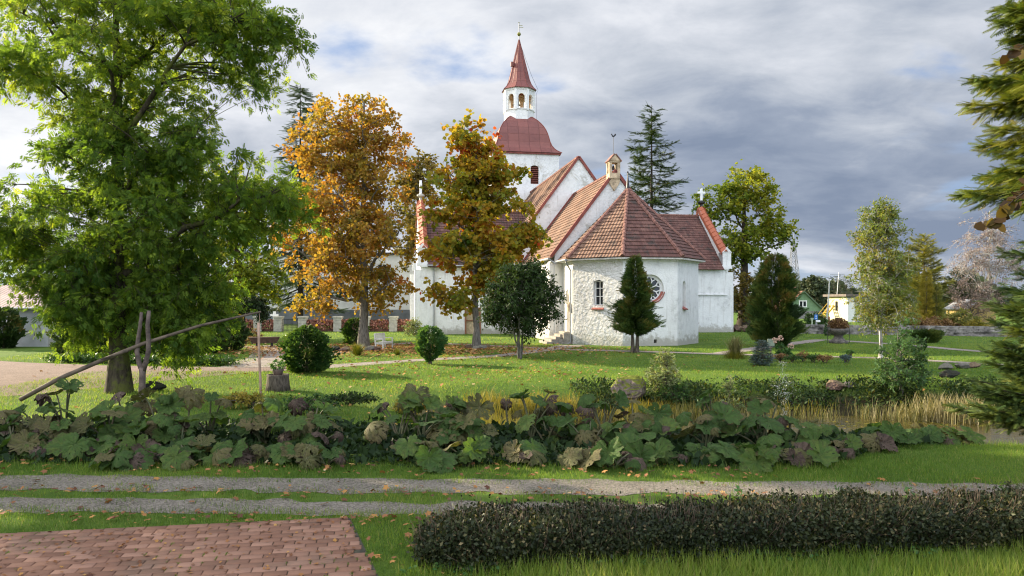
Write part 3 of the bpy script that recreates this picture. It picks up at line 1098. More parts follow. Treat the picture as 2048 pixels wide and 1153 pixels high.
# belfry lantern: octagon with round arched openings and a bell inside
LR = 1.86
Z0 = 24.75
mb = MB()
inn = MB()
for k in range(8):
    a0 = math.radians(22.5 + 45 * k)
    a1 = a0 + math.radians(45)
    A = (UX + LR * math.cos(a0), UY + LR * math.sin(a0))
    B = (UX + LR * math.cos(a1), UY + LR * math.sin(a1))
    W = Wall(A, B)
    L = W.L
    hole = arch_pts(L / 2 - 0.40, L / 2 + 0.40, 26.0, 27.75, 'round', 8)
    W.face(mb, [(0, Z0 - 0.6), (L, Z0 - 0.6), (L, 28.55), (0, 28.55)], [hole], 0.22)
    W.face(inn, [(0.09, Z0), (L - 0.09, Z0), (L - 0.09, 28.5), (0.09, 28.5)], [hole], 0.0, 0.225, False)
    for z, pr, th in ((25.92, 0.10, 0.10), (27.15, 0.04, 0.07), (28.45, 0.14, 0.16), (28.28, 0.07, 0.14)):
        if z == 27.15:
            for s0, s1 in ((0, L / 2 - 0.42), (L / 2 + 0.42, L)):
                mb.bar(W.pt(s0, z, 0.02), W.pt(s1, z, 0.02), pr * 2 + 0.03, th, (0, 0, 1))
        else:
            mb.bar(W.pt(-pr * .4, z, 0.0), W.pt(L + pr * .4, z, 0.0), pr * 2, th, (0, 0, 1))
    mb.box(W.pt(0, 27.0, 0.02), (0.26, 0.26, 2.5), a0)
lant = mb.build('belfry', M['white_wood'], CH)
inn.build('belfry_inside', M['cream_inside'], lant)
mb = MB(); mb.lathe([(LR * .93, 25.75), (LR * .93, 25.8)], 8, (UX, UY, 0), math.radians(22.5)); mb.lathe([(LR * .93, 28.5), (LR * .93, 28.55)], 8, (UX, UY, 0), math.radians(22.5))
mb.build('belfry_floor', M['cream_inside'], lant)
mb = MB(); mb.lathe([(0.06, 0.95), (0.2, 0.9), (0.27, 0.7), (0.31, 0.35), (0.38, 0.12), (0.48, 0.0)], 14, (UX - 0.3, UY, 26.7)); mb.tube([(UX - .3, UY, 27.6), (UX - .3, UY, 28.5)], 0.05, 6)
mb.build('bell', M['iron'], lant)
mb = MB()
sp = [(0.0, 2.16), (0.12, 2.02), (0.35, 1.80), (0.75, 1.52), (1.3, 1.30), (6.25, 0.06)]
for k in range(8):
    a0 = math.radians(22.5 + 45 * k)
    a1 = a0 + math.radians(45)
    arc = 0
    for (z0, r0), (z1, r1) in zip(sp[:-1], sp[1:]):
        L = math.hypot(z1 - z0, r0 - r1)
        w0, w1 = r0 * 0.3827, r1 * 0.3827
        p = [(UX + r * math.cos(a), UY + r * math.sin(a), 28.42 + z) for r, a, z in ((r0, a0, z0), (r0, a1, z0), (r1, a1, z1), (r1, a0, z1))]
        mb.add(p, [(0, 1, 2, 3)], [[(-w0 + .45 + k, arc), (w0 + .45 + k, arc), (w1 + .45 + k, arc + L), (-w1 + .45 + k, arc + L)]])
        arc += L
mb.lathe([(2.14, 28.40), (1.8, 28.38)], 8, (UX, UY, 0), math.radians(22.5))
spire = mb.build('spire', M['spire_red'], CH)
mb = MB()
for k in range(8):
    a0 = math.radians(22.5 + 45 * k)
    mb.tube([(UX + r * math.cos(a0), UY + r * math.sin(a0), 28.43 + z) for z, r in sp], 0.035, 5)
mb.build('spire_ridge', M['verge_red'], spire)
mb = MB(); mb.box((UX - 0.95, UY - 0.5, 31.5), (0.30, 0.4, 0.5)); mb.build('spire_hatch', M['spire_red'], spire)
mb = MB(); mb.tube([(UX, UY, 34.5), (UX, UY, 36.75)], 0.035, 6); mb.build('vane_rod', M['iron'], spire)
mb = MB(); mb.lathe([(0.02, -0.24), (0.15, -0.19), (0.24, 0), (0.15, 0.19), (0.02, 0.24)], 12, (UX, UY, 35.35)); mb.build('ball', M['brass_ball'], spire)
mb = MB()
mb.box((UX + 0.22, UY, 36.42), (0.42, 0.03, 0.05)); mb.box((UX + 0.27, UY, 36.20), (0.5, 0.03, 0.05)); mb.box((UX, UY, 36.75), (0.22, 0.03, 0.05))
mb.build('weather_vane', M['brass_ball'], spire)
mb = MB()
mb.tube([(UX + 0.05, UY - .1, 34.4), (UX + 1.45, UY - .3, 30.4), (UX + 2.3, UY - .3, 28.6), (UX + 2.1, UY - .4, 28.2), (UX + 2.1, UY - .4, 24.8), (UX + 2.9, UY - .6, 22.6)], 0.018, 4)
mb.build('lightning_conductor', M['iron'], spire)

# --- steps to the priest's door
mb = MB()
for k in range(5):
    wd = 2.6 - 0.25 * k
    out = 1.75 - 0.33 * k
    c = wA.pt(1.45, 0.08 + 0.16 * k, -out / 2)
    mb.box(c, (out, wd, 0.18), 0)
mb.box(wA.pt(2.55, 0.35, -0.35), (0.5, 0.32, 0.8))
mb.build('door_steps', M['step_stone'], CH)

# ------------------------------------------------------------------ plants: templates and builders
T_LEAF = ([(0, 0, 0), (-0.30, 0.45, 0.10), (0, 1, 0), (0.30, 0.45, 0.10)], [(0, 2, 1), (0, 3, 2)])
T_BROAD = ([(0, 0, 0), (-0.48, 0.30, 0.06), (-0.34, 0.75, 0.0), (0, 1.0, -0.05), (0.34, 0.75, 0.0), (0.48, 0.30, 0.06)],
           [(0, 2, 1), (0, 3, 2), (0, 4, 3), (0, 5, 4)])


def t_pinnate(k=4):
    V, Fc = [], []
    def lf(b, d, L, wd):
        i = len(V)
        b, d = np.array(b, float), np.array(d, float)
        s = np.array([d[1], -d[0], 0.0])
        V.extend([tuple(b), tuple(b + d * L * 0.45 - s * wd + np.array([0, 0, .02])), tuple(b + d * L + np.array([0, 0, -.06])), tuple(b + d * L * 0.45 + s * wd + np.array([0, 0, .02]))])
        Fc.extend([(i, i + 2, i + 1), (i, i + 3, i + 2)])
    for j in range(k):
        y = 0.18 + 0.62 * j / k
        for s in (-1, 1):
            lf((0, y, -0.05 * y), (s * 0.80, 0.60, 0), 0.46 - 0.03 * j, 0.075)
    lf((0, 0.8, -0.05), (0, 1, 0), 0.36, 0.07)
    return V, Fc


T_PIN = t_pinnate(4)


def t_spray(k=9, ln=0.34, wd=0.035, ang=0.75):
    V, Fc = [], []
    for j in range(k):
        y = 0.05 + 0.92 * j / k
        L = ln * (1.0 - 0.55 * (j / k) ** 2)
        for s in (-1, 1):
            i = len(V)
            dx, dy = math.sin(ang) * s, math.cos(ang)
            V.extend([(0, y - wd, 0), (0, y + wd * 1.6, 0), (dx * L, y + dy * L, -0.03)])
            Fc.append((i, i + 1, i + 2) if s < 0 else (i, i + 2, i + 1))
    i = len(V)
    V.extend([(-0.02, 0, 0), (0.02, 0, 0), (0, 1.08, 0)])
    Fc.append((i, i + 1, i + 2))
    return V, Fc


T_SPRAY = t_spray()
T_FAN = t_spray(5, 0.42, 0.06, 0.62)
T_BLADE = ([(-0.5, 0, 0), (0.5, 0, 0), (-0.32, 0.55, 0.07), (0.32, 0.55, 0.07), (0, 1, 0.26)], [(0, 1, 3), (0, 3, 2), (2, 3, 4)])


def rand_dirs(rng, n):
    return nrm(rng.normal(size=(n, 3)))


def in_ells(rng, ells, n, shell):
    e = np.array(ells, float)
    wt_ = (e[:, 3] * e[:, 4] * e[:, 5]) ** 0.75 * (e[:, 6] if e.shape[1] > 6 else 1.0)
    idx = rng.choice(len(e), n, p=wt_ / wt_.sum())
    d = rand_dirs(rng, n)
    r = 1 - (1 - shell) * rng.random(n) ** 1.3
    r *= 0.86 + 0.14 * rng.random(n)
    return e[idx, :3] + d * e[idx, 3:6] * r[:, None]


def woody(rng, base, th, tr, C, nlimb, lean=(0, 0), stems=1, lift=0.75, wob=0.12, fork=0.25, sub=7):
    """trunk, limbs and boughs reaching every clump centre in C (n,3, relative to base)"""
    A = Arr()
    base = np.array(base, float)
    nodesP, nodesR = [], []
    K = 12
    for s in range(stems):
        t = np.linspace(0, 1, K)
        if stems > 1:
            a = 2 * np.pi * s / stems + rng.random()
            off = np.array([np.cos(a), np.sin(a), 0]) * th * 0.25
        else:
            off = np.zeros(3)
        P0 = np.stack([t * lean[0] + off[0] * t ** 0.8 + wob * np.cumsum(rng.normal(size=K)) * 0.25 * (t > .1), t * lean[1] + off[1] * t ** 0.8 + wob * np.cumsum(rng.normal(size=K)) * 0.25 * (t > .1), t * th], -1)
        R0 = tr * (1 - 0.80 * t) * (1 + 0.55 * np.exp(-t * th / max(0.35, tr * 1.3)))
        if stems > 1:
            R0 = R0 * 0.7
        P0[0, 2] = -0.15
        V, Fq = tube_arr((P0 + base)[None], R0[None], 10)
        A.add(V, Fq)
        m = t > 0.12
        nodesP.append(P0[m]); nodesR.append(R0[m])
    NP, NR = np.concatenate(nodesP), np.concatenate(nodesR)
    # limbs to far-apart clumps
    n = len(C)
    pick = [int(np.argmax(C[:, 2]))]
    dist = np.linalg.norm(C - C[pick[0]], axis=1)
    for _ in range(min(nlimb, n) - 1):
        j = int(np.argmax(dist))
        pick.append(j)
        dist = np.minimum(dist, np.linalg.norm(C - C[j], axis=1))
    tP, tR = NP.copy(), NR.copy()
    kk = 9
    for j in pick:
        c = C[j]
        hd = np.hypot(tP[:, 0] - c[0], tP[:, 1] - c[1])
        cost = np.abs(tP[:, 2] - (c[2] - lift * hd)) + 0.3 * hd + np.where(tP[:, 2] < fork * th, 3.0, 0)
        i = int(np.argmin(cost))
        a = tP[i]
        L = np.linalg.norm(c - a)
        mid = a + (c - a) * 0.45 + np.array([0, 0, 0.16 * L]) + rng.normal(size=3) * 0.07 * L
        pl = bez(a[None], mid[None], c[None], kk)[0]
        pl[1:-1] += rng.normal(size=(kk - 2, 3)) * 0.02 * L
        r0 = min(tR[i] * 0.62, 0.020 * L + 0.02)
        rr = np.linspace(r0, max(0.012, r0 * 0.16), kk)
        V, Fq = tube_arr((pl + base)[None], rr[None], 7)
        A.add(V, Fq)
        NP = np.concatenate([NP, pl[2:]])
        NR = np.concatenate([NR, rr[2:]])
    # boughs
    D = np.linalg.norm(C[:, None] - NP[None], axis=2) + np.clip(NP[None, :, 2] - C[:, None, 2] + 0.2, 0, None) * 1.2
    i = np.argmin(D, 1)
    a = NP[i]
    L = np.linalg.norm(C - a, axis=1)
    ok = L > 0.05
    a, c, L, i = a[ok], C[ok], L[ok], i[ok]
    mid = a + (c - a) * 0.5 + np.array([0, 0, 1.0]) * (0.12 * L)[:, None] + rng.normal(size=a.shape) * (0.08 * L)[:, None]
    pl = bez(a, mid, c, sub)
    r0 = np.minimum(NR[i] * 0.7, 0.010 + 0.016 * L)
    rr = r0[:, None] * np.linspace(1, 0.25, sub)[None]
    V, Fq = tube_arr(pl + base, np.maximum(rr, 0.006), 5)
    A.add(V, Fq)
    return A


def broad_tree(name, label, cat, base, ells, th, tr, nclump, per, cr, leaf, size, lmat, bark, seed, shell=0.35, flat=0.65,
               lean=(0, 0), nlimb=12, stems=1, lift=0.75, droop=0.25, tint=None, group=None, ntw=7, twr=0.008, fork=0.25, upn=0.6, sz_var=0.35, dens=None, trunk_name='trunk'):
    rng = np.random.default_rng(seed)
    base = np.array(base, float)
    root = empty(name, base, 0, label, cat, group)
    C = in_ells(rng, ells, nclump, shell)
    C[:, 2] = np.maximum(C[:, 2], 0.25)
    A = woody(rng, base, th, tr, C, nlimb, lean, stems, lift, fork=fork)
    # twigs of every clump
    n = len(C)
    d = rand_dirs(rng, n * ntw)
    d[:, 2] *= flat
    ctr = np.mean(np.array(ells)[:, :3], 0)
    outw = nrm(np.repeat(C, ntw, 0) - ctr)
    d = nrm(d + outw * 0.45)
    ln = cr * (0.6 + 0.8 * rng.random(n * ntw))
    a = np.repeat(C, ntw, 0)
    b = a + d * ln[:, None]
    b[:, 2] -= droop * ln * 0.6
    mid = (a + b) / 2 + np.array([0, 0, 1.0]) * (0.12 * ln)[:, None] + rng.normal(size=a.shape) * (0.06 * ln)[:, None]
    pl = bez(a, mid, b, 4)
    V, Fq = tube_arr(pl + base, np.broadcast_to(np.linspace(twr, twr * 0.35, 4)[None], (len(a), 4)), 3)
    A.add(V, Fq)
    A.build(trunk_name, bark, root)
    # leaves along the twigs
    k = max(1, per // ntw)
    keep = np.ones(n * ntw, bool) if dens is None else rng.random(n * ntw) < dens
    a, b, mid, d, ln = a[keep], b[keep], mid[keep], d[keep], ln[keep]
    cl = np.repeat(np.arange(n), ntw)[keep]
    t = 0.12 + 0.9 * rng.random((len(a), k))
    pos = ((1 - t) ** 2)[..., None] * a[:, None] + (2 * t * (1 - t))[..., None] * mid[:, None] + (t * t)[..., None] * b[:, None]
    pos = pos.reshape(-1, 3)
    m = len(pos)
    pos += rng.normal(size=(m, 3)) * cr * 0.13
    dd = np.repeat(d, k, 0)
    yd = nrm(dd * 0.7 + rand_dirs(rng, m) * 0.9 + np.array([0, 0, -droop]))
    zd = nrm(rand_dirs(rng, m) * (1 - upn) + np.array([0, 0, 1.0]) * upn + np.array([0, -0.15, 0]))
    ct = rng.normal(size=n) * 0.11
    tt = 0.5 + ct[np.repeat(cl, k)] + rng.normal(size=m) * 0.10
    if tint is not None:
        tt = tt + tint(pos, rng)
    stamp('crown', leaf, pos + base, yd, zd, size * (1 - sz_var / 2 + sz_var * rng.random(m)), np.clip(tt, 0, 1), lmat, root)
    return root


def conifer(name, label, cat, base, H, prof, z0, nbr, lmat, bark, seed, tr=0.15, droop=0.25, uptip=0.2, spr=0.35, step=0.14, rep=1, tmpl=None, group=None, side=0.6, hang=0.3, azfun=None, lean=(0, 0), irregular=0.25, sec=True):
    """whorled conifer: trunk, boughs and needle sprays"""
    rng = np.random.default_rng(seed)
    base = np.array(base, float)
    root = empty(name, base, 0, label, cat, group)
    A = Arr()
    t = np.linspace(0, 1, 14)
    P0 = np.stack([t * lean[0], t * lean[1], t * H], -1)
    P0[0, 2] = -0.15
    A.add(*tube_arr((P0 + base)[None], (tr * (1 - 0.93 * t))[None], 9))
    i = np.arange(nbr)
    f = (i + rng.random(nbr)) / nbr
    z = z0 + (H - z0) * f ** 1.05 * 0.985
    az = i * 2.39996 + rng.normal(size=nbr) * 0.4
    if azfun is not None:
        az = azfun(az, rng)
    L = np.array([prof((zz - z0) / (H - z0)) for zz in z]) * (1 - irregular + 2 * irregular * rng.random(nbr))
    L = np.maximum(L, 0.08)
    a = np.stack([lean[0] * z / H, lean[1] * z / H, z], -1)
    o = np.stack([np.cos(az), np.sin(az), np.zeros(nbr)], -1)
    rise = 0.25 * (z / H) ** 2
    b = a + o * L[:, None]
    b[:, 2] += L * (rise - droop + uptip * 0.5)
    c = a + o * (L * 0.55)[:, None]
    c[:, 2] += L * (rise - droop * 0.75)
    pl = bez(a, c, b, 7)
    A.add(*tube_arr(pl + base, np.maximum((0.010 + 0.016 * L)[:, None] * np.linspace(1, 0.2, 7)[None], 0.005), 5))
    A.build('trunk', bark, root)
    pos, yd, zd, sc, tt = [], [], [], [], []
    for j in range(nbr):
        k = max(2, int(L[j] / step)) * rep
        s = (np.arange(k) + rng.random(k)) / k
        s = 0.10 + 0.92 * s
        pt = ((1 - s) ** 2)[:, None] * a[j] + (2 * s * (1 - s))[:, None] * c[j] + (s * s)[:, None] * b[j]
        tg = nrm(2 * (1 - s)[:, None] * (c[j] - a[j]) + 2 * s[:, None] * (b[j] - c[j]))
        lat = nrm(np.cross(tg, np.array([0, 0, 1.0])))
        bt = rng.normal() * 0.1
        for sg in (-1, 1):
            sl = np.minimum(side * L[j] * (1.02 - s) + 0.12, 0.9 * side + 0.1) * (0.6 + 0.6 * rng.random(k))
            dirn = nrm(tg * 0.75 + lat * sg * (0.75 + 0.3 * rng.random(k))[:, None] + rng.normal(size=(k, 3)) * 0.12)
            if sec:
                q = max(1, int(np.ceil(np.max(sl) / (spr * 0.6))))
                for r in range(q):
                    u = r * spr * 0.55
                    mk = u < sl
                    if not mk.any():
                        continue
                    p = pt[mk] + dirn[mk] * u
                    p[:, 2] -= hang * u * u / 0.6
                    p += rng.normal(size=p.shape) * spr * 0.16
                    pos.append(p)
                    y = dirn[mk] + rng.normal(size=(mk.sum(), 3)) * 0.22
                    y[:, 2] -= hang * (0.3 + u)
                    yd.append(y)
                    zd.append(np.array([0, 0, 1.0]) + rng.normal(size=(mk.sum(), 3)) * 0.35)
                    sc.append(spr * (0.75 + 0.5 * rng.random(mk.sum())))
                    tt.append(0.45 + bt + rng.normal(size=mk.sum()) * 0.12 + 0.15 * (u / np.maximum(sl[mk], .1)))
            else:
                pos.append(pt); yd.append(dirn); zd.append(np.array([0, 0, 1.0]) + rng.normal(size=(k, 3)) * 0.3)
                sc.append(np.minimum(sl, spr * 1.6)); tt.append(0.5 + bt + rng.normal(size=k) * 0.12)
        pos.append(pt); yd.append(tg + rng.normal(size=(k, 3)) * 0.15); zd.append(np.array([0, 0, 1.0]) + rng.normal(size=(k, 3)) * 0.3)
        sc.append(np.full(k, spr)); tt.append(0.6 + bt + rng.normal(size=k) * 0.1)
    pos, yd, zd, sc, tt = (np.concatenate(q) for q in (pos, yd, zd, sc, tt))
    stamp('crown', tmpl or T_SPRAY, pos + base, yd, zd, sc, np.clip(tt, 0, 1), lmat, root)
    return root


def thuja(name, label, cat, base, H, z0, prof, n, size, lmat, bark, seed, tr=0.08, stems=1, group=None, lumps=0.22, tmpl=None, depth=0.45, up=0.7, sq=1.0, tilt=(0, 0), fuzz=0.13, tip=0.22):
    rng = np.random.default_rng(seed)
    base = np.array(base, float)
    root = empty(name, base, 0, label, cat, group)
    A = Arr()
    for s in range(stems):
        a = 2.1 * s + 0.4
        o = np.array([np.cos(a), np.sin(a), 0]) * (0.13 if stems > 1 else 0)
        t = np.linspace(0, 1, 8)
        P0 = np.stack([o[0] * (1 + 1.2 * t), o[1] * (1 + 1.2 * t), t * H * 0.85], -1)
        P0[0, 2] = -0.1
        A.add(*tube_arr((P0 + base)[None], (tr * (1 - 0.85 * t) * (1 + 0.5 * np.exp(-t * 20)))[None], 8))
    # lumps of growth
    nl = max(20, int(H * 18))
    lz, la = rng.random(nl), rng.random(nl) * 2 * np.pi
    m = n * 2
    f = rng.random(m)
    R = np.array([prof(x) for x in np.linspace(0, 1, 101)])
    Rf = np.interp(f, np.linspace(0, 1, 101), R)
    keep = rng.random(m) < (Rf + 0.05 * R.max()) / (R.max() * 1.05)
    f, Rf = f[keep][:n], Rf[keep][:n]
    n = len(f)
    az = rng.random(n) * 2 * np.pi
    # nearest lump gives in/out relief
    da = np.abs((az[:, None] - la[None] + np.pi) % (2 * np.pi) - np.pi) * Rf[:, None]
    dz = (f[:, None] - lz[None]) * (H - z0)
    dd = np.sqrt(da ** 2 + dz ** 2)
    near = dd.min(1)
    li = dd.argmin(1)
    sp = 0.55 * np.sqrt((H - z0) * 2 * np.pi * R.max() / nl)
    rel = 1 - lumps * np.clip(near / sp, 0, 1.3) ** 1.5
    amp = (1 + rng.normal(size=nl) * 0.09)[li]
    rad = Rf * rel * amp * (1 - depth * rng.random(n) ** 2.2)
    rad = rad * np.where(rng.random(n) < 0.25, 1 + fuzz * np.abs(rng.normal(size=n)), 1.0)
    pos = np.stack([np.cos(az) * rad + tilt[0] * f, np.sin(az) * rad * sq + tilt[1] * f, z0 + f * (H - z0)], -1)
    pos[:, 2] += (np.clip(1 - near / sp, 0, 1)) * 0.08 * H / 6
    o = np.stack([np.cos(az), np.sin(az), np.full(n, up)], -1)
    yd = nrm(o + rng.normal(size=(n, 3)) * 0.35)
    zd = nrm(np.stack([-np.sin(az), np.cos(az), np.zeros(n)], -1) + rng.normal(size=(n, 3)) * 0.6)
    tt = 0.45 + (rng.normal(size=nl) * 0.13)[li] + rng.normal(size=n) * 0.10 + tip * np.clip(1 - near / sp, 0, 1)
    A.build('trunk', bark, root)
    stamp('crown', tmpl or T_FAN, pos + base, yd, zd, size * (0.7 + 0.6 * rng.random(n)), np.clip(tt, 0, 1), lmat, root)
    return root


def rock(name, label, c, s, mat, seed, group=None, cat='rock', moss=None, rz=0.0, sub=4):
    import bmesh
    bm = bmesh.new()
    bmesh.ops.create_icosphere(bm, subdivisions=sub, radius=1.0)
    rng = np.random.default_rng(seed)
    V = np.array([v.co[:] for v in bm.verts])
    pl = rand_dirs(rng, 13)
    for d in pl:
        h = 0.45 + 0.38 * rng.random()
        k = V @ d
        V = V - np.where(k > h, k - h, 0)[:, None] * d * 0.85
    ph = rng.random((6, 3)) * 6
    for j in range(6):
        q = rand_dirs(rng, 1)[0] * (2.5 + j * 1.6)
        V = V * (1 + 0.05 / (1 + j * .6) * np.sin(V @ q + ph[j, 0]))[:, None]
    V = V * np.array(s)
    V = V * (1 + 0.035 * rng.normal(size=(len(V), 1)))
    for v, co in zip(bm.verts, V):
        v.co = co
    me = bpy.data.meshes.new(name)
    bm.to_mesh(me)
    bm.free()
    me.materials.append(mat)
    o = bpy.data.objects.new(name, me)
    COL.objects.link(o)
    o.location = c
    o.rotation_euler = (0, 0, rz)
    return props(o, label, cat, group)


def rockmat(name, col, col2, moss=0.0, mcol=(0.14, 0.16, 0.02)):
    m, t, out = new_mat(name)
    tcn = t.n('ShaderNodeTexCoord')
    co = tcn.outputs['Object']
    nz = t.noise(co, 4.0, 8.0, 0.7, 0.6)
    c = t.ramp(nz, [(0.3, col2), (0.65, col)])
    if moss:
        g = t.n('ShaderNodeNewGeometry').outputs['Normal']
        z = t.n('ShaderNodeSeparateXYZ', {0: g}).outputs[2]
        f = t.smooth(t.math('ADD', z, t.math('MULTIPLY', t.noise(co, 3.0, 6.0, 0.7), 1.2)), 0.75, 1.15)
        c = t.mix(t.math('MULTIPLY', f, moss), c, t.ramp(t.noise(co, 7, 4), [(0.3, tuple(x * .4 for x in mcol)), (0.7, mcol)]))
    b = t.n('ShaderNodeBump', {'Height': t.noise(co, 7.0, 8.0, 0.7), 'Strength': 1.0, 'Distance': 0.05})
    p = t.n('ShaderNodeBsdfPrincipled', {'Base Color': c, 'Roughness': 0.9, 'Specular IOR Level': 0.2, 'Normal': b.outputs[0]})
    t.nt.links.new(p.outputs[0], out.inputs[0])
    return m


# leaf colours (albedo)
M['ash_leaf'] = leafmat('ash_leaf', [(0.1, (0.035, 0.078, 0.018)), (0.45, (0.088, 0.155, 0.026)), (0.75, (0.175, 0.25, 0.034)), (1.0, (0.30, 0.34, 0.05))], 0.58, tcol=(1.7, 1.6, 0.6))
M['orange_leaf'] = leafmat('orange_leaf', [(0.0, (0.11, 0.125, 0.018)), (0.25, (0.23, 0.195, 0.03)), (0.5, (0.33, 0.215, 0.042)), (0.75, (0.36, 0.175, 0.038)), (1.0, (0.34, 0.085, 0.022))], 0.5, tcol=(1.35, 1.2, 0.5))
M['maple_leaf'] = leafmat('maple_leaf', [(0.0, (0.07, 0.14, 0.02)), (0.4, (0.20, 0.22, 0.028)), (0.62, (0.33, 0.24, 0.026)), (0.8, (0.36, 0.17, 0.02)), (1.0, (0.42, 0.07, 0.02))], 0.5, tcol=(1.35, 1.25, 0.5))
M['brown_leaf'] = leafmat('brown_leaf', [(0.0, (0.06, 0.07, 0.02)), (0.5, (0.16, 0.13, 0.03)), (1.0, (0.28, 0.16, 0.04))], 0.4)
M['dark_leaf'] = leafmat('dark_leaf', [(0.0, (0.014, 0.030, 0.010)), (0.5, (0.032, 0.062, 0.016)), (0.85, (0.06, 0.085, 0.022)), (1.0, (0.15, 0.11, 0.03))], 0.25)
M['shrub_leaf'] = leafmat('shrub_leaf', [(0.0, (0.014, 0.040, 0.012)), (0.5, (0.036, 0.085, 0.022)), (1.0, (0.12, 0.19, 0.035))], 0.3, 0.4)
M['green_leaf'] = leafmat('green_leaf', [(0.0, (0.025, 0.075, 0.022)), (0.5, (0.05, 0.125, 0.035)), (1.0, (0.12, 0.18, 0.05))], 0.35, 0.45)
M['hornbeam_leaf'] = leafmat('hornbeam_leaf', [(0.0, (0.035, 0.085, 0.03)), (0.5, (0.075, 0.15, 0.05)), (1.0, (0.14, 0.21, 0.08))], 0.35, 0.45)
M['oak_leaf'] = leafmat('oak_leaf', [(0.0, (0.045, 0.09, 0.015)), (0.45, (0.13, 0.18, 0.02)), (0.75, (0.26, 0.27, 0.03)), (1.0, (0.40, 0.33, 0.03))], 0.45)
M['birch_leaf'] = leafmat('birch_leaf', [(0.0, (0.07, 0.12, 0.03)), (0.45, (0.15, 0.20, 0.055)), (0.7, (0.24, 0.22, 0.05)), (1.0, (0.42, 0.28, 0.04))], 0.4)
M['fir_young'] = leafmat('fir_young', [(0.0, (0.024, 0.050, 0.020)), (0.5, (0.058, 0.098, 0.030)), (0.8, (0.13, 0.17, 0.042)), (1.0, (0.22, 0.22, 0.06))], 0.25, 0.5)
M['fir_leaf'] = leafmat('fir_leaf', [(0.0, (0.022, 0.045, 0.022)), (0.5, (0.050, 0.085, 0.030)), (0.8, (0.10, 0.13, 0.04)), (1.0, (0.16, 0.14, 0.05))], 0.15, 0.5)
M['fir_yellow'] = leafmat('fir_yellow', [(0.0, (0.04, 0.075, 0.022)), (0.4, (0.10, 0.145, 0.032)), (0.75, (0.22, 0.23, 0.045)), (1.0, (0.32, 0.27, 0.06))], 0.32, 0.5)
M['spruce_blue'] = leafmat('spruce_blue', [(0.0, (0.035, 0.06, 0.05)), (0.6, (0.09, 0.13, 0.12)), (1.0, (0.17, 0.22, 0.22))], 0.1, 0.5)
M['thuja_leaf'] = leafmat('thuja_leaf', [(0.0, (0.018, 0.036, 0.012)), (0.45, (0.042, 0.080, 0.018)), (0.75, (0.085, 0.11, 0.022)), (1.0, (0.15, 0.10, 0.025))], 0.2, 0.55)
M['gold_leaf'] = leafmat('gold_leaf', [(0.0, (0.10, 0.09, 0.015)), (0.5, (0.24, 0.20, 0.03)), (1.0, (0.40, 0.32, 0.05))], 0.25)
M['olive_leaf'] = leafmat('olive_leaf', [(0.0, (0.075, 0.095, 0.03)), (0.5, (0.19, 0.20, 0.055)), (1.0, (0.34, 0.30, 0.08))], 0.35)
M['rust_leaf'] = leafmat('rust_leaf', [(0.0, (0.10, 0.05, 0.03)), (0.5, (0.22, 0.13, 0.06)), (1.0, (0.36, 0.25, 0.08))], 0.25)
M['yellow_leaf'] = leafmat('yellow_leaf', [(0.0, (0.08, 0.10, 0.02)), (0.5, (0.24, 0.21, 0.04)), (1.0, (0.48, 0.33, 0.06))], 0.4)
M['pale_leaf'] = leafmat('pale_leaf', [(0.0, (0.08, 0.13, 0.04)), (0.5, (0.20, 0.24, 0.10)), (1.0, (0.40, 0.42, 0.24))], 0.35)
M['copper_leaf'] = leafmat('copper_leaf', [(0.0, (0.020, 0.012, 0.008)), (0.5, (0.055, 0.032, 0.014)), (1.0, (0.13, 0.10, 0.025))], 0.4)
M['hedge_leaf'] = leafmat('hedge_leaf', [(0.0, (0.008, 0.013, 0.006)), (0.45, (0.022, 0.032, 0.012)), (0.75, (0.055, 0.062, 0.024)), (0.92, (0.14, 0.115, 0.05)), (1.0, (0.22, 0.165, 0.085))], 0.18, 0.5, spec=0.2)
M['twig_pale'] = leafmat('twig_pale', [(0.0, (0.15, 0.10, 0.08)), (1.0, (0.32, 0.24, 0.20))], 0.0, 0.9)
M['fallen_leaf'] = leafmat('fallen_leaf', [(0.0, (0.10, 0.045, 0.03)), (0.35, (0.24, 0.11, 0.05)), (0.65, (0.38, 0.20, 0.06)), (0.9, (0.46, 0.30, 0.12)), (1.0, (0.50, 0.40, 0.24))], 0.12, 0.8)
M['grass'] = leafmat('grass', [(0.0, (0.048, 0.092, 0.018)), (0.5, (0.120, 0.210, 0.034)), (0.85, (0.225, 0.29, 0.052)), (1.0, (0.30, 0.27, 0.11))], 0.5, tcol=(1.4, 1.35, 0.75), rough=0.55, spec=0.12)
M['reed'] = leafmat('reed', [(0.0, (0.06, 0.075, 0.025)), (0.25, (0.11, 0.115, 0.042)), (0.5, (0.21, 0.185, 0.085)), (0.75, (0.31, 0.27, 0.15)), (1.0, (0.42, 0.37, 0.25))], 0.25, 0.7)
M['sedge'] = leafmat('sedge', [(0.0, (0.08, 0.11, 0.02)), (0.5, (0.22, 0.20, 0.03)), (1.0, (0.40, 0.30, 0.06))], 0.3, 0.6)
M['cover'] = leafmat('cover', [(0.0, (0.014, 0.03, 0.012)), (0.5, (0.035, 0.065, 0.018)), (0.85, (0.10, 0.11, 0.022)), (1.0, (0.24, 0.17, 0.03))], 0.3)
M['far_leaf'] = leafmat('far_leaf', [(0.0, (0.026, 0.045, 0.026)), (0.6, (0.065, 0.085, 0.045)), (1.0, (0.15, 0.12, 0.06))], 0.15)
M['bark'] = barkmat('bark', (0.14, 0.115, 0.09), (0.04, 0.032, 0.025))
M['bark_dark'] = barkmat('bark_dark', (0.075, 0.06, 0.045), (0.022, 0.018, 0.014))
M['bark_moss'] = barkmat('bark_moss', (0.085, 0.068, 0.048), (0.028, 0.022, 0.016), 0.6, 8.0)
M['bark_grey'] = barkmat('bark_grey', (0.20, 0.185, 0.16), (0.07, 0.062, 0.052))
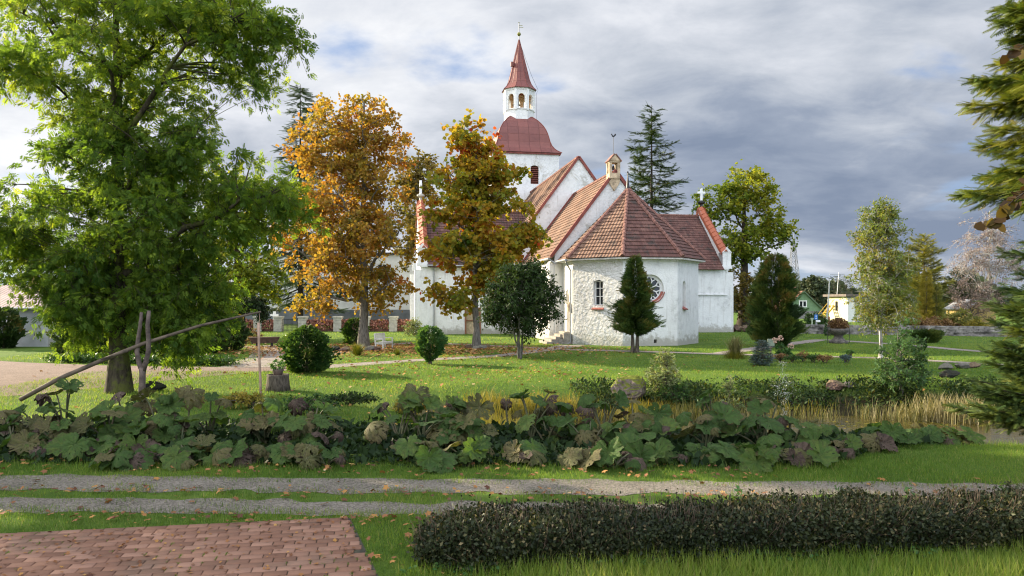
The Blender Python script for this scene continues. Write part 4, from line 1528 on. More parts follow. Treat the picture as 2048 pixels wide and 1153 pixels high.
M['bark_birch'] = barkmat('bark_birch', (0.62, 0.60, 0.56), (0.12, 0.10, 0.09), 0, 6.0)
M['rock_grey'] = rockmat('rock_grey', (0.21, 0.19, 0.175), (0.12, 0.105, 0.10), 0.25)
M['rock_pink'] = rockmat('rock_pink', (0.25, 0.16, 0.13), (0.09, 0.055, 0.045), 0.3)
M['rock_moss'] = rockmat('rock_moss', (0.24, 0.19, 0.17), (0.06, 0.045, 0.04), 1.0)
M['rock_dark'] = rockmat('rock_dark', (0.035, 0.033, 0.032), (0.012, 0.012, 0.012), 0.1)

# ------------------------------------------------------------------ ground, pond, tracks, paths, paving
def groundmat():
    m, t, out = new_mat('lawn_soil')
    co = t.n('ShaderNodeTexCoord').outputs['Object']
    a = t.noise(co, 0.35, 6.0, 0.6)
    b_ = t.noise(co, 6.0, 8.0, 0.7)
    c_ = t.noise(co, 45.0, 3.0, 0.6)
    f = t.math('ADD', t.math('ADD', t.math('MULTIPLY', a, 0.45), t.math('MULTIPLY', b_, 0.35)), t.math('MULTIPLY', c_, 0.25))
    c = t.ramp(f, [(0.30, (0.034, 0.058, 0.014)), (0.46, (0.066, 0.122, 0.020)), (0.58, (0.108, 0.172, 0.028)), (0.70, (0.16, 0.165, 0.05))])
    # bare earth in the pond basin
    z = t.n('ShaderNodeSeparateXYZ', {0: co}).outputs[2]
    e = t.math('SUBTRACT', 1.0, t.smooth(z, -0.5, -0.12))
    c = t.mix(e, c, t.ramp(b_, [(0.3, (0.025, 0.022, 0.012)), (0.7, (0.06, 0.05, 0.025))]))
    b = t.n('ShaderNodeBump', {'Height': t.math('ADD', t.noise(co, 30.0, 4.0, 0.7), t.math('MULTIPLY', b_, 0.6)), 'Strength': 1.0, 'Distance': 0.05})
    p = t.n('ShaderNodeBsdfPrincipled', {'Base Color': c, 'Roughness': 0.95, 'Specular IOR Level': 0.1, 'Normal': b.outputs[0]})
    t.nt.links.new(p.outputs[0], out.inputs[0])
    return m


def gravelmat(name, col, col2, scale=1.0):
    m, t, out = new_mat(name)
    co = t.n('ShaderNodeTexCoord').outputs['Object']
    vo = t.n('ShaderNodeTexVoronoi', {'Vector': co, 'Scale': 42.0 * scale})
    pb = t.n('ShaderNodeSeparateColor', {0: vo.outputs['Color']}).outputs[0]
    a = t.noise(co, 1.1, 7.0, 0.65)
    f = t.math('ADD', t.math('MULTIPLY', pb, 0.5), t.math('MULTIPLY', a, 0.55))
    c = t.ramp(f, [(0.2, col2), (0.55, col), (0.85, tuple(min(1, x * 1.5) for x in col))])
    mo = t.smooth(t.noise(co, 2.3, 6.0, 0.7), 0.56, 0.68)
    c = t.mix(t.math('MULTIPLY', mo, 0.35), c, (0.085, 0.095, 0.025))
    b = t.n('ShaderNodeBump', {'Height': t.math('SUBTRACT', 1.0, vo.outputs['Distance']), 'Strength': 0.9, 'Distance': 0.012})
    p = t.n('ShaderNodeBsdfPrincipled', {'Base Color': c, 'Roughness': 0.95, 'Specular IOR Level': 0.15, 'Normal': b.outputs[0]})
    t.nt.links.new(p.outputs[0], out.inputs[0])
    return m


xs = np.concatenate([np.linspace(-900, -60, 22)[:-1], np.linspace(-60, -20, 41)[:-1], np.linspace(-20, 30, 201)[:-1], np.linspace(30, 70, 41)[:-1], np.linspace(70, 900, 22)])
ys = np.concatenate([np.linspace(-300, 0, 16)[:-1], np.linspace(0, 12, 13)[:-1], np.linspace(12, 30, 91)[:-1], np.linspace(30, 90, 31)[:-1], np.linspace(90, 1200, 24)])
GX, GY = np.meshgrid(xs, ys)
GZ = terrain(GX, GY)
V = np.stack([GX, GY, GZ], -1).reshape(-1, 3)
nx, ny = len(xs), len(ys)
i0 = (np.arange(ny - 1)[:, None] * nx + np.arange(nx - 1)[None]).ravel()
props(np_mesh('ground', V, np.stack([i0, i0 + 1, i0 + nx + 1, i0 + nx], -1), groundmat(), None, None, True), kind='structure')

m, t, out = new_mat('pond_water')
co = t.n('ShaderNodeTexCoord').outputs['Object']
mp = t.n('ShaderNodeMapping', {0: co, 'Scale': (1.0, 2.2, 1.0)}).outputs[0]
b = t.n('ShaderNodeBump', {'Height': t.math('ADD', t.noise(mp, 2.2, 4.0, 0.6), t.math('MULTIPLY', t.noise(mp, 9.0, 2.0), 0.25)), 'Strength': 0.55, 'Distance': 0.05})
p = t.n('ShaderNodeBsdfPrincipled', {'Base Color': (0.055, 0.045, 0.014, 1), 'Roughness': 0.06, 'Specular IOR Level': 0.7, 'IOR': 1.36, 'Normal': b.outputs[0]})
t.nt.links.new(p.outputs[0], out.inputs[0])
M['water'] = m
ang = np.linspace(0, 2 * np.pi, 73)[:-1]
mb = MB()
mb.add([(PCX + 1.25 * PRX * math.cos(a), PCY + 1.28 * (PRF if math.sin(a) > 0 else PRN) * math.sin(a), WATER) for a in ang], [tuple(range(72))])
props(mb.build('pond_water', M['water']), kind='structure')


def ribbon(name, pts, widths, mat, seed, z=0.006, step=0.25, jit=0.10):
    """flat path along ground points with ragged edges"""
    rng = np.random.default_rng(seed)
    pts = [Vector(p) for p in pts]
    cs, ws = [], []
    for i in range(len(pts) - 1):
        L = (pts[i + 1] - pts[i]).length
        k = max(1, int(L / step))
        for j in range(k):
            cs.append(pts[i].lerp(pts[i + 1], j / k))
            ws.append(widths[i] + (widths[i + 1] - widths[i]) * j / k)
    cs.append(pts[-1]); ws.append(widths[-1])
    c = np.array([p[:] for p in cs])
    for _ in range(10):
        c[1:-1] = (c[:-2] + c[1:-1] * 2 + c[2:]) / 4
    tg = np.gradient(c, axis=0)
    tg[:, 2] = 0
    nv = nrm(np.stack([-tg[:, 1], tg[:, 0], np.zeros(len(c))], -1))
    n = len(c)
    e = [np.convolve(rng.normal(size=n + 40), np.hanning(15) / np.hanning(15).sum(), 'same')[20:-20] * jit * 2.2 + np.convolve(rng.normal(size=n + 6), np.ones(3) / 3, 'same')[3:-3] * jit * 0.25 for _ in range(2)]
    w_ = np.array(ws) / 2
    A = c + nv * (w_ + e[0])[:, None]
    B = c - nv * (w_ + e[1])[:, None]
    V = np.concatenate([A, B])
    V[:, 2] = terrain(V[:, 0], V[:, 1]) + z
    i = np.arange(n - 1)
    return props(np_mesh(name, V, np.stack([i + n, i + n + 1, i + 1, i], -1), mat), kind='structure')


def rut2(x):
    return 11.28 - 0.036 * x


def rut1(x):
    return 10.02 - 0.034 * x


M['gravel'] = gravelmat('gravel', (0.165, 0.145, 0.118), (0.07, 0.06, 0.047))
M['gravel_pink'] = gravelmat('gravel_pink', (0.20, 0.145, 0.12), (0.11, 0.08, 0.065), 0.8)
M['gravel_path'] = gravelmat('gravel_path', (0.25, 0.215, 0.185), (0.14, 0.12, 0.10), 0.8)
ribbon('gravel_track', [(x, rut2(x), 0) for x in (-16, 16)], [0.98, 0.85], M['gravel'], 1, 0.006, 0.06, 0.09)
ribbon('gravel_track', [(x, rut1(x), 0) for x in (-16, 16)], [0.78, 0.62], M['gravel'], 2, 0.006, 0.06, 0.08)
g0 = lambda *a: [G(x, y) for x, y in a]
# driveway on the left
poly = g0((-120, 716), (60, 726), (220, 732), (470, 735), (640, 732), (640, 739), (520, 744), (420, 753), (300, 765), (180, 778), (60, 790), (-120, 803))
mb = MB(); mb.add([(p.x, p.y, 0.005) for p in poly], [tuple(range(len(poly)))]); props(mb.build('driveway', M['gravel_pink']), kind='structure')
ribbon('path', g0((625, 736), (800, 723), (1000, 712), (1095, 700), (1145, 691)), [1.6, 1.2, 1.2, 1.4, 1.8], M['gravel_path'], 3, 0.009)
ribbon('path', g0((490, 736), (548, 716), (556, 702), (520, 692)), [2.4, 2.6, 2.6, 2.4], M['gravel_path'], 4, 0.012)
ribbon('path', g0((640, 712), (760, 692), (830, 686), (960, 691), (1090, 698)), [1.2, 1.2, 1.2, 1.1, 1.2], M['gravel_path'], 5, 0.015)
ribbon('path', g0((1095, 699), (1280, 704), (1440, 709), (1600, 713), (1760, 717), (2080, 734)), [1.3, 1.1, 1.1, 1.0, 1.0, 1.1], M['gravel_path'], 6, 0.018)
ribbon('path', g0((1440, 708), (1500, 700), (1570, 690), (1645, 680), (1800, 690), (1960, 704), (2080, 710)), [1.4, 1.4, 1.3, 1.2, 1.2, 1.2, 1.2], M['gravel_path'], 7, 0.021)

# brick paving, every brick modelled
m, t, out = new_mat('brick')
at = t.n('ShaderNodeAttribute', attribute_name='tint').outputs['Fac']
co = t.n('ShaderNodeTexCoord').outputs['Object']
f = t.math('ADD', t.math('MULTIPLY', at, 0.6), t.math('MULTIPLY', t.noise(co, 5.0, 8.0, 0.7), 0.45))
c = t.ramp(f, [(0.25, (0.165, 0.085, 0.056)), (0.55, (0.225, 0.120, 0.080)), (0.85, (0.29, 0.165, 0.115))])
d_ = t.smooth(t.noise(co, 1.1, 8.0, 0.7), 0.48, 0.64)
c = t.mix(t.math('MULTIPLY', d_, 0.40), c, (0.09, 0.075, 0.055))
b = t.n('ShaderNodeBump', {'Height': t.noise(co, 60.0, 5.0, 0.7), 'Strength': 0.7, 'Distance': 0.006})
p = t.n('ShaderNodeBsdfPrincipled', {'Base Color': c, 'Roughness': 0.9, 'Specular IOR Level': 0.2, 'Normal': b.outputs[0]})
t.nt.links.new(p.outputs[0], out.inputs[0])
M['brick'] = m
PA = math.radians(9.5)
pe1, pe2 = np.array([math.cos(PA), math.sin(PA)]), np.array([-math.sin(PA), math.cos(PA)])
PO = np.array([-2.12, 9.60])       # far right corner of the paving
BL, BW = 0.245, 0.142
rngp = np.random.default_rng(11)
bv, bf, bt = [], [], []
nb_ = 0
for r in range(30):
    for k in range(-1, 46):
        half = k < 0
        if half and (r % 2 == 0 or rngp.random() < 0.25):
            continue
        a1 = -(k + 0.5) * BL if r % 2 else -k * BL
        if half:
            a1 = BL * 0.25
        a1 += 0.012 * math.sin(r * 2.3)
        # the right edge leans with the photograph's paving
        cxy = PO + pe1 * (a1 - BL / 2 + 0.135 * r * 0.0) - pe2 * (r + 0.5) * BW + pe1 * (-0.0)
        cxy = cxy + pe1 * (0.027 * r)
        if cxy[0] < -9.5:
            continue
        L, Wd = BL * (0.5 if half else 1.0) - 0.007 - 0.005 * rngp.random(), BW - 0.006 - 0.005 * rngp.random()
        an = PA + rngp.normal() * 0.010
        e1, e2 = np.array([math.cos(an), math.sin(an)]), np.array([-math.sin(an), math.cos(an)])
        z = 0.022 + rngp.normal() * 0.0014
        tx, ty = rngp.normal() * 0.005, rngp.normal() * 0.005
        pts = []
        for zz, ins in ((z - 0.06, 0), (z - 0.006, 0), (z, 0.006)):
            for sx, sy in ((-1, -1), (1, -1), (1, 1), (-1, 1)):
                q = cxy + e1 * sx * (L / 2 - ins) + e2 * sy * (Wd / 2 - ins)
                pts.append((q[0], q[1], zz + tx * sx * L / 2 + ty * sy * Wd / 2))
        bv += pts
        o_ = nb_ * 12
        for l in (0, 4):
            for j in range(4):
                bf.append((o_ + l + j, o_ + l + (j + 1) % 4, o_ + l + 4 + (j + 1) % 4, o_ + l + 4 + j))
        bf.append((o_ + 8, o_ + 9, o_ + 10, o_ + 11))
        bt += [rngp.random()] * 9
        nb_ += 1
props(np_mesh('brick_paving', np.array(bv), np.array(bf), M['brick'], None, np.array(bt)), kind='structure')
soil = simple('joint_soil', (0.06, 0.055, 0.035), 0.95, 0.3, 8.0)
pc = [PO + pe1 * 0.02, PO - pe1 * 9 + pe2 * 0.02, PO - pe1 * 9 - pe2 * 4.4, PO + pe1 * 0.82 - pe2 * 4.4]
mb = MB(); mb.add([(q[0], q[1], 0.007) for q in pc], [(0, 1, 2, 3)]); props(mb.build('paving_bed', soil), kind='structure')


def in_paving(x, y, mgn=0.0):
    dx, dy = x - PO[0], y - PO[1]
    a = dx * pe1[0] + dy * pe1[1]
    b = -(dx * pe2[0] + dy * pe2[1])
    return (b > -mgn) & (b < 4.5) & (a < 0.027 / BW * b + mgn)


# hedge line
HA, HB = np.array([-1.02, 7.97]), np.array([7.4, 8.92])
HU = (HB - HA) / np.linalg.norm(HB - HA)
HN = np.array([-HU[1], HU[0]])


def hedge_uv(x, y):
    dx, dy = x - HA[0], y - HA[1]
    return dx * HU[0] + dy * HU[1], dx * HN[0] + dy * HN[1]


def bed_front(x):
    x = np.asarray(x, float)
    return 12.75 - 0.045 * np.clip(x + 8, 0, 30) * 0.6 + 2.3 * sstep(x, 4.4, 8.5)


def track_d(x, y):
    return np.minimum(np.abs(y - rut2(x)) - 0.42, np.abs(y - rut1(x)) - 0.30)


def fru(x, y, m=0.6):
    return np.abs(x) < 0.70 * y + m


# ---- grass
rg = np.random.default_rng(21)


def grass_field(n, x0, x1, y0, y1, mask, h0, h1, wd, seed, tintm=0.5, tints=0.15, lean=0.35):
    rng = np.random.default_rng(seed)
    x = rng.uniform(x0, x1, n)
    y = rng.uniform(y0, y1, n)
    k = mask(x, y) & fru(x, y)
    x, y = x[k], y[k]
    n = len(x)
    patch = np.sin(x * 2.1 + 1.3 * np.sin(y * 1.7)) * np.cos(y * 2.6 + x * 0.7) * 0.5 + np.sin(x * 0.6 + y * 0.9) * 0.3
    h = (h0 + (h1 - h0) * rng.random(n)) * (1 + 0.35 * patch)
    az = rng.random(n) * 2 * np.pi
    tl = lean * np.abs(rng.normal(size=n))
    yd = np.stack([np.cos(az) * tl, np.sin(az) * tl, np.ones(n)], -1)
    zd = np.stack([np.cos(az), np.sin(az), np.zeros(n)], -1) + rng.normal(size=(n, 3)) * 0.5
    big = np.sin(x * 0.45 + 1.1 * np.sin(y * 0.31)) * np.cos(y * 0.38 - 0.4 * x) + 0.6 * np.sin(x * 1.3 - y * 0.8)
    tt = tintm + tints * rng.normal(size=n) + 0.13 * patch + 0.15 * big
    # dry blades
    tt = np.where(rng.random(n) < 0.06 + 0.05 * (big > .5), 0.97, np.clip(tt, 0, 0.9))
    return np.stack([x, y, terrain(x, y) - 0.005], -1), yd, zd, h, tt, wd


def add_grass(name, parts, tm=None):
    Vs, Fs, Ts, o = [], [], [], 0
    for pos, yd, zd, h, tt, wd in parts:
        tmpl = ([(-0.5 * wd, 0, 0), (0.5 * wd, 0, 0), (0, 1, 0.22)], [(0, 1, 2)])
        W, Fa, T = stamp_arr(tmpl, pos, yd, zd, h, tt)
        Vs.append(W); Fs.append(Fa + o); Ts.append(T); o += len(W)
    return props(np_mesh(name, np.concatenate(Vs), np.concatenate(Fs), M['grass'], None, np.concatenate(Ts)), kind='stuff')


def m_near(x, y):
    hu, hv = hedge_uv(x, y)
    td = track_d(x, y)
    edge = td > -0.16 + 0.30 * rg.random(len(x)) + 0.06 * np.sin(x * 5.3 + 2 * np.sin(x * 1.9))
    sparse = (rg.random(len(x)) < 0.07 + 0.25 * (np.sin(x * 2.1 + y * 9) > .55)) & (td > -0.34)
    lowz = (y > rut1(x)) & (y < rut2(x))
    thin = np.where(lowz, rg.random(len(x)) < 0.5 + 0.4 * np.sin(x * 2.9 + np.sin(x * 7)), True)
    return (edge | sparse) & thin & ~in_paving(x, y, 0.02) & ~((hu > 0.05) & (np.abs(hv) < 0.36)) & (y < bed_front(x) + 0.5 + 0.4 * np.sin(x * 3))


parts = [grass_field(330000, -10, 10, 6.9, 14.6, m_near, 0.035, 0.085, 0.11, 31, 0.50)]


def m_front(x, y):
    hu, hv = hedge_uv(x, y)
    return (hu > -0.2) & (hv < -0.30) & (hv > -1.6)


parts.append(grass_field(40000, -1.2, 7.5, 6.5, 8.7, m_front, 0.09, 0.27, 0.045, 32, 0.74, 0.13, 0.55))


def m_edge(x, y):
    d = y - bed_front(x)
    return (d > -0.35) & (d < 0.55)


parts.append(grass_field(26000, -10, 10, 11.5, 15.2, m_edge, 0.08, 0.18, 0.06, 33, 0.5, 0.15, 0.45))


def m_mid(x, y):
    return (terrain(x, y) > -0.33) & (y > bed_front(x) + 3.2)


parts.append(grass_field(150000, -17, 22, 15.5, 30, m_mid, 0.05, 0.11, 0.16, 34, 0.55, 0.16, 0.5))
add_grass('grass', parts)


def m_far(x, y):
    lx = (x - 8.2) * math.cos(math.radians(10)) + (y - 52.4) * math.sin(math.radians(10))
    ly = -(x - 8.2) * math.sin(math.radians(10)) + (y - 52.4) * math.cos(math.radians(10))
    ins = ((np.abs(lx) < 5.3) & (ly > -5)) | ((np.abs(lx) < 15.4) & (ly > 15.3))
    return ~ins


parts = [grass_field(150000, -26, 45, 29.5, 50, m_far, 0.05, 0.10, 0.30, 35, 0.60, 0.14, 0.6),
         grass_field(40000, -40, 50, 50, 72, m_far, 0.06, 0.11, 0.45, 36, 0.60, 0.14, 0.6)]
# keep the paths clear
keepers = []
PATHS = [g0((625, 736), (800, 723), (1000, 712), (1095, 700), (1145, 691)), g0((490, 736), (548, 716), (556, 702), (520, 692)),
         g0((640, 712), (760, 692), (830, 686), (960, 691), (1090, 698)), g0((1095, 699), (1280, 704), (1440, 709), (1600, 713), (1760, 717), (2080, 734)),
         g0((1440, 708), (1500, 700), (1570, 690), (1645, 680), (1800, 690), (1960, 704), (2080, 710))]


def path_dist(x, y):
    d = np.full(len(x), 99.0)
    for pl in PATHS:
        for a, b in zip(pl[:-1], pl[1:]):
            ax, ay, bx, by = a.x, a.y, b.x, b.y
            L2 = (bx - ax) ** 2 + (by - ay) ** 2
            t_ = np.clip(((x - ax) * (bx - ax) + (y - ay) * (by - ay)) / L2, 0, 1)
            d = np.minimum(d, np.hypot(x - ax - t_ * (bx - ax), y - ay - t_ * (by - ay)))
    return d


def poly_in(x, y, pts):
    ins = np.zeros(len(x), bool)
    n = len(pts)
    for i in range(n):
        x1, y1, x2, y2 = pts[i].x, pts[i].y, pts[(i + 1) % n].x, pts[(i + 1) % n].y
        c_ = ((y1 > y) != (y2 > y)) & (x < (x2 - x1) * (y - y1) / (y2 - y1 + 1e-12) + x1)
        ins ^= c_
    return ins


DRIVE = poly
fp = []
for pos, yd, zd, h, tt, wd in parts:
    k = (path_dist(pos[:, 0], pos[:, 1]) > 0.55) & ~poly_in(pos[:, 0], pos[:, 1], DRIVE)
    fp.append((pos[k], yd[k], zd[k], h[k], tt[k], wd))
add_grass('lawn_grass', fp)

# ---- fallen leaves
T_FALL = ([(0, -0.5, 0), (0.22, -0.12, 0.05), (0.55, -0.05, -0.02), (0.3, 0.2, 0.06), (0.28, 0.5, 0.0), (0, 0.35, 0.04), (-0.28, 0.5, 0.02), (-0.3, 0.2, 0.07), (-0.55, -0.05, 0.0), (-0.22, -0.12, 0.05), (0, 0.05, 0)],
          [(10, i, (i + 1) % 10) for i in range(10)])
rf = np.random.default_rng(41)


def leaves_at(x, y, z, s, tm, ts):
    n = len(x)
    az = rf.random(n) * 2 * np.pi
    yd = np.stack([np.cos(az), np.sin(az), rf.normal(size=n) * 0.25], -1)
    zd = np.stack([rf.normal(size=n) * 0.35, rf.normal(size=n) * 0.35, np.ones(n)], -1)
    return np.stack([x, y, z], -1), yd, zd, s, np.clip(tm + ts * rf.normal(size=n), 0, 1)


sets = []
# under the two maples
for (mx, my), n, sd in (((-9.35, 45.5), 5200, 4.2), ((-2.2, 44.5), 1700, 3.6), ((-4, 33), 600, 6.0)):
    x = mx + rf.normal(size=n) * sd * 1.2
    y = my - 1.0 + rf.normal(size=n) * sd * 0.75
    sets.append(leaves_at(x, y, terrain(x, y) + 0.05 + 0.03 * rf.random(n), 0.07 + 0.12 * rf.random(n), 0.48, 0.22))
n = 520                                               # lawn behind the bed
x = rf.uniform(-7, 5, n); y = rf.uniform(17.5, 32, n)
sets.append(leaves_at(x, y, terrain(x, y) + 0.06, 0.07 + 0.07 * rf.random(n), 0.62, 0.2))
n = 260                                               # verge along the track
x = rf.uniform(-9, 4.5, n); y = rut2(x) + 0.45 + rf.random(n) * 1.0
sets.append(leaves_at(x, y, np.full(n, 0.05) + 0.03 * rf.random(n), 0.035 + 0.09 * rf.random(n) ** 1.5, 0.4, 0.25))
n = 210
x = rf.uniform(-8, 4, n); y = (rut1(x) + rut2(x)) / 2 + rf.normal(size=n) * 0.16
sets.append(leaves_at(x, y, np.full(n, 0.05) + 0.03 * rf.random(n), 0.03 + 0.085 * rf.random(n) ** 1.5, 0.35, 0.22))
n = 170
x = rf.uniform(-8, 1, n); y = rut1(x) - 0.45 - np.abs(rf.normal(size=n)) * 0.25
sets.append(leaves_at(x, y, np.full(n, 0.055), 0.03 + 0.085 * rf.random(n) ** 1.5, 0.35, 0.22))
n = 90
x = rf.uniform(-9, 8, n); y = rf.uniform(9.6, 12, n)
sets.append(leaves_at(x, y, np.full(n, 0.03), 0.05 + 0.07 * rf.random(n), 0.3, 0.2))
n = 420                                               # small curled leaves on the bricks
x = rf.uniform(-6.5, -1.4, n); y = rf.uniform(7.2, 9.6, n)
k = in_paving(x, y, 0.0)
x, y = x[k], y[k]
sets.append(leaves_at(x, y, np.full(len(x), 0.035), 0.025 + 0.035 * rf.random(len(x)), 0.38, 0.2))
n = 60
x = rf.uniform(-2.0, -0.5, n); y = rf.uniform(7.4, 9.6, n)
k = ~in_paving(x, y, 0.0)
x, y = x[k], y[k]
sets.append(leaves_at(x, y, np.full(len(x), 0.06), 0.05 + 0.06 * rf.random(len(x)), 0.45, 0.25))
S = [np.concatenate(q) for q in zip(*sets)]
ok = (S[0][:, 2] > -0.4)
S = [q[ok] for q in S]
props(stamp('fallen_leaves', T_FALL, S[0], S[1], S[2], S[3], S[4], M['fallen_leaf']), kind='stuff')

# moss and weeds growing in the joints of the paving
n = 900
r_ = rf.integers(0, 24, n); k_ = rf.integers(0, 30, n)
a_ = -(k_ + np.where(r_ % 2, 0.5, 0.0)) * BL + 0.027 * r_
q = PO[None] + pe1[None] * a_[:, None] - pe2[None] * ((r_ + 0.5) * BW + rf.normal(size=n) * 0.03)[:, None]
sel = np.sin(q[:, 0] * 3.1) + np.cos(q[:, 1] * 4.3 + q[:, 0]) + rf.normal(size=n) * 0.6 > 0.35
q = np.repeat(q[sel], 7, 0) + rf.normal(size=(sel.sum() * 7, 2)) * 0.009
n = len(q)
yd = np.stack([rf.normal(size=n) * 0.6, rf.normal(size=n) * 0.6, np.ones(n)], -1)
props(stamp('joint_weeds', ([(-0.1, 0, 0), (0.1, 0, 0), (0, 1, 0.2)], [(0, 1, 2)]), np.stack([q[:, 0], q[:, 1], np.full(n, 0.012)], -1), yd, rand_dirs(rf, n), 0.022 + 0.02 * rf.random(n), np.clip(0.55 + 0.2 * rf.normal(size=n), 0, 1), M['grass']), kind='stuff')

# ------------------------------------------------------------------ big trees
def gb(px, py):
    p = G(px, py)
    return (p.x, p.y, float(terrain(p.x, p.y)))


broad_tree('ash_tree', 'tall dense green ash tree with drooping feathery leaves beside the well sweep', 'tree', gb(238, 785),
           [(0.4, 0.2, 11.7, 4.5, 3.9, 2.6, .75), (4.2, 0, 10.8, 2.0, 2, 2.0, .8), (0.4, 0.2, 8.5, 3.0, 2.4, 1.9, .7), (0.8, 0.2, 7.2, 3.4, 2.4, 1.2, .9), (-0.6, -.4, 2.9, 1.5, 1.2, 1.3, 1.2), (-2.9, 0, 10.0, 1.3, 1.5, 1.0, .8), (0.4, 0.3, 5.9, 4.1, 2.9, 1.7, 1),
            (4.4, 0.3, 6.0, 1.5, 1.7, 1.5, .9), (0.6, .3, 4.0, 3.4, 2.4, 1.7, 1.1), (2.1, .2, 2.5, 1.9, 1.4, 1.6, 1.2), (-1.3, .2, 3.1, 1.35, 1.3, 1.6, 1.2), (-2.9, 0.2, 4.8, 1.2, 1.4, 1.2, 1)],
           13.2, 0.29, 620, 63, 0.66, T_PIN, 0.25, M['ash_leaf'], M['bark_moss'], 101, shell=0.25, flat=0.75, nlimb=22, droop=0.5, ntw=7, fork=0.22, upn=0.15,
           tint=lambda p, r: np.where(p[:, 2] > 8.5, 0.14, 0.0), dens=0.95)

broad_tree('maple_tree', 'large rounded maple in full orange autumn colour', 'tree', gb(727, 696),
           [(-0.9, 0, 12.2, 3.2, 3.2, 4.2), (-2.2, 0, 12.6, 2.4, 2.2, 2.6), (0.8, 0, 13.0, 2.1, 2.2, 2.4), (-1.3, 0, 6.9, 4.8, 3.9, 3.6), (-2.6, 0, 3.3, 2.2, 2.0, 1.2), (1.2, -.2, 4.0, 2.1, 2.1, 1.8), (-0.8, 0, 9, 3.9, 3.4, 3)],
           15.2, 0.30, 430, 66, 0.72, T_BROAD, 0.175, M['orange_leaf'], M['bark_grey'], 102, shell=0.30, flat=0.8, nlimb=20, droop=0.3, ntw=6, fork=0.12, lift=0.9, upn=0.35,
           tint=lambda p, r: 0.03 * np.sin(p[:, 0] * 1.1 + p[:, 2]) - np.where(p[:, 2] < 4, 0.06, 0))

broad_tree('maple_tree', 'slender maple turning from green to orange in front of the church transept', 'tree', gb(953, 698),
           [(-0.3, 0, 12.2, 1.6, 1.5, 2.0), (-0.1, 0, 10.2, 2.8, 2.3, 1.6), (0.1, 0, 8.3, 3.2, 2.6, 1.4), (0.0, 0, 6.2, 3.8, 3.0, 1.25), (-1.8, -.3, 3.5, 1.7, 1.4, 1.1), (0.5, -.2, 4.3, 1.5, 1.3, 1.0), (2.9, 0, 6.9, 1.2, 1.2, 1.0)],
           12.6, 0.22, 290, 54, 0.72, T_BROAD, 0.24, M['maple_leaf'], M['bark_grey'], 103, shell=0.15, flat=0.6, nlimb=16, droop=0.2, ntw=6, fork=0.2, lift=0.6, upn=0.4,
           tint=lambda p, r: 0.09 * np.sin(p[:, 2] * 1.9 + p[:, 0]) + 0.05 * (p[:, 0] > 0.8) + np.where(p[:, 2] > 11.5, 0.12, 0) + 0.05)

broad_tree('maple_tree', 'brownish thinning maple rising behind the transept roof', 'tree', (-10.9, 86, 0),
           [(0, 0, 16.5, 3.4, 3, 4.6), (0.4, 0, 10.5, 3.6, 3, 4.5)],
           20, 0.32, 210, 46, 0.9, T_BROAD, 0.32, M['brown_leaf'], M['bark_grey'], 104, shell=0.2, nlimb=12, ntw=6, fork=0.2, dens=0.85)

broad_tree('round_tree', 'small dark round leafed tree with four slender stems by the church steps', 'tree', gb(1040, 719),
           [(0, 0, 3.0, 2.0, 1.8, 1.65), (0.1, 0, 3.9, 1.2, 1.2, 0.9)],
           3.4, 0.075, 230, 98, 0.48, T_LEAF, 0.15, M['dark_leaf'], M['bark_grey'], 105, shell=0.3, flat=0.8, nlimb=10, stems=4, ntw=7, fork=0.3, droop=0.35, lift=0.9)

broad_tree('oak_tree', 'large spreading oak with yellow green leaves to the right of the church', 'tree', (26.0, 83, 0),
           [(0.6, 0, 15.3, 3.4, 3, 2.9), (3.4, 0, 11.4, 2.4, 2.5, 2.6), (-2.8, 0, 13.4, 2.7, 2.6, 3.0), (0.2, 0, 9.8, 3.3, 3, 2.4), (-2.4, 0, 8.2, 1.8, 2, 2.0)],
           15.2, 0.62, 260, 50, 0.95, T_BROAD, 0.30, M['oak_leaf'], M['bark_dark'], 106, shell=0.35, flat=0.7, nlimb=22, ntw=6, fork=0.3, lift=0.6, dens=0.9,
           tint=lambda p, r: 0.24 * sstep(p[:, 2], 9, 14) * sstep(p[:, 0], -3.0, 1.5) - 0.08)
broad_tree('small_tree', 'rust green young tree at the foot of the yellow green oak', 'tree', (23.0, 80, 0), [(0, 0, 4.4, 1.6, 1.6, 3.6), (2.4, 0, 3.4, 1.6, 1.6, 2.8)], 5.5, 0.12, 120, 56, 0.6, T_BROAD, 0.22, M['brown_leaf'], M['bark_dark'], 107, ntw=6)

conifer('fir_tree', 'tall open fir with drooping boughs behind the church roof', 'tree', (24.5 * 80 / 106, 98, 0), 29.0, lambda f: 6.4 * (1 - f) ** 0.85 + 0.4, 6.0, 105, M['fir_leaf'], M['bark_dark'], 108, tr=0.38, droop=0.30, uptip=0.35, spr=0.95, step=0.42, rep=2, side=0.45, hang=0.25, irregular=0.4)
conifer('spruce_tree', 'tall dark spruce whose tip shows between the ash and the orange maple', 'tree', (-24.6, 86, 0), 28.2, lambda f: 4.4 * (1 - f) ** 0.75 + 0.2, 3.0, 110, M['fir_leaf'], M['bark_dark'], 109, tr=0.35, droop=0.35, uptip=0.2, spr=1.1, step=0.45, rep=2, side=0.5, hang=0.5)

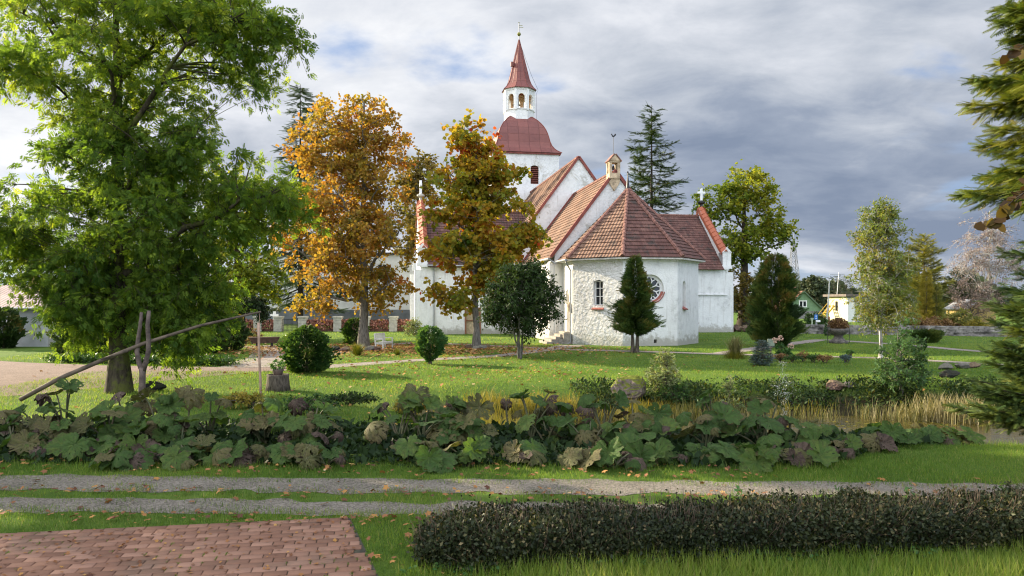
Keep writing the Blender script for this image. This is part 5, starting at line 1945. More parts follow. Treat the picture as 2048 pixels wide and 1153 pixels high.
broad_tree('birch_tree', 'slim young birch with sparse small yellowing leaves on the lawn', 'tree', gb(1762, 717),
           [(0, 0, 6.4, 1.25, 1.2, 1.5), (0.1, 0, 4.6, 1.6, 1.5, 1.5), (0.2, 0, 2.6, 1.7, 1.6, 1.4), (0, 0, 7.4, 0.6, .6, .7)],
           7.6, 0.085, 300, 66, 0.50, T_LEAF, 0.14, M['birch_leaf'], M['bark_birch'], 110, shell=0.1, flat=0.9, nlimb=24, ntw=6, droop=0.4, lift=1.2, fork=0.15, dens=0.9,
           tint=lambda p, r: 0.14 * np.exp(-((p[:, 2] - 5.2) / 0.9) ** 2) + 0.10 * np.exp(-((p[:, 2] - 2.4) / 0.8) ** 2) - 0.05)

hb = P(1803, 800, 25.2)
broad_tree('hornbeam', 'low conical hornbeam with blue green leaves on the pond bank', 'tree', (hb.x, hb.y, float(terrain(hb.x, hb.y))),
           [(0, 0, 0.85, 0.95, 0.9, 0.6), (0.05, 0, 1.5, 0.7, 0.7, 0.55), (0.1, 0, 2.1, 0.35, 0.35, 0.45)],
           2.3, 0.05, 90, 60, 0.25, T_LEAF, 0.10, M['hornbeam_leaf'], M['bark_grey'], 111, shell=0.3, ntw=6, nlimb=10, droop=0.15, twr=0.004, upn=0.75, flat=0.5)

# conifers close to the viewer on the right
conifer('fir_tree', 'tall fir whose long sunlit boughs reach in from the edge above the pond', 'tree', (14.9, 16.6, -0.2), 15.5, lambda f: 3.3 * (1 - f) ** 0.4 + 0.3, 6.2, 165, M['fir_yellow'], M['bark_dark'], 112, tr=0.26, droop=0.42, uptip=0.30, spr=0.36, step=0.14, rep=3, side=0.42, hang=0.45,
        azfun=lambda a, r: np.pi + (r.random(len(a)) - 0.5) * 2.8, irregular=0.25)
conifer('young_fir', 'bushy young fir with short upturned twigs standing at the pond edge', 'tree', (13.4, 16.1, -0.35), 5.7, lambda f: 2.45 * (1 - f) ** 0.42 + 0.15, 0.5, 330, M['fir_young'], M['bark_dark'], 113, tr=0.12, droop=0.12, uptip=0.30, spr=0.26, step=0.10, rep=2, side=0.5, hang=0.2, irregular=0.3)


def twig_branch():
    """copper beech: trunk outside the frame, one bough hanging in"""
    base = np.array((8.1, 7.2, 0.0))
    root = empty('copper_beech', base, 0, 'thin bough of a copper beech with large bronze leaves in front of the fir', 'tree')
    A = Arr()
    tt_ = np.linspace(0, 1, 10)
    A.add(*tube_arr((np.stack([0 * tt_, 0 * tt_, 6.0 * tt_ - .1], -1) + base)[None], (0.12 * (1 - .8 * tt_))[None], 8))
    rng = np.random.default_rng(5)
    pos, yd, zd = [], [], []
    for (x1, y1, d1), (x2, y2, d2), nl in (((2200, 300, 7.4), (1975, 452, 7.2), 30), ((2180, 330, 7.3), (2010, 415, 7.1), 24), ((2200, 60, 7.4), (2020, 108, 7.3), 9), ((2200, 90, 7.4), (2035, 92, 7.3), 8), ((2200, 350, 7.2), (2042, 385, 7.2), 18)):
        a, b = np.array(P(x1, y1, d1)), np.array(P(x2, y2, d2))
        pl = bez(a[None], ((a + b) / 2 + np.array([0, 0, 0.15]))[None], b[None], 8)
        A.add(*tube_arr(pl, np.linspace(0.014, 0.004, 8)[None], 6))
        a0 = np.array([base[0], base[1], a[2] - 0.4])
        A.add(*tube_arr(bez(a0[None], ((a + a0) / 2)[None], a[None], 5), np.linspace(0.03, 0.014, 5)[None], 6))
        s = 0.25 + 0.78 * rng.random(nl)
        p = a + (b - a) * s[:, None] + np.array([0, 0, 0.15]) * (2 * s * (1 - s))[:, None] + rng.normal(size=(nl, 3)) * 0.025
        pos.append(p)
        d = (b - a) / np.linalg.norm(b - a)
        yd.append(d * 0.6 + rng.normal(size=(nl, 3)) * 0.55 + np.array([0, 0, -0.35]))
        zd.append(rng.normal(size=(nl, 3)) * 0.7 + np.array([-.3, -0.5, 0.6]))
    A.build('trunk', M['bark_dark'], root)
    pos, yd, zd = (np.concatenate(q) for q in (pos, yd, zd))
    n = len(pos)
    stamp('crown', T_BROAD, pos, yd, zd, 0.085 + 0.05 * rng.random(n), np.clip(0.5 + 0.25 * rng.normal(size=n), 0, 1), M['copper_leaf'], root)


twig_branch()

# trees outside the frame on the left whose shade lies over the foreground
for i, (x, y, h, sd) in enumerate(((-19.5, 20.3, 12.5, 121), (-28.0, 22.5, 13.0, 122), (-24.0, 14.0, 12.0, 123))):
    broad_tree('shade_tree', ['broad green tree beyond the edge nearest the paving', 'taller broad green tree beyond the edge by the driveway', 'broad green tree beyond the edge behind the paving'][i], 'tree', (x, y, 0),
               [(0, 0, h * 0.62, 4.2, 3.8, h * 0.28), (0.3, 0, h * 0.42, 3.8, 3.4, h * 0.2)], h * 0.85, 0.3, 125, 36, 0.75, T_BROAD, 0.30, M['ash_leaf'], M['bark'], sd, shell=0.3, ntw=6)

# ------------------------------------------------------------------ clipped conifers and shrubs
th1 = lambda f: 1.46 * (np.clip(f / 0.12, 0, 1) ** 0.6) * (1 - f) ** 0.80
thuja('conifer_tree', 'small two stemmed conifer standing right before the apse wall', 'tree', gb(1270, 706), 5.35, 0.95, th1, 9000, 0.27, M['thuja_leaf'], M['bark'], 131, tr=0.10, stems=2, lumps=0.6, depth=0.6, tmpl=T_SPRAY, up=0.35, fuzz=.22)
th2 = lambda f: 1.95 * np.clip((f + 0.10) / 0.30, 0, 1) ** 0.5 * np.clip(1 - f, 0, 1) ** 0.44
thuja('thuja', 'large dark egg shaped thuja with browned sprays right of the church', 'tree', gb(1551, 694), 5.75, 0.05, th2, 19000, 0.26, M['thuja_leaf'], M['bark'], 132, tr=0.14, stems=2, lumps=0.36, depth=0.35, tip=.34)
th3 = lambda f: 0.43 * np.clip((f + 0.08) / 0.25, 0, 1) ** 0.5 * np.clip(1 - f, 0, 1) ** 0.55
thuja('clipped_evergreen', 'small dark clipped cone beside the stone garden urn', 'shrub', gb(1658, 672), 1.35, 0.0, th3, 1500, 0.10, M['shrub_leaf'], M['bark'], 133, lumps=0.1)
ball = lambda f: 1.0 * np.sqrt(np.clip(1 - (2 * f - 0.9) ** 2 * 0.9, 0.02, 1)) * (1.0 if f < .95 else .6)
thuja('round_shrub', 'dense dark green ball shaped shrub on the lawn beside the driveway', 'shrub', gb(614, 746), 1.85, 0.02, ball, 8500, 0.13, M['shrub_leaf'], M['bark'], 134, lumps=0.32, tmpl=T_LEAF, up=0.35, depth=0.4, fuzz=.16)
sh2 = lambda f: 0.68 * np.clip((f + 0.02) / 0.42, 0.12, 1) ** 0.8 * np.sqrt(np.clip(1 - np.clip((f - 0.45) / 0.55, 0, 1) ** 2.4, 0.03, 1))
thuja('leafy_shrub', 'light green vase shaped shrub between the two maples', 'shrub', gb(860, 729), 1.68, 0.12, sh2, 3300, 0.14, M['green_leaf'], M['bark'], 135, lumps=0.3, tmpl=T_LEAF, up=0.3, depth=0.4)
sh3 = lambda f: 0.85 * np.sqrt(np.clip(1 - (2 * f - 0.8) ** 2 * 0.75, 0.03, 1))
thuja('dark_shrub', 'dark shrub growing just behind the orange maple trunk', 'shrub', gb(712, 689), 1.75, 0.0, sh3, 2600, 0.17, M['shrub_leaf'], M['bark'], 136, lumps=0.3, tmpl=T_LEAF, up=0.35)
jun = lambda f: 0.55 + 0.85 * f if f < .85 else 1.3 * (1 - f) / .15
thuja('juniper', 'low dark fan shaped juniper on the far lawn', 'shrub', gb(1853, 686), 0.85, 0.0, jun, 2600, 0.22, M['thuja_leaf'], M['bark'], 137, lumps=0.2, up=0.8, depth=0.8, sq=0.7)
for k, (px, hh, rr, lb) in enumerate(((1853, 6.3, 0.85, 'taller golden column cypress against the pines'), (1873, 4.8, 0.8, 'shorter golden green column cypress beside the taller one'))):
    p = P(px, 640, 76)
    cyp = lambda f, rr=rr: rr * np.clip((f + .1) / .3, 0, 1) ** .5 * np.clip(1 - f, 0, 1) ** .5
    thuja('cypress', lb, 'tree', (p.x, p.y, 0), hh, 0.1, cyp, 2600, 0.30, M['gold_leaf'] if k == 0 else M['olive_leaf'], M['bark'], 138 + k, lumps=0.4, group='golden cypresses')

# background trees on the right
for k, (px, d, H, rr, mt, lb) in enumerate(((1848, 92, 11.2, 3.6, 'olive_leaf', 'tall olive green pine behind the golden cypresses'), (1803, 98, 9.4, 3.2, 'olive_leaf', 'olive green pine just behind the birch crown'),
                                           (1922, 112, 8.0, 3.0, 'far_leaf', 'dim blue green pine under the bare birch'))):
    p = P(px, 606, d)
    conifer('pine_tree', lb, 'tree', (p.x, p.y, 0), H, lambda f, rr=rr: rr * (1 - f) ** 0.6 * min(1, .45 + 1.6 * f) + 0.2, 1.0, 70, M[mt], M['bark'], 141 + k, tr=0.2, droop=-0.05, uptip=0.35, spr=0.62, step=0.30, rep=3, side=0.5, hang=0.0, irregular=0.4)
p = P(1978, 606, 86)
broad_tree('bare_birch', 'pale almost leafless birch with a haze of fine twigs', 'tree', (p.x, p.y, 0), [(0, 0, 10.2, 3.6, 3, 4.4), (-1.0, 0, 7.6, 4.2, 3, 3.0), (2.6, 0, 7.5, 2.6, 2.5, 3.0)], 13.5, 0.16, 210, 56, 1.0, T_LEAF, 0.16, M['twig_pale'], M['bark_birch'], 145, shell=0.1, ntw=8, nlimb=16, droop=0.9, lift=1.1, fork=0.2, twr=0.012, dens=0.8)
p = P(1940, 606, 78)
broad_tree('bare_tree', 'brownish twiggy tree below the bare birch', 'tree', (p.x, p.y, 0), [(0, 0, 3.2, 2.2, 2, 2.4), (1.8, 0, 3.2, 1.8, 2, 2.2)], 5.0, 0.10, 110, 50, 0.7, T_LEAF, 0.14, M['twig_pale'], M['bark'], 146, ntw=7, droop=0.2, twr=0.012)
for k, (px, d, w_, h_, mt, lb) in enumerate(((1842, 66, 1.1, 1.25, 'rust_leaf', 'low russet bush above the juniper'), (1880, 67, 1.5, 1.6, 'rust_leaf', 'wide russet bush behind the dry stone wall'), (1922, 67, 1.5, 2.3, 'olive_leaf', 'pale olive bush behind the russet bushes'),
                                             (1948, 65, 1.0, 1.1, 'yellow_leaf', 'yellow bush at the end of the dry stone wall'), (1812, 70, 1.3, 2.6, 'yellow_leaf', 'bright yellow green bush right of the birch trunk'), (1786, 74, 1.6, 3.4, 'oak_leaf', 'yellow green bush hidden behind the birch'), (1628, 80, 1.3, 1.6, 'shrub_leaf', 'dark bush beside the blue sign'))):
    p = P(px, 606, d)
    broad_tree('bush', lb, 'bush', (p.x, p.y, 0), [(0, 0, h_ * .5, w_, w_, h_ * .48)], h_ * .8, 0.04, 60, 42, 0.4, T_LEAF, 0.20, M[mt], M['bark'], 150 + k, shell=0.3, ntw=6, nlimb=8, stems=3, twr=0.012)

# far wood: trees one can tell apart along the skyline, and the mass behind them
rw = np.random.default_rng(160)
for k, (px, top, d, kind) in enumerate(((1606, 562, 185, 'c'), (1618, 553, 180, 'b'), (1630, 549, 176, 'b'), (1645, 556, 190, 'b'), (1668, 556, 172, 'c'), (1680, 549, 180, 'c'), (1692, 553, 176, 'c'), (1704, 560, 184, 'c'), (1658, 562, 195, 'b'), (1726, 560, 180, 'c'))):
    p = P(px, 606, d)
    H = CAMZ + (606 - top) / F * d
    if kind == 'c':
        conifer('far_conifer', 'dark conifer in the row far behind the yellow house', 'tree', (p.x, p.y, 0), H, lambda f: 1.9 * (1 - f) ** 0.6 + .2, 1.5, 34, M['far_leaf'], M['bark'], 161 + k, tr=0.2, droop=0.1, spr=0.9, step=0.55, side=0.5, hang=0.1, irregular=.4, group='far conifers behind the yellow house')
    else:
        broad_tree('far_tree', 'rounded grey green tree in the row far behind the green house', 'tree', (p.x, p.y, 0), [(0, 0, H * .62, 2.6, 2, H * .36)], H * .7, 0.2, 60, 36, 0.9, T_BROAD, 0.5, M['far_leaf'], M['bark'], 161 + k, ntw=6, nlimb=6, group='far rounded trees behind the green house')
n = 26000
a_ = rw.uniform(-1.05, 1.05, n)
dist = rw.uniform(215, 300, n)
hh = 5.5 + 2.2 * np.sin(a_ * 37) + 1.5 * np.sin(a_ * 91 + 1) + 1.0 * np.sin(a_ * 203)
pos = np.stack([np.sin(a_) * dist, np.cos(a_) * dist, hh * rw.random(n) ** 0.7], -1)
props(stamp('distant_wood', T_BROAD, pos, rand_dirs(rw, n), rand_dirs(rw, n), 1.6 + 1.4 * rw.random(n), np.clip(0.4 + 0.2 * rw.normal(size=n), 0, 1), M['far_leaf']), kind='stuff')

# left side, behind the ash
broad_tree('lime_tree', 'yellow green lime tree behind the ash, by the white building', 'tree', (-21.8, 59, 0), [(0, 0, 9.5, 3.2, 3, 4.2), (0.3, 0, 5.0, 3.2, 3, 2.8)], 12, 0.3, 210, 44, 0.85, T_BROAD, 0.28, M['oak_leaf'], M['bark_dark'], 171, ntw=6)
broad_tree('lime_tree', 'green lime tree hidden low behind the ash crown', 'tree', (-33.0, 62, 0), [(0, 0, 5.5, 3.4, 3, 3.6), (3.6, 0, 4.2, 2.2, 2.5, 2.6)], 8, 0.3, 190, 44, 0.85, T_BROAD, 0.28, M['ash_leaf'], M['bark_dark'], 172, ntw=6)
p = P(508, 640, 50)
broad_tree('weeping_tree', 'nearly black weeping shrub above the tip of the sweep pole', 'tree', (p.x - 0.6, p.y, 0), [(0.3, 0, 2.9, 0.95, 0.8, 0.55), (1.1, 0, 2.4, 0.4, 0.5, 0.8), (-0.6, 0, 2.4, 0.5, 0.5, 0.7)], 3.0, 0.09, 95, 50, 0.32, T_LEAF, 0.14, M['dark_leaf'], M['bark_dark'], 173, ntw=6, droop=1.2, fork=0.6, tint=lambda p, r: -0.35)
for k, (px, d, w_, h_, lb) in enumerate(((165, 41, 1.4, 2.0, 'dark evergreen bush left of the ash trunk'), (300, 40, 1.9, 2.0, 'dark evergreen bush right behind the ash trunk'), (395, 40.5, 1.6, 1.9, 'dark evergreen bush under the ash right of the forked post'), (452, 43, 1.2, 2.2, 'dark evergreen bush at the bend of the driveway'), (225, 44, 2.0, 3.0, 'taller dark evergreen bush behind the ash trunk'))):
    p = P(px, 700, d)
    thuja('evergreen_bush', lb, 'bush', (p.x, p.y, 0), h_, 0.0, lambda f, w_=w_: w_ * np.sqrt(np.clip(1 - (2 * f - 0.85) ** 2 * .8, .03, 1)), 2400, 0.24, M['dark_leaf'], M['bark_dark'], 180 + k, lumps=0.3, tmpl=T_LEAF, group='dark bushes behind the ash')
for k, (px, d, w_, h_, lb) in enumerate(((8, 45.5, 1.0, 2.4, 'dark shrub against the wall of the grey cottage'), (-10, 60, 3.5, 5.0, 'dark hedge trees behind the cottage roof'))):
    p = P(px, 700, d)
    thuja('evergreen_shrub', lb, 'bush', (p.x, p.y, 0), h_, 0.0, lambda f, w_=w_: w_ * np.sqrt(np.clip(1 - (2 * f - 0.85) ** 2 * .8, .03, 1)), 2600, 0.26, M['dark_leaf'], M['bark_dark'], 190 + k, lumps=0.35, tmpl=T_LEAF)
ri = np.random.default_rng(195)
n = 5200
q0, q1 = G(90, 727), G(440, 735)
s_ = ri.random(n)
pos = np.array(q0)[None] * (1 - s_)[:, None] + np.array(q1)[None] * s_[:, None] + np.stack([ri.normal(size=n) * .3, ri.random(n) * 1.7 + 0.3, 0.05 + 0.28 * ri.random(n)], -1)
props(stamp('ground_cover', T_LEAF, pos, rand_dirs(ri, n), np.array([0, 0, 1.0]) + rand_dirs(ri, n) * .6, 0.13 + 0.08 * ri.random(n), np.clip(.5 + .15 * ri.normal(size=n), 0, 1), M['shrub_leaf']), kind='stuff')

# ------------------------------------------------------------------ bed of giant butterbur along the pond
def leafblade(name, mat, seed, form, holes):
    rng = np.random.default_rng(seed)
    NA, NR = 72, 7
    th = np.linspace(-np.pi / 2, 1.5 * np.pi, NA, endpoint=False)
    jag = np.convolve(rng.normal(size=NA + 4), np.ones(2) / 2, 'same')[2:-2] * 0.035
    lob = 0.105 * (np.abs(((th + np.pi / 2) * 9 / (2 * np.pi)) % 1 - 0.5) * -4 + 1) * -1
    lob = lob + 0.035 * (np.arange(NA) % 2 - 0.5) * 2
    R = 1 + lob + jag + 0.05 * np.sin(2 * th + rng.random() * 6)
    dth = np.minimum(th + np.pi / 2, 1.5 * np.pi - th)
    R = R * (1 - 0.80 * np.exp(-(dth / 0.20) ** 2))
    ph = rng.random(4) * 6.28
    V, Fc, UV = [(0, 0, 0)], [], [(0, 0)]
    for i in range(1, NR + 1):
        f = i / NR
        for j in range(NA):
            r = R[j] * f
            x, y = r * math.cos(th[j]), r * math.sin(th[j]) + 0.10 * f
            rib = -0.035 * math.cos(9 * (th[j] + math.pi / 2)) * f
            wav = 0.07 * f * f * math.sin(3 * th[j] + ph[0]) + 0.05 * f * f * math.sin(5 * th[j] + ph[1]) + 0.02 * math.sin(9 * x + ph[2]) * math.cos(8 * y + ph[3])
            if form == 'cup':
                z = 0.30 * f ** 1.6 + wav
            elif form == 'flat':
                z = 0.10 * f ** 1.3 - 0.16 * f ** 3 + wav * 1.2
            elif form == 'droop':
                z = 0.06 * f - 0.55 * f ** 2.2 + wav * 1.3
                x *= 1 - 0.10 * f * f
                y *= 1 - 0.16 * f * f
            else:                                  # shrivelled
                z = 0.05 * f - 0.75 * f ** 1.7 + wav * 2.6 + 0.05 * rng.normal() * f
                x *= 1 - 0.38 * f * f
                y *= 1 - 0.30 * f * f
            V.append((x, y, z + rib + 0.006 * rng.normal()))
            UV.append((r * math.cos(th[j]), r * math.sin(th[j])))
    hc = rng.normal(size=(9, 2)) * 0.45
    for i in range(NR):
        for j in range(NA):
            j2 = (j + 1) % NA
            if i == 0:
                Fc.append((0, 1 + j, 1 + j2))
                continue
            f = (i + 0.5) / NR
            cx_, cy_ = R[j] * f * math.cos(th[j]), R[j] * f * math.sin(th[j])
            near = np.min(np.hypot(hc[:, 0] - cx_, hc[:, 1] - cy_))
            if i >= 2 and rng.random() < holes * (2.2 if near < 0.16 else 0.45) * (0.5 + f):
                continue
            a = 1 + (i - 1) * NA
            b = 1 + i * NA
            Fc.append((a + j, b + j, b + j2, a + j2))
    me = bpy.data.meshes.new(name)
    me.from_pydata(V, [], Fc)
    lay = me.uv_layers.new(name='UVMap')
    li = np.zeros(len(me.loops), dtype=np.int32)
    me.loops.foreach_get('vertex_index', li)
    lay.data.foreach_set('uv', np.array(UV, dtype=np.float32)[li].ravel())
    me.polygons.foreach_set('use_smooth', np.ones(len(me.polygons), bool))
    me.materials.append(mat)
    me.update()
    return me


def burmat(name, stops, veincol, transl=0.22, spot=0.4, spotcol=(0.05, 0.035, 0.025)):
    m, t, out = new_mat(name)
    tcn = t.n('ShaderNodeTexCoord')
    uv = tcn.outputs['UV']
    s = t.n('ShaderNodeSeparateXYZ', {0: uv})
    ang = t.math('ARCTAN2', s.outputs[0], t.math('MULTIPLY', s.outputs[1], -1.0))
    r = t.math('SQRT', t.math('ADD', t.math('MULTIPLY', s.outputs[0], s.outputs[0]), t.math('MULTIPLY', s.outputs[1], s.outputs[1])))
    fr = t.math('ABSOLUTE', t.math('SUBTRACT', t.math('FRACT', t.math('ADD', t.math('MULTIPLY', ang, 9 / (2 * math.pi)), 0.5)), 0.5))
    wdt = t.math('MULTIPLY', fr, t.math('MULTIPLY', r, 1.0))
    vein = t.math('SUBTRACT', 1.0, t.smooth(wdt, 0.008, 0.035))
    # side veins
    sv = t.math('ABSOLUTE', t.math('SUBTRACT', t.math('FRACT', t.math('ADD', t.math('MULTIPLY', r, 7.0), t.math('MULTIPLY', fr, -5.0))), 0.5))
    side = t.math('MULTIPLY', t.math('SUBTRACT', 1.0, t.smooth(sv, 0.02, 0.10)), 0.5)
    oi = t.n('ShaderNodeObjectInfo').outputs['Random']
    off = t.n('ShaderNodeVectorMath', {0: uv, 1: t.n('ShaderNodeCombineXYZ', {0: t.math('MULTIPLY', oi, 37.0), 1: t.math('MULTIPLY', oi, 11.0), 2: oi}).outputs[0]}, operation='ADD').outputs[0]
    nz = t.noise(off, 2.2, 7.0, 0.65, 0.3)
    f = t.math('ADD', t.math('MULTIPLY', nz, 0.75), t.math('MULTIPLY', oi, 0.28))
    c = t.ramp(f, stops)
    sp = t.smooth(t.math('ADD', t.noise(off, 5.0, 8.0, 0.72), t.math('MULTIPLY', r, 0.14)), 0.60, 0.70)
    c = t.mix(t.math('MULTIPLY', sp, spot), c, spotcol)
    c = t.mix(t.math('MULTIPLY', t.math('MAXIMUM', vein, side), 0.45), c, veincol)
    h = t.math('ADD', t.math('MULTIPLY', t.math('MAXIMUM', vein, side), -0.6), t.math('MULTIPLY', t.noise(off, 14.0, 4.0), 0.7))
    b = t.n('ShaderNodeBump', {'Height': h, 'Strength': 0.8, 'Distance': 0.03})
    p = t.n('ShaderNodeBsdfPrincipled', {'Base Color': c, 'Roughness': 0.6, 'Specular IOR Level': 0.16, 'Normal': b.outputs[0]})
    tr = t.n('ShaderNodeBsdfTranslucent', {'Color': t.mix(1.0, c, (1.3, 1.4, 0.5), 'MULTIPLY')})
    mx = t.n('ShaderNodeMixShader', {0: transl, 1: p.outputs[0], 2: tr.outputs[0]})
    t.nt.links.new(mx.outputs[0], out.inputs[0])
    return m


BUR = {
    'green': burmat('bur_green', [(0.25, (0.032, 0.072, 0.020)), (0.55, (0.068, 0.125, 0.030)), (0.85, (0.14, 0.18, 0.038))], (0.13, 0.17, 0.06), 0.28, 0.40),
    'mottled': burmat('bur_mottled', [(0.2, (0.05, 0.07, 0.022)), (0.45, (0.105, 0.105, 0.038)), (0.8, (0.165, 0.13, 0.06))], (0.20, 0.18, 0.11), 0.2, 0.55, (0.055, 0.035, 0.028)),
    'brown': burmat('bur_brown', [(0.2, (0.042, 0.028, 0.022)), (0.5, (0.09, 0.062, 0.047)), (0.85, (0.165, 0.12, 0.095))], (0.17, 0.13, 0.10), 0.12, 0.5, (0.03, 0.02, 0.018)),
}
BM = {'green': [leafblade('leaf', BUR['green'], 300 + i, ['flat', 'cup', 'droop', 'droop', 'flat', 'cup'][i], 0.035) for i in range(6)],
      'mottled': [leafblade('leaf', BUR['mottled'], 320 + i, ['droop', 'dead', 'cup', 'droop', 'flat'][i], 0.09) for i in range(5)],
      'brown': [leafblade('leaf', BUR['brown'], 340 + i, ['dead', 'droop', 'dead', 'cup', 'droop'][i], 0.13) for i in range(5)]}
M['stalk'] = simple('stalk', (0.10, 0.075, 0.045), 0.7, 0.3, 6.0, col2=(0.06, 0.085, 0.03))


def bur_plant(x, y, leaves, label, seed, group='giant butterbur clumps along the pond bed'):
    rng = np.random.default_rng(seed)
    z0 = float(terrain(x, y))
    root = empty('giant_butterbur', (x, y, z0), 0, label, 'plant', group)
    A = Arr()
    for (dx, dy, h, R, tx, ty, kind) in leaves:
        me = BM[kind][int(rng.integers(len(BM[kind])))]
        o = bpy.data.objects.new('leaf', me)
        COL.objects.link(o)
        o.parent = root
        top = Vector((dx, dy, h))
        o.location = top
        nv = Vector((tx, ty, 1)).normalized()
        out_ = Vector((dx, dy - 0.15, 0))
        if out_.length < 0.02:
            out_ = Vector((rng.normal(), -1, 0))
        yv = (out_ - nv * out_.dot(nv)).normalized()
        xv = yv.cross(nv)
        Mx = Matrix((xv, yv, nv)).transposed().to_4x4()
        o.matrix_local = Matrix.Translation(top) @ Mx @ Matrix.Diagonal((R, R, R, 1))
        a = np.array((rng.normal() * .05, rng.normal() * .05, -0.05))
        b = np.array(top)
        c = np.array((dx * 0.35, dy * 0.35, h * 0.75))
        A.add(*tube_arr(bez(a[None], c[None], b[None], 6), np.linspace(0.022, 0.013, 6)[None], 6))
    V = np.concatenate(A.V)
    np_mesh('stems', V, np.concatenate(A.F), M['stalk'], root, None, True)
    return root


rb = np.random.default_rng(55)


def landmark(x, y):
    px = 1024 + x / y * F
    where = 'front row' if y < float(bed_front(x)) + 1.2 else ('middle' if y < float(bed_front(x)) + 2.3 else 'back row')
    if px < 240:
        s = 'below the butt of the sweep pole'
    elif px < 470:
        s = 'below the forked post'
    elif px < 690:
        s = 'below the hanging well rod'
    elif px < 950:
        s = 'below the vase shaped shrub'
    elif px < 1190:
        s = 'below the church steps'
    elif px < 1420:
        s = 'below the mossy boulder'
    elif px < 1660:
        s = 'below the fountain'
    else:
        s = 'near the open water'
    return where, s


pid = 0
rows = [(0.30, 0.27, 25), (1.25, 0.55, 23), (2.35, 0.76, 20)]
for ri_, (dy, hgt, cnt) in enumerate(rows):
    for k in range(cnt):
        lo, hi = (-10.6, 9.4) if ri_ < 2 else (-10.4, 9.6)
        x = lo + (hi - lo) * (k + 0.5 + rb.normal() * 0.28) / cnt
        y = float(bed_front(x)) + dy + rb.normal() * 0.22
        px = 1024 + x / y * F
        right = sstep(px, 1150, 1750)
        hk = hgt * (1 - 0.22 * right) * (0.82 + 0.36 * rb.random())
        if x > 6.3 and ri_ == 2 and rb.random() < 0.4:
            continue
        # share of withered leaves differs along the bed
        pb = [0.26, 0.12, 0.18][ri_] + 0.12 * math.sin(x * 1.3)
        pm = 0.26
        gcount = {'green': 0, 'mottled': 0, 'brown': 0}
        lv = []
        for j in range(int(rb.integers(8, 12)) if ri_ < 2 else int(rb.integers(6, 9))):
            u_ = rb.random()
            kd = 'brown' if u_ < pb else ('mottled' if u_ < pb + pm else 'green')
            gcount[kd] += 1
            a = rb.random() * 6.28
            rr = 0.12 + 0.42 * rb.random()
            h = hk * (0.40 + 0.85 * rb.random()) - (0.10 if kd == 'brown' and ri_ < 2 else 0)
            h = max(0.16, h)
            R = (0.14 + 0.155 * rb.random()) * (0.85 if kd == 'brown' else 1.0) * (0.92 if ri_ == 2 else 1.0)
            # blades lean outward and towards the light in front
            tx = math.cos(a) * 0.55 + rb.normal() * 0.3
            ty = math.sin(a) * 0.4 - (0.55 if ri_ == 0 else 0.22) + rb.normal() * 0.38
            lv.append((math.cos(a) * rr, math.sin(a) * rr * 0.7, h, R, tx, ty, kd))
        dom = max(gcount, key=gcount.get)
        look = {'green': 'mostly fresh green', 'mottled': 'mottled olive', 'brown': 'mostly withered brown'}[dom]
        where, s = landmark(x, y)
        bur_plant(x, y, lv, f'{look} giant butterbur clump, {where} {s}', 500 + pid, f'{look} butterbur, {where} {s}')
        pid += 1
# the tall torn leaves that stand up above the bed
for (px, py, Y, R, kd, tx, ty, lb) in ((832, 772, 15.6, 0.36, 'mottled', 0.1, -2.2, 'tall upright torn tan leaf standing highest above the bed'), (905, 790, 15.6, 0.28, 'brown', -0.3, -2.2, 'upright ragged brown leaf beside the highest tan leaf'),
                                       (960, 800, 15.4, 0.28, 'mottled', 0.6, -1.8, 'upright mottled leaf on a dark stalk in mid bed'), (1012, 790, 15.8, 0.20, 'brown', 0.0, -2.5, 'shrivelled dark upright leaf like a closed fist'),
                                       (1130, 800, 15.7, 0.25, 'brown', -0.4, -1.3, 'funnel shaped dark leaf above the bed'), (1178, 800, 16.0, 0.26, 'brown', 0.5, -1.0, 'spidery dried leaf skeleton above the bed'), (1318, 812, 16.2, 0.26, 'green', 0.2, -1.6, 'big upright green leaf in front of the mossy boulder'),
                                       (380, 770, 15.8, 0.36, 'mottled', 0.3, -1.2, 'broad backlit yellow brown leaf right of the forked post'), (590, 790, 15.8, 0.30, 'brown', -0.2, -1.4, 'ragged greyish leaf in front of the log planter'), (1450, 800, 17.0, 0.28, 'brown', 0.1, 0.2, 'flat brown leaf like a small parasol before the reeds')):
    p = P(px, py, Y)
    z0 = float(terrain(p.x, p.y))
    bur_plant(p.x, p.y, [(0, 0, p.z - z0 - 0.15, R, tx, ty, kd)], lb, 700 + px, None)

# undergrowth between the clumps
n = 15000
x = rb.uniform(-12, 8.6, n); y = bed_front(x) + rb.uniform(0.05, 4.0, n) * (1 - 0.25 * sstep(x, 5, 8))
pos = np.stack([x, y, terrain(x, y) + 0.02 + 0.16 * rb.random(n) ** 1.5 * sstep(y - bed_front(x), 0, .6)], -1)
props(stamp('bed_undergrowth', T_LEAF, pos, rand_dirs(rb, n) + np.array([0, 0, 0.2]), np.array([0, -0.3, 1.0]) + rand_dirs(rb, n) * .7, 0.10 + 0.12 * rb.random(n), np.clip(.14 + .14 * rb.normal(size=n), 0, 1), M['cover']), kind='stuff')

# ------------------------------------------------------------------ pond edge: reeds, sedge, bank plants
T_REED = ([(-0.012, 0, 0), (0.012, 0, 0), (-0.010, 0.5, 0.02), (0.010, 0.5, 0.02), (-0.006, 0.85, 0.08), (0.006, 0.85, 0.08), (0.0, 1, 0.16)], [(0, 1, 3), (0, 3, 2), (2, 3, 5), (2, 5, 4), (4, 5, 6)])


def upright(n, rng, tl=0.12):
    az = rng.random(n) * 6.28
    t_ = np.abs(rng.normal(size=n)) * tl
    return np.stack([np.cos(az) * t_, np.sin(az) * t_, np.ones(n)], -1), np.stack([np.cos(az), np.sin(az), np.zeros(n)], -1)


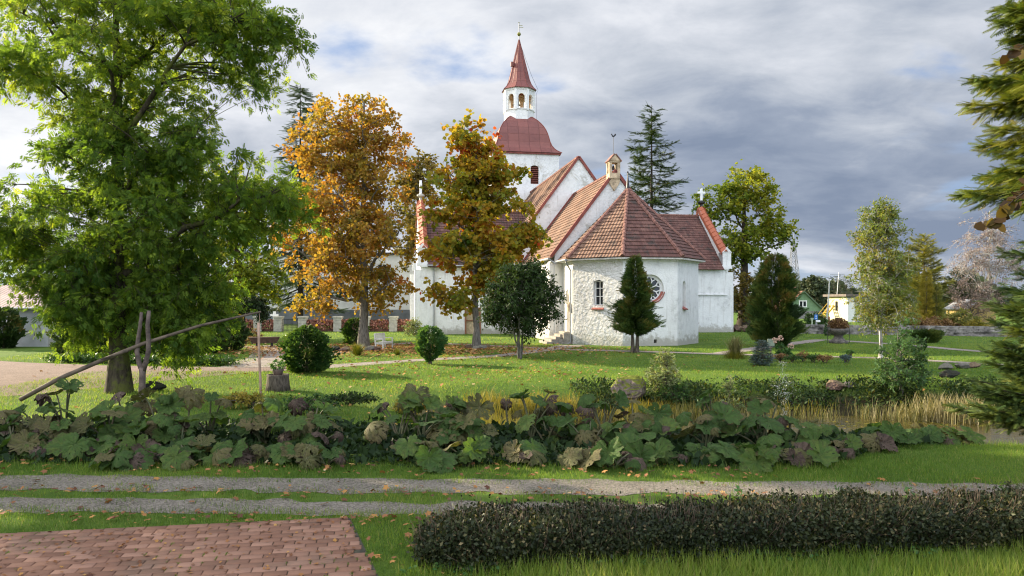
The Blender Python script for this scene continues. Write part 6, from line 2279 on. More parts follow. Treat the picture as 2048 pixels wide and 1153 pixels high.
n = 6500
x = rb.uniform(2.5, 17.5, n)
sh = 22.75 + 0.35 * np.sin(x * 1.3) + 0.2 * np.sin(x * 3.1)
y = sh + rb.normal(size=n) * 0.40 + 0.3 * (rb.random(n))
z = np.maximum(terrain(x, y), WATER - 0.3)
clump = (np.sin(x * 4.1) + np.sin(x * 9.7 + 1.0) + rb.normal(size=n) * 0.9 + 1.3 * np.sin(x * 0.9 + 2)) > -0.1
k = clump
x, y, z = x[k], y[k], z[k]
yd, zd = upright(len(x), rb)
h = (0.22 + 0.40 * rb.random(len(x))) * (0.85 + 0.5 * sstep(x, 11.0, 13)) * (1 + 0.25 * np.sin(x * 3.7) * np.sin(x * 1.3 + 1)) + (WATER - z).clip(0, .4)
props(stamp('reeds', T_REED, np.stack([x, y, z], -1), yd, zd, h, np.clip(.30 + .22 * rb.normal(size=len(x)) + 0.12 * np.sin(x * 2.7) * np.sin(x * .9) + 0.30 * sstep(x, 11, 12.5), 0, 1), M['reed']), kind='stuff')
n = 15000
x = np.concatenate([rb.uniform(-1.5, 4.8, n // 2), rb.uniform(-1, 11, n // 2)])
y = np.concatenate([rb.uniform(18.2, 23.5, n // 2), 23.2 + rb.normal(size=n // 2) * 0.35])
z = terrain(x, y)
k = (z > WATER - 0.1) & (np.sin(x * 2.3 + y) + np.sin(y * 3.1 - x * 1.7) + rb.normal(size=n) * .7 > -0.5)
x, y, z = x[k], y[k], z[k]
yd, zd = upright(len(x), rb, 0.45)
props(stamp('sedge', T_REED, np.stack([x, y, z], -1), yd, zd, 0.28 + 0.28 * rb.random(len(x)), np.clip(.5 + .2 * rb.normal(size=len(x)), 0, 1), M['sedge']), kind='stuff')
n = 26000
x = rb.uniform(2.0, 21, n)
y = rb.uniform(23.4, 27.6, n)
z = terrain(x, y)
dens = np.sin(x * 1.9 + y * 1.1) + np.sin(x * 4.3 - y * 2.0) * .7 + rb.normal(size=n) * .8
k = (z > WATER + 0.02) & (z < -0.05) & (dens > -0.7)
x, y, z = x[k], y[k], z[k]
hgt = 0.05 + 0.26 * rb.random(len(x)) * (0.6 + 0.4 * np.sin(x * 2.7))
props(stamp('bank_plants', T_LEAF, np.stack([x, y, z + hgt], -1), rand_dirs(rb, len(x)) + np.array([0, -.2, .3]), np.array([0, -.2, 1.0]) + rand_dirs(rb, len(x)) * .6, 0.08 + 0.08 * rb.random(len(x)),
            np.clip(.42 + .17 * rb.normal(size=len(x)) + .16 * np.sin(x * 1.1) * (z < -0.4), 0, 1), M['cover']), kind='stuff')
# floating leaves and algae on the water
n = 260
x = rb.uniform(5.5, 17, n); y = 22.0 + rb.normal(size=n) * .35
props(stamp('floating_leaves', T_BROAD, np.stack([x, y, np.full(n, WATER + 0.006)], -1), np.stack([rb.normal(size=n), rb.normal(size=n), np.zeros(n)], -1), np.tile([0, 0, 1.0], (n, 1)), .06 + .07 * rb.random(n), np.clip(.4 + .2 * rb.normal(size=n), 0, 1), M['yellow_leaf']), kind='stuff')

# ------------------------------------------------------------------ hedge
def hedge():
    rng = np.random.default_rng(61)
    root = empty('hedge', (HA[0], HA[1], 0), 0, 'low dark small leaved clipped hedge with bare twigs along the track', 'hedge')
    base = np.array([HA[0], HA[1], 0.0])
    LEN = float(np.linalg.norm(HB - HA)) + 1.5
    n = 95000
    s = LEN * rng.random(n)
    a = rng.random(n) * 2 * np.pi
    rr = 1 - 0.45 * rng.random(n) ** 1.6
    # rounded box section
    cx, sx = np.cos(a), np.sin(a)
    k_ = (np.abs(cx) ** 5 + np.abs(sx) ** 5) ** -0.2
    endr = np.sqrt(np.clip(1 - (1 - np.clip(s / 0.62, 0, 1)) ** 2, 0.0, 1))
    lump = 1 + 0.09 * np.sin(s * 2.3 + 1) * np.cos(a * 2) + 0.08 * np.sin(s * 5.7 + a * 3) + 0.07 * np.sin(s * 12 + a * 6) * np.sin(s * 3.3) + 0.05 * rng.normal(size=n)
    v = 0.47 * cx * k_ * rr * lump * (0.35 + 0.65 * endr)
    zc = 0.225 + (0.24 + 0.025 * np.sin(s * 1.7) + 0.025 * np.sin(s * 3.9)) * sx * k_ * rr * lump * (0.45 + 0.55 * endr)
    zc = zc * (0.7 + 0.3 * endr) + 0.02 * s / LEN
    gapn = np.sin(s * 7.3 + 2.1 * np.sin(a * 2.0 + s)) + np.sin(s * 17.0 - a * 4.0) + 0.6 * np.sin(s * 3.1 + a * 7)
    keep = (zc > 0.015 + 0.10 * np.abs(np.sin(s * 4.1)) * rng.random(n)) & (rng.random(n) < np.where(rr > .86, sstep(gapn, -2.3, -0.2), 1.0))
    s, v, zc, a, cx, sx = s[keep], v[keep], zc[keep], a[keep], cx[keep], sx[keep]
    n = len(s)
    pos = np.stack([HA[0] + HU[0] * s + HN[0] * v, HA[1] + HU[1] * s + HN[1] * v, zc], -1) + rng.normal(size=(n, 3)) * 0.026 + np.stack([np.zeros(n), np.zeros(n), (rng.random(n) < 0.06) * (zc > .4) * rng.random(n) * 0.10], -1)
    outd = np.stack([HN[0] * cx - HU[0] * 0.0, HN[1] * cx, sx], -1)
    yd = outd * 0.5 + rand_dirs(rng, n) * 0.9 + np.array([0, 0, .3])
    zd = outd + rand_dirs(rng, n) * 0.7
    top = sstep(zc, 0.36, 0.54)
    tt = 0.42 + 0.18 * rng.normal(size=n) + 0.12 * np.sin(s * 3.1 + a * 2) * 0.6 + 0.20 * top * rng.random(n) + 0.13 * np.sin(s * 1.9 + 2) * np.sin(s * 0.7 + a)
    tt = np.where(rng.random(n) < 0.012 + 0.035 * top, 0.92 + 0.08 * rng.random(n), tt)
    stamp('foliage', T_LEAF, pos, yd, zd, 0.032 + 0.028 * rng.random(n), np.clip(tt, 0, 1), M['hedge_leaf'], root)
    A = Arr()
    m = 3000
    s = LEN * rng.random(m)
    v0 = rng.normal(size=m) * 0.12
    v1 = np.clip(v0 + rng.normal(size=m) * 0.30, -0.55, 0.55)
    z1 = 0.25 + 0.40 * rng.random(m)
    er = np.sqrt(np.clip(1 - (1 - np.clip(s / 0.62, 0, 1)) ** 2, 0.02, 1))
    a0 = np.stack([HA[0] + HU[0] * s + HN[0] * v0 * er, HA[1] + HU[1] * s + HN[1] * v0 * er, np.zeros(m)], -1)
    s2 = s + rng.normal(size=m) * 0.12
    b0 = np.stack([HA[0] + HU[0] * s2 + HN[0] * v1 * er, HA[1] + HU[1] * s2 + HN[1] * v1 * er, z1 * (0.55 + .45 * er)], -1)
    A.add(*tube_arr(bez(a0, (a0 + b0) / 2 + rng.normal(size=(m, 3)) * .05, b0, 5), np.broadcast_to(np.linspace(0.005, 0.0018, 5)[None], (m, 5)), 3))
    # young shoots standing out of the clipped surface
    m = 420
    s = LEN * rng.random(m)
    v0 = rng.uniform(-0.42, 0.40, m)
    front = rng.random(m) < 0.35
    er = np.sqrt(np.clip(1 - (1 - np.clip(s / 0.62, 0, 1)) ** 2, 0.02, 1))
    z0 = np.where(front, 0.12 + 0.3 * rng.random(m), 0.46) * (0.5 + .5 * er)
    v0 = np.where(front, -0.42, v0) * er
    a0 = np.stack([HA[0] + HU[0] * s + HN[0] * v0, HA[1] + HU[1] * s + HN[1] * v0, z0], -1)
    dr = np.stack([rng.normal(size=m) * .35, np.where(front, -.8, rng.normal(size=m) * .3), np.where(front, .5, 1.0)], -1)
    ln = 0.06 + 0.12 * rng.random(m) ** 2
    b0 = a0 + nrm(dr) * ln[:, None]
    A.add(*tube_arr(bez(a0, (a0 + b0) / 2 + rng.normal(size=(m, 3)) * .012, b0, 4), np.broadcast_to(np.linspace(0.003, 0.001, 4)[None], (m, 4)), 3))
    A.build('twigs', simple('hedge_twig', (0.16, 0.11, 0.075), 0.9, 0.3, 10.0), root)
    q = 9
    t_ = rng.random((m, q))
    pp = (a0[:, None] + (b0 - a0)[:, None] * t_[..., None]).reshape(-1, 3) + rng.normal(size=(m * q, 3)) * .008
    stamp('shoot_leaves', T_LEAF, pp, np.repeat(nrm(dr), q, 0) * .5 + rand_dirs(rng, m * q) * .8, rand_dirs(rng, m * q) + np.array([0, -.3, .6]), .022 + .02 * rng.random(m * q), np.clip(.62 + .2 * rng.normal(size=m * q), 0, 1), M['hedge_leaf'], root)
    # sprigs of other weeds that have grown through
    for (px, py, Y, hgt) in ((912, 1030, 8.6, .16), (1232, 1010, 8.5, .12), (1420, 1085, 8.05, .22), (1345, 1060, 8.3, .15), (1480, 985, 8.8, .14), (1680, 985, 8.95, .12), (1820, 985, 9.0, .16), (2010, 985, 9.1, .15), (1390, 1110, 7.9, .2), (880, 1120, 7.75, .2), (1240, 1085, 8.0, .15)):
        p = np.array(P(px, py, Y))
        sp, yy, zz, ss = [], [], [], []
        for j in range(16):
            sp.append(p + np.array([rng.normal() * .035, rng.normal() * .03, (j / 16 - .6) * hgt]))
            yy.append(rand_dirs(rng, 1)[0] + np.array([0, 0, .2])); zz.append(np.array([0, -.3, 1.0]) + rand_dirs(rng, 1)[0] * .5); ss.append(.05 + .03 * rng.random())
        stamp('weed_sprig', T_LEAF, np.array(sp), np.array(yy), np.array(zz), np.array(ss), np.clip(.6 + .2 * rng.normal(size=len(ss)), 0, 1), M['green_leaf'], root)


hedge()

# low broad leaves and weeds at the foot of the hedge
rs = np.random.default_rng(62)
n = 900
s = rs.random(n) * 8.0 - 0.2
v = -0.42 + rs.normal(size=n) * 0.09
pos = np.stack([HA[0] + HU[0] * s + HN[0] * v, HA[1] + HU[1] * s + HN[1] * v, 0.03 + 0.10 * rs.random(n)], -1)
k = np.sin(s * 3.7) + rs.normal(size=n) * .6 > .1
props(stamp('verge_weeds', T_BROAD, pos[k], rand_dirs(rs, k.sum()) + np.array([0, 0, .2]), np.array([0, -.3, 1.0]) + rand_dirs(rs, k.sum()) * .5, 0.03 + .03 * rs.random(k.sum()), np.clip(.55 + .18 * rs.normal(size=k.sum()), 0, 1), M['green_leaf']), kind='stuff')

# ------------------------------------------------------------------ well sweep
M['old_wood'] = simple('old_wood', (0.12, 0.09, 0.075), 0.85, 0.35, 5.0, 0.012, 18)
M['pole_wood'] = simple('pole_wood', (0.12, 0.09, 0.065), 0.85, 0.35, 3.0, 0.01, 14)
YW = 19.2
wsb = P(285, 797, YW)
WS = empty('well_sweep', (wsb.x, wsb.y, 0), 0, 'old wooden well sweep with forked post and long slanting pole', 'well sweep')
off = Vector(WS.location)


def PW(px, py, Y=YW):
    return P(px, py, Y) - off


mb = MB()
mb.tube([PW(284, 832), PW(284, 780), PW(285, 750), PW(285, 735)], [0.10, 0.088, 0.08, 0.09], 10)
mb.tube([PW(285, 742), PW(278, 726), PW(274, 705), PW(276, 682), PW(280, 655), PW(283, 625)], [0.075, 0.066, 0.062, 0.055, 0.048, 0.04], 10)
mb.tube([PW(286, 742), PW(292, 724), PW(297, 702), PW(297, 680), PW(295, 652), PW(298, 622)], [0.075, 0.066, 0.064, 0.058, 0.054, 0.048], 10)
mb.build('forked_post', M['old_wood'], WS, True)
mb = MB()
mb.tube([PW(40, 800, 18.4), PW(120, 757, 18.7), PW(200, 723, 18.95), PW(286, 688, 19.2), PW(400, 652, 19.5), PW(522, 624, 19.8)], [0.058, 0.058, 0.055, 0.05, 0.04, 0.026], 10)
mb.tube([PW(203, 719, 18.93), PW(256, 702, 19.07)], [0.03, 0.035], 6)
mb.build('sweep_pole', M['pole_wood'], WS, True)
mb = MB()
mb.tube([PW(519, 626, 19.8), PW(519, 648, 19.8)], 0.008, 5)
mb.tube([PW(517, 646, 19.8), PW(518, 700, 19.8), PW(521, 770, 19.8), PW(522, 806, 19.8)], [0.038, 0.034, 0.034, 0.034], 8)
mb.build('hanging_rod', simple('rod_wood', (0.36, 0.24, 0.17), 0.8, 0.2, 4.0), WS, True)

# ------------------------------------------------------------------ stones
rk = lambda px, py, Y: (lambda p: (p.x, p.y, float(terrain(p.x, p.y))))(P(px, py, Y))
c = rk(304, 780, 23.6); rock('boulder', 'smooth black boulder lying right of the ash trunk', (c[0], c[1], 0.12), (0.45, 0.35, 0.24), M['rock_dark'], 201)
c = rk(1264, 790, 24.4); rock('boulder', 'large moss covered pinkish boulder at the pond edge', (c[0], c[1], c[2] + 0.52), (0.76, 0.6, 0.52), M['rock_moss'], 202)
c = rk(1668, 775, 25.6); rock('boulder', 'rounded pink boulder on the bank right of the fountain', (c[0], c[1], c[2] + 0.16), (0.42, 0.34, 0.27), M['rock_pink'], 203)
c = rk(1700, 775, 25.8); rock('boulder', 'small pale stone next to the pink boulder', (c[0], c[1], c[2] + 0.1), (0.22, 0.2, 0.16), M['rock_grey'], 204)
for k, (px, py, Y, s, mt, lb) in enumerate(((1893, 748, 31, .42, 'rock_grey', 'flat grey stone on the bank rim behind the hornbeam'), (1925, 744, 31.5, .36, 'rock_grey', 'middle grey stone on the bank rim'), (1948, 741, 31.8, .34, 'rock_pink', 'reddish stone on the bank rim by the young fir'), (1900, 760, 27.5, .40, 'rock_dark', 'dark wet stone low on the bank'))):
    c = rk(px, py, Y); rock('stone', lb, (c[0], c[1], c[2] + s * .3), (s, s * .7, s * .5), M[mt], 210 + k, sub=3)
for k, (px, py, s, mt, lb) in enumerate(((673, 704, .38, 'rock_dark', 'dark stone at the outer end of the ring under the orange maple'), (690, 704, .42, 'rock_pink', 'pinkish stone beside the dark one under the orange maple'), (737, 703, .42, 'rock_grey', 'grey stone right of the orange maple trunk'), (751, 703, .36, 'rock_pink', 'pale stone nearest the bench'),
                                         (938, 697, .30, 'rock_pink', 'pink stone left of the slender maple trunk'), (951, 700, .30, 'rock_grey', 'grey stone in front of the slender maple trunk'), (964, 699, .36, 'rock_grey', 'rounded grey stone right of the slender maple trunk'), (973, 696, .26, 'rock_pink', 'last small stone of the ring round the slender maple'))):
    p = G(px, py); rock('stone', lb, (p.x, p.y, s * .35), (s, s * .7, s * .55), M[mt], 220 + k, sub=3)
for k in range(7):
    p = P(1462 + k * 6.5, 664, 71)
    rock('stone', 'pinkish field stone in the low heap below the oak', (p.x, p.y + (k % 2) * .5, .22 + .1 * (k % 3)), (.42, .4, .35), M['rock_pink'], 240 + k, 'field stones heaped below the oak', sub=3)

# ------------------------------------------------------------------ small plants
def bushlet(name, label, cat, px, py, Y, ells, nc, per, cr, sz, mat, seed, stems=3, th=None, leaf=T_LEAF, tint=None, droop=.2, group=None, lift=.9):
    p = P(px, py, Y)
    H = max(e[2] + e[5] for e in ells)
    return broad_tree(name, label, cat, (p.x, p.y, float(terrain(p.x, p.y))), ells, th or H * .85, 0.02, nc, per, cr, leaf, sz, mat, M['bark'], seed, shell=.2, ntw=6, nlimb=8, stems=stems, twr=.004, tint=tint, droop=droop, group=group, lift=lift)


bushlet('flowering_bush', 'loose bush with pale yellow and rusty leaves beside the mossy boulder', 'bush', 1325, 790, 24.6, [(0, 0, .75, .58, .5, .55), (0.02, 0, 1.35, .34, .3, .35)], 70, 36, .2, .085, M['pale_leaf'], 251)
bushlet('low_shrub', 'dark low shrub hugging the side of the mossy boulder', 'bush', 1352, 795, 24.2, [(0, 0, .35, .55, .4, .32)], 40, 40, .18, .085, M['shrub_leaf'], 252)
bushlet('sapling', 'bright green sapling by the pond left of the tall pale sapling', 'sapling', 1407, 812, 23.4, [(0, 0, .4, .16, .16, .38)], 16, 30, .12, .09, M['green_leaf'], 253, 1)
bushlet('sapling', 'tall pale leaved sapling standing before the bank', 'sapling', 1461, 812, 23.4, [(0, 0, .95, .14, .14, .5), (0, 0, .4, .4, .3, .3)], 30, 30, .16, .07, M['pale_leaf'], 254, 1)
bushlet('hydrangea', 'hydrangea with three pale pink flower heads by the blue spruce', 'bush', 1566, 706, 36.5, [(0, 0, .4, .40, .35, .32)], 26, 40, .18, .12, M['green_leaf'], 255)
hyf = simple('hydrangea_flower', (0.62, 0.42, 0.32), 0.8, .2, 9)
hy = bpy.context.scene.collection.objects['hydrangea']
for (px, py) in ((1550, 681), (1561, 677), (1582, 693)):
    mbh = MB()
    q = P(px, py, 36.3) - Vector(hy.location)
    for j in range(26):
        d = Vector(rand_dirs(rs, 1)[0])
        c_ = q + d * 0.12
        mbh.box(c_, (.06, .06, .02), rs.random() * 3, rs.random(), rs.random())
    mbh.build('flower_head', hyf, hy)
p = G(1524, 731)
conifer('blue_spruce', 'small silvery blue spruce at the head of the flower bed', 'shrub', (p.x, p.y, 0), 1.12, lambda f: .48 * (1 - f) ** .7 + .04, .06, 60, M['spruce_blue'], M['bark'], 256, tr=.03, droop=.05, spr=.12, step=.05, side=.5, hang=.1)


def tuft(name, label, cat, px, py, Y, n, h, sp, mat, seed, tm=.5):
    rng = np.random.default_rng(seed)
    p = P(px, py, Y)
    z0 = float(terrain(p.x, p.y))
    root = empty(name, (p.x, p.y, z0), 0, label, cat)
    a = rng.random(n) * 6.28
    t_ = np.abs(rng.normal(size=n)) * sp
    yd = np.stack([np.cos(a) * t_, np.sin(a) * t_, np.ones(n)], -1)
    zd = np.stack([np.cos(a), np.sin(a), np.zeros(n)], -1)
    pos = np.stack([p.x + np.cos(a) * .12 * rng.random(n) * h, p.y + np.sin(a) * .12 * rng.random(n) * h, np.full(n, z0 - .02)], -1)
    stamp('blades', T_REED, pos, yd, zd, h * (.5 + .6 * rng.random(n)), np.clip(tm + .2 * rng.normal(size=n), 0, 1), mat, root)
    return root


t1 = tuft('ornamental_grass', 'tall feathery ornamental grass with straw plumes by the path', 'grass clump', 1470, 719, 37, 420, 1.15, .22, M['reed'], 261, .45)
rng = np.random.default_rng(262)
n = 700
a = rng.random(n) * 6.28
pos = np.stack([t1.location.x + np.cos(a) * .55 * rng.random(n), t1.location.y + np.sin(a) * .4 * rng.random(n), np.full(n, -.02)], -1)
stamp('base_blades', T_REED, pos, np.stack([np.cos(a) * .5, np.sin(a) * .5, np.ones(n)], -1), np.stack([np.cos(a), np.sin(a), np.zeros(n)], -1), .3 + .3 * rng.random(n), np.clip(.3 + .2 * rng.normal(size=n), 0, 1), M['sedge'], t1)
tuft('grass_tuft', 'green grass tuft among the fallen leaves by the bench', 'grass clump', 795, 711, 39.5, 500, .45, .9, M['sedge'], 263, .1)
tuft('grass_tuft', 'leafy green clump hiding the stones at the orange maple', 'grass clump', 715, 714, 39, 700, .75, .6, M['sedge'], 264, .15)
for k, (px, py, Y, h, w_, mt) in enumerate(((1560, 722, 35, .3, .4, 'rust_leaf'), (1585, 723, 34.5, .32, .42, 'shrub_leaf'), (1605, 722, 35, .42, .4, 'rust_leaf'), (1628, 724, 34.5, .26, .42, 'shrub_leaf'), (1650, 726, 34.2, .34, .36, 'rust_leaf'), (1692, 724, 34.4, .26, .2, 'spruce_blue'), (1700, 708, 38, .3, .2, 'green_leaf'))):
    bushlet('bedding_plant', ['low russet plant nearest the blue spruce', 'low green plant under the fountain spray', 'pink tinted plant in the middle of the flower bed', 'low dark plant in the flower bed', 'russet plant at the far end of the flower bed', 'tiny bluish plant alone on the lawn', 'small green plant behind the flower bed'][k], 'plant', px, py, Y, [(0, 0, h * .5, w_, w_ * .7, h * .5)], 22, 24, .14, .08, M[mt], 270 + k)
for k, (px, py, Y, w_, h_, mt, lb) in enumerate(((700, 800, 20.5, .8, .35, 'dark_leaf', 'dark low shrub behind the bed below the ball shrub'), (500, 815, 19.5, .9, .4, 'yellow_leaf', 'yellowing weeds behind the bed by the well rod'), (830, 800, 19.8, .5, .28, 'yellow_leaf', 'yellow leaved weed behind the highest tan leaf'), (1080, 818, 19.6, .6, .35, 'yellow_leaf', 'yellow weed clump near the sedge'), (620, 815, 18.6, .8, .45, 'shrub_leaf', 'dark green weeds behind the bed below the log planter'), (900, 820, 18.5, .7, .3, 'shrub_leaf', 'green weeds behind the withered upright leaves'))):
    bushlet('weed_clump', lb, 'weeds', px, py, Y, [(0, 0, h_ * .5, w_, .4, h_ * .5)], 34, 30, .16, .085, M[mt], 290 + k)
bushlet('garden_plant', 'reddish plant beside the wooden tub', 'plant', 505, 692, 50, [(0, 0, .5, .6, .5, .5)], 26, 30, .22, .12, M['rust_leaf'], 300)
bushlet('rose_bush', 'pale flowering bush at the corner of the transept', 'bush', 828, 682, 62, [(0, 0, .7, .9, .6, .7)], 36, 30, .28, .15, M['pale_leaf'], 301)

# wooden tub and log planter
p = G(529, 694)
T = empty('wooden_tub', (p.x, p.y, 0), 0.3, 'brown wooden trough by the leaf covered path', 'planter')
mb = MB()
mb.prism([(-.75, -.3, .25), (.75, -.3, .25), (.95, -.3, .62), (-.95, -.3, .62)], (0, .6, 0))
mb.build('trough', simple('tub_wood', (.085, .05, .032), .85, .3, 5), T)
mb = MB(); mb.box((-.45, 0, .12), (.14, .5, .28)); mb.box((.45, 0, .12), (.14, .5, .28)); mb.build('feet', M['iron'], T)
p = P(556, 792, 23.6)
T = empty('log_planter', (p.x, p.y, 0), 0, 'weathered tree stump planter with a potted green plant on top', 'planter')
mb = MB(); mb.lathe([(.40, -.05), (.36, .2), (.34, .45), (.35, .52), (.30, .52), (.27, .47)], 16); mb.build('stump', M['bark'], T, True)
mb = MB(); mb.lathe([(.12, .45), (.17, .62), (.19, .68)], 12); mb.build('pot', simple('clay_pot', (.14, .10, .08), .85, .2, 6), T, True)
n = 160
stamp('plant_leaves', T_LEAF, np.array([p.x, p.y, .78]) + rand_dirs(rs, n) * np.array([.2, .18, .14]), rand_dirs(rs, n), rand_dirs(rs, n) + np.array([0, 0, .7]), .09, np.clip(.5 + .2 * rs.normal(size=n), 0, 1), M['green_leaf'], T)

# ------------------------------------------------------------------ bench
p = G(769, 699)
T = empty('garden_bench', (p.x, p.y, 0), math.radians(72), 'white slatted garden bench seen from its end under the orange maple', 'bench')
wp = simple('bench_white', (.55, .54, .51), .6, .1, 4.0)
mb = MB()
for k in range(5):
    mb.box((0, -.20 + k * .105, .44), (1.25, .085, .03))
mb.build('seat', wp, T)
mb = MB()
mb.box((0, .345, .93), (1.25, .05, .08)); mb.box((0, .30, .58), (1.25, .05, .06))
for k in range(11):
    mb.bar((-.56 + k * .112, .30, .58), (-.56 + k * .112, .345, .92), .05, .025, (0, 1, 0))
mb.build('backrest', wp, T)
for sx in (-1, 1):
    for a, b in (((sx * .60, -.22, 0), (sx * .60, -.22, .66)), ((sx * .60, .24, 0), (sx * .60, .35, .96))):
        mb = MB(); mb.bar(a, b, .065, .065, (0, 1, 0)); mb.build('leg', wp, T)
    mb = MB(); mb.box((sx * .60, .03, .67), (.08, .6, .035)); mb.build('armrest', wp, T)
mb = MB(); mb.box((0, -.22, .38), (1.18, .03, .07)); mb.box((-.6, .02, .36), (.04, .44, .06)); mb.box((.6, .02, .36), (.04, .44, .06)); mb.build('seat_frame', wp, T)

# ------------------------------------------------------------------ urn, plaque
p = G(1677, 687)
T = empty('garden_urn', (p.x, p.y, 0), 0, 'mossy stone garden urn overflowing with dry brown plants', 'urn')
us = simple('urn_stone', (.13, .115, .10), .9, .35, 6, .02, 15)
mb = MB(); mb.lathe([(.62, 0), (.62, .16), (.45, .22), (.34, .34), (.26, .46), (.34, .58)], 14); mb.build('foot', us, T, True)
mb = MB(); mb.lathe([(.26, .52), (.50, .66), (.64, .86), (.66, 1.02), (.58, 1.02)], 14); mb.build('bowl', us, T, True)
n = 1300
stamp('dry_plants', T_LEAF, np.array([p.x, p.y, 1.28]) + rand_dirs(rs, n) * np.array([.66, .55, .42]) * (rs.random((n, 1)) ** .4), rand_dirs(rs, n) + np.array([0, 0, .3]), rand_dirs(rs, n), .16, np.clip(.35 + .2 * rs.normal(size=n), 0, 1), M['rust_leaf'], T)
mb = MB()
for k in range(10):
    a0, a1 = math.pi * k / 10, math.pi * (k + 1) / 10
    mb.tube([(.75 * math.cos(a0), 0, 1.0 + .75 * math.sin(a0)), (.75 * math.cos(a1), 0, 1.0 + .75 * math.sin(a1))], .018, 5)
mb.tube([(-.75, 0, 1.0), (-.75, 0, 0)], .018, 5); mb.tube([(.75, 0, 1.0), (.75, 0, 0)], .018, 5)
mb.build('wire_hoop', M['iron'], T)
p = G(1542, 708)
T = empty('garden_plaque', (p.x, p.y, 0), 0, 'grey green plaque on a short post beside the pink flower heads', 'sign')
mb = MB(); mb.box((0, 0, .62), (.38, .03, .40)); mb.build('plate', simple('plaque_grey', (.20, .24, .19), .5, .1, 4), T)
mb = MB(); mb.box((0, .035, .32), (.06, .04, .66)); mb.build('post', M['old_wood'], T)

# ------------------------------------------------------------------ fountain
m, t, out = new_mat('spray')
p_ = t.n('ShaderNodeBsdfPrincipled', {'Base Color': (.85, .9, .95, 1), 'Roughness': .1, 'Transmission Weight': .75, 'IOR': 1.33, 'Specular IOR Level': .8})
t.nt.links.new(p_.outputs[0], out.inputs[0])
fx = P(1568, 832, 20.6)
FT = empty('fountain', (fx.x, fx.y, WATER), 0, 'small pond fountain throwing broken jets of water drops', 'fountain')
rf2 = np.random.default_rng(71)
dp, ds, dd_ = [], [], []
for (vx, top, n) in ((-0.05, 1.95, 170), (0.10, 1.6, 110), (-0.42, 1.3, 80), (-0.28, 1.4, 70), (0.34, 1.4, 80), (0.22, 1.1, 60), (0.02, .5, 60)):
    T_up = math.sqrt(2 * top / 9.81)
    tt = rf2.random(n) * T_up * (1.55 if top > .7 else 1.9)
    zz = 9.81 * T_up * tt - 4.905 * tt * tt
    dp.append(np.stack([vx * tt + rf2.normal(size=n) * (.015 + .11 * tt), rf2.normal(size=n) * (.02 + .05 * tt), zz], -1))
    ds.append(.003 + .0045 * rf2.random(n))
    vz = 9.81 * (T_up - tt)
    dd_.append(np.stack([np.full(n, vx), np.zeros(n), np.where(np.abs(vz) < .4, .4, vz)], -1))
dp, ds, dd_ = np.concatenate(dp), np.concatenate(ds), np.concatenate(dd_)
k = dp[:, 2] > 0.0
T_DROP = ([(0, -2.0, 0), (1, 0, 0), (0, 0, 1), (-1, 0, 0), (0, 0, -1), (0, 2.0, 0)], [(0, 2, 1), (0, 3, 2), (0, 4, 3), (0, 1, 4), (5, 1, 2), (5, 2, 3), (5, 3, 4), (5, 4, 1)])
o_ = stamp('water_jets', T_DROP, dp[k] + np.array(FT.location), dd_[k], rand_dirs(rf2, k.sum()), ds[k], .5, m, FT)
o_.data.polygons.foreach_set('use_smooth', np.ones(len(o_.data.polygons), bool))
mb = MB(); mb.lathe([(.05, -.35), (.05, .06), (.03, .10)], 10); mb.build('nozzle', M['iron'], FT)

# ------------------------------------------------------------------ walls, fence, buildings
# dry stone wall of the churchyard on the right
rw2 = np.random.default_rng(81)
A_, B_ = Vector((25.5, 67.5, 0)), Vector((43.0, 60.0, 0))
mb = MB()
d = (B_ - A_); L = d.length; d.normalize(); az_ = math.atan2(d.y, d.x)
z = 0.0
for r in range(7):
    h = .09 + .05 * rw2.random()
    s = -rw2.random() * .4
    while s < L:
        l_ = .25 + .5 * rw2.random()
        c = A_ + d * (s + l_ / 2) + Vector((0, 0, z + h / 2)) + Vector((d.y, -d.x, 0)) * rw2.normal() * .03
        mb.box(c, (l_ - .02, .42 + .06 * rw2.normal(), h - .012), az_ + rw2.normal() * .03, rw2.normal() * .02)
        s += l_
    z += h
W_ = props(mb.build('stone_wall', simple('dry_stone', (.27, .25, .235), .95, .4, 1.3, .02, 9)), 'low dry stone wall of flat grey slabs edging the far lawn', 'wall')

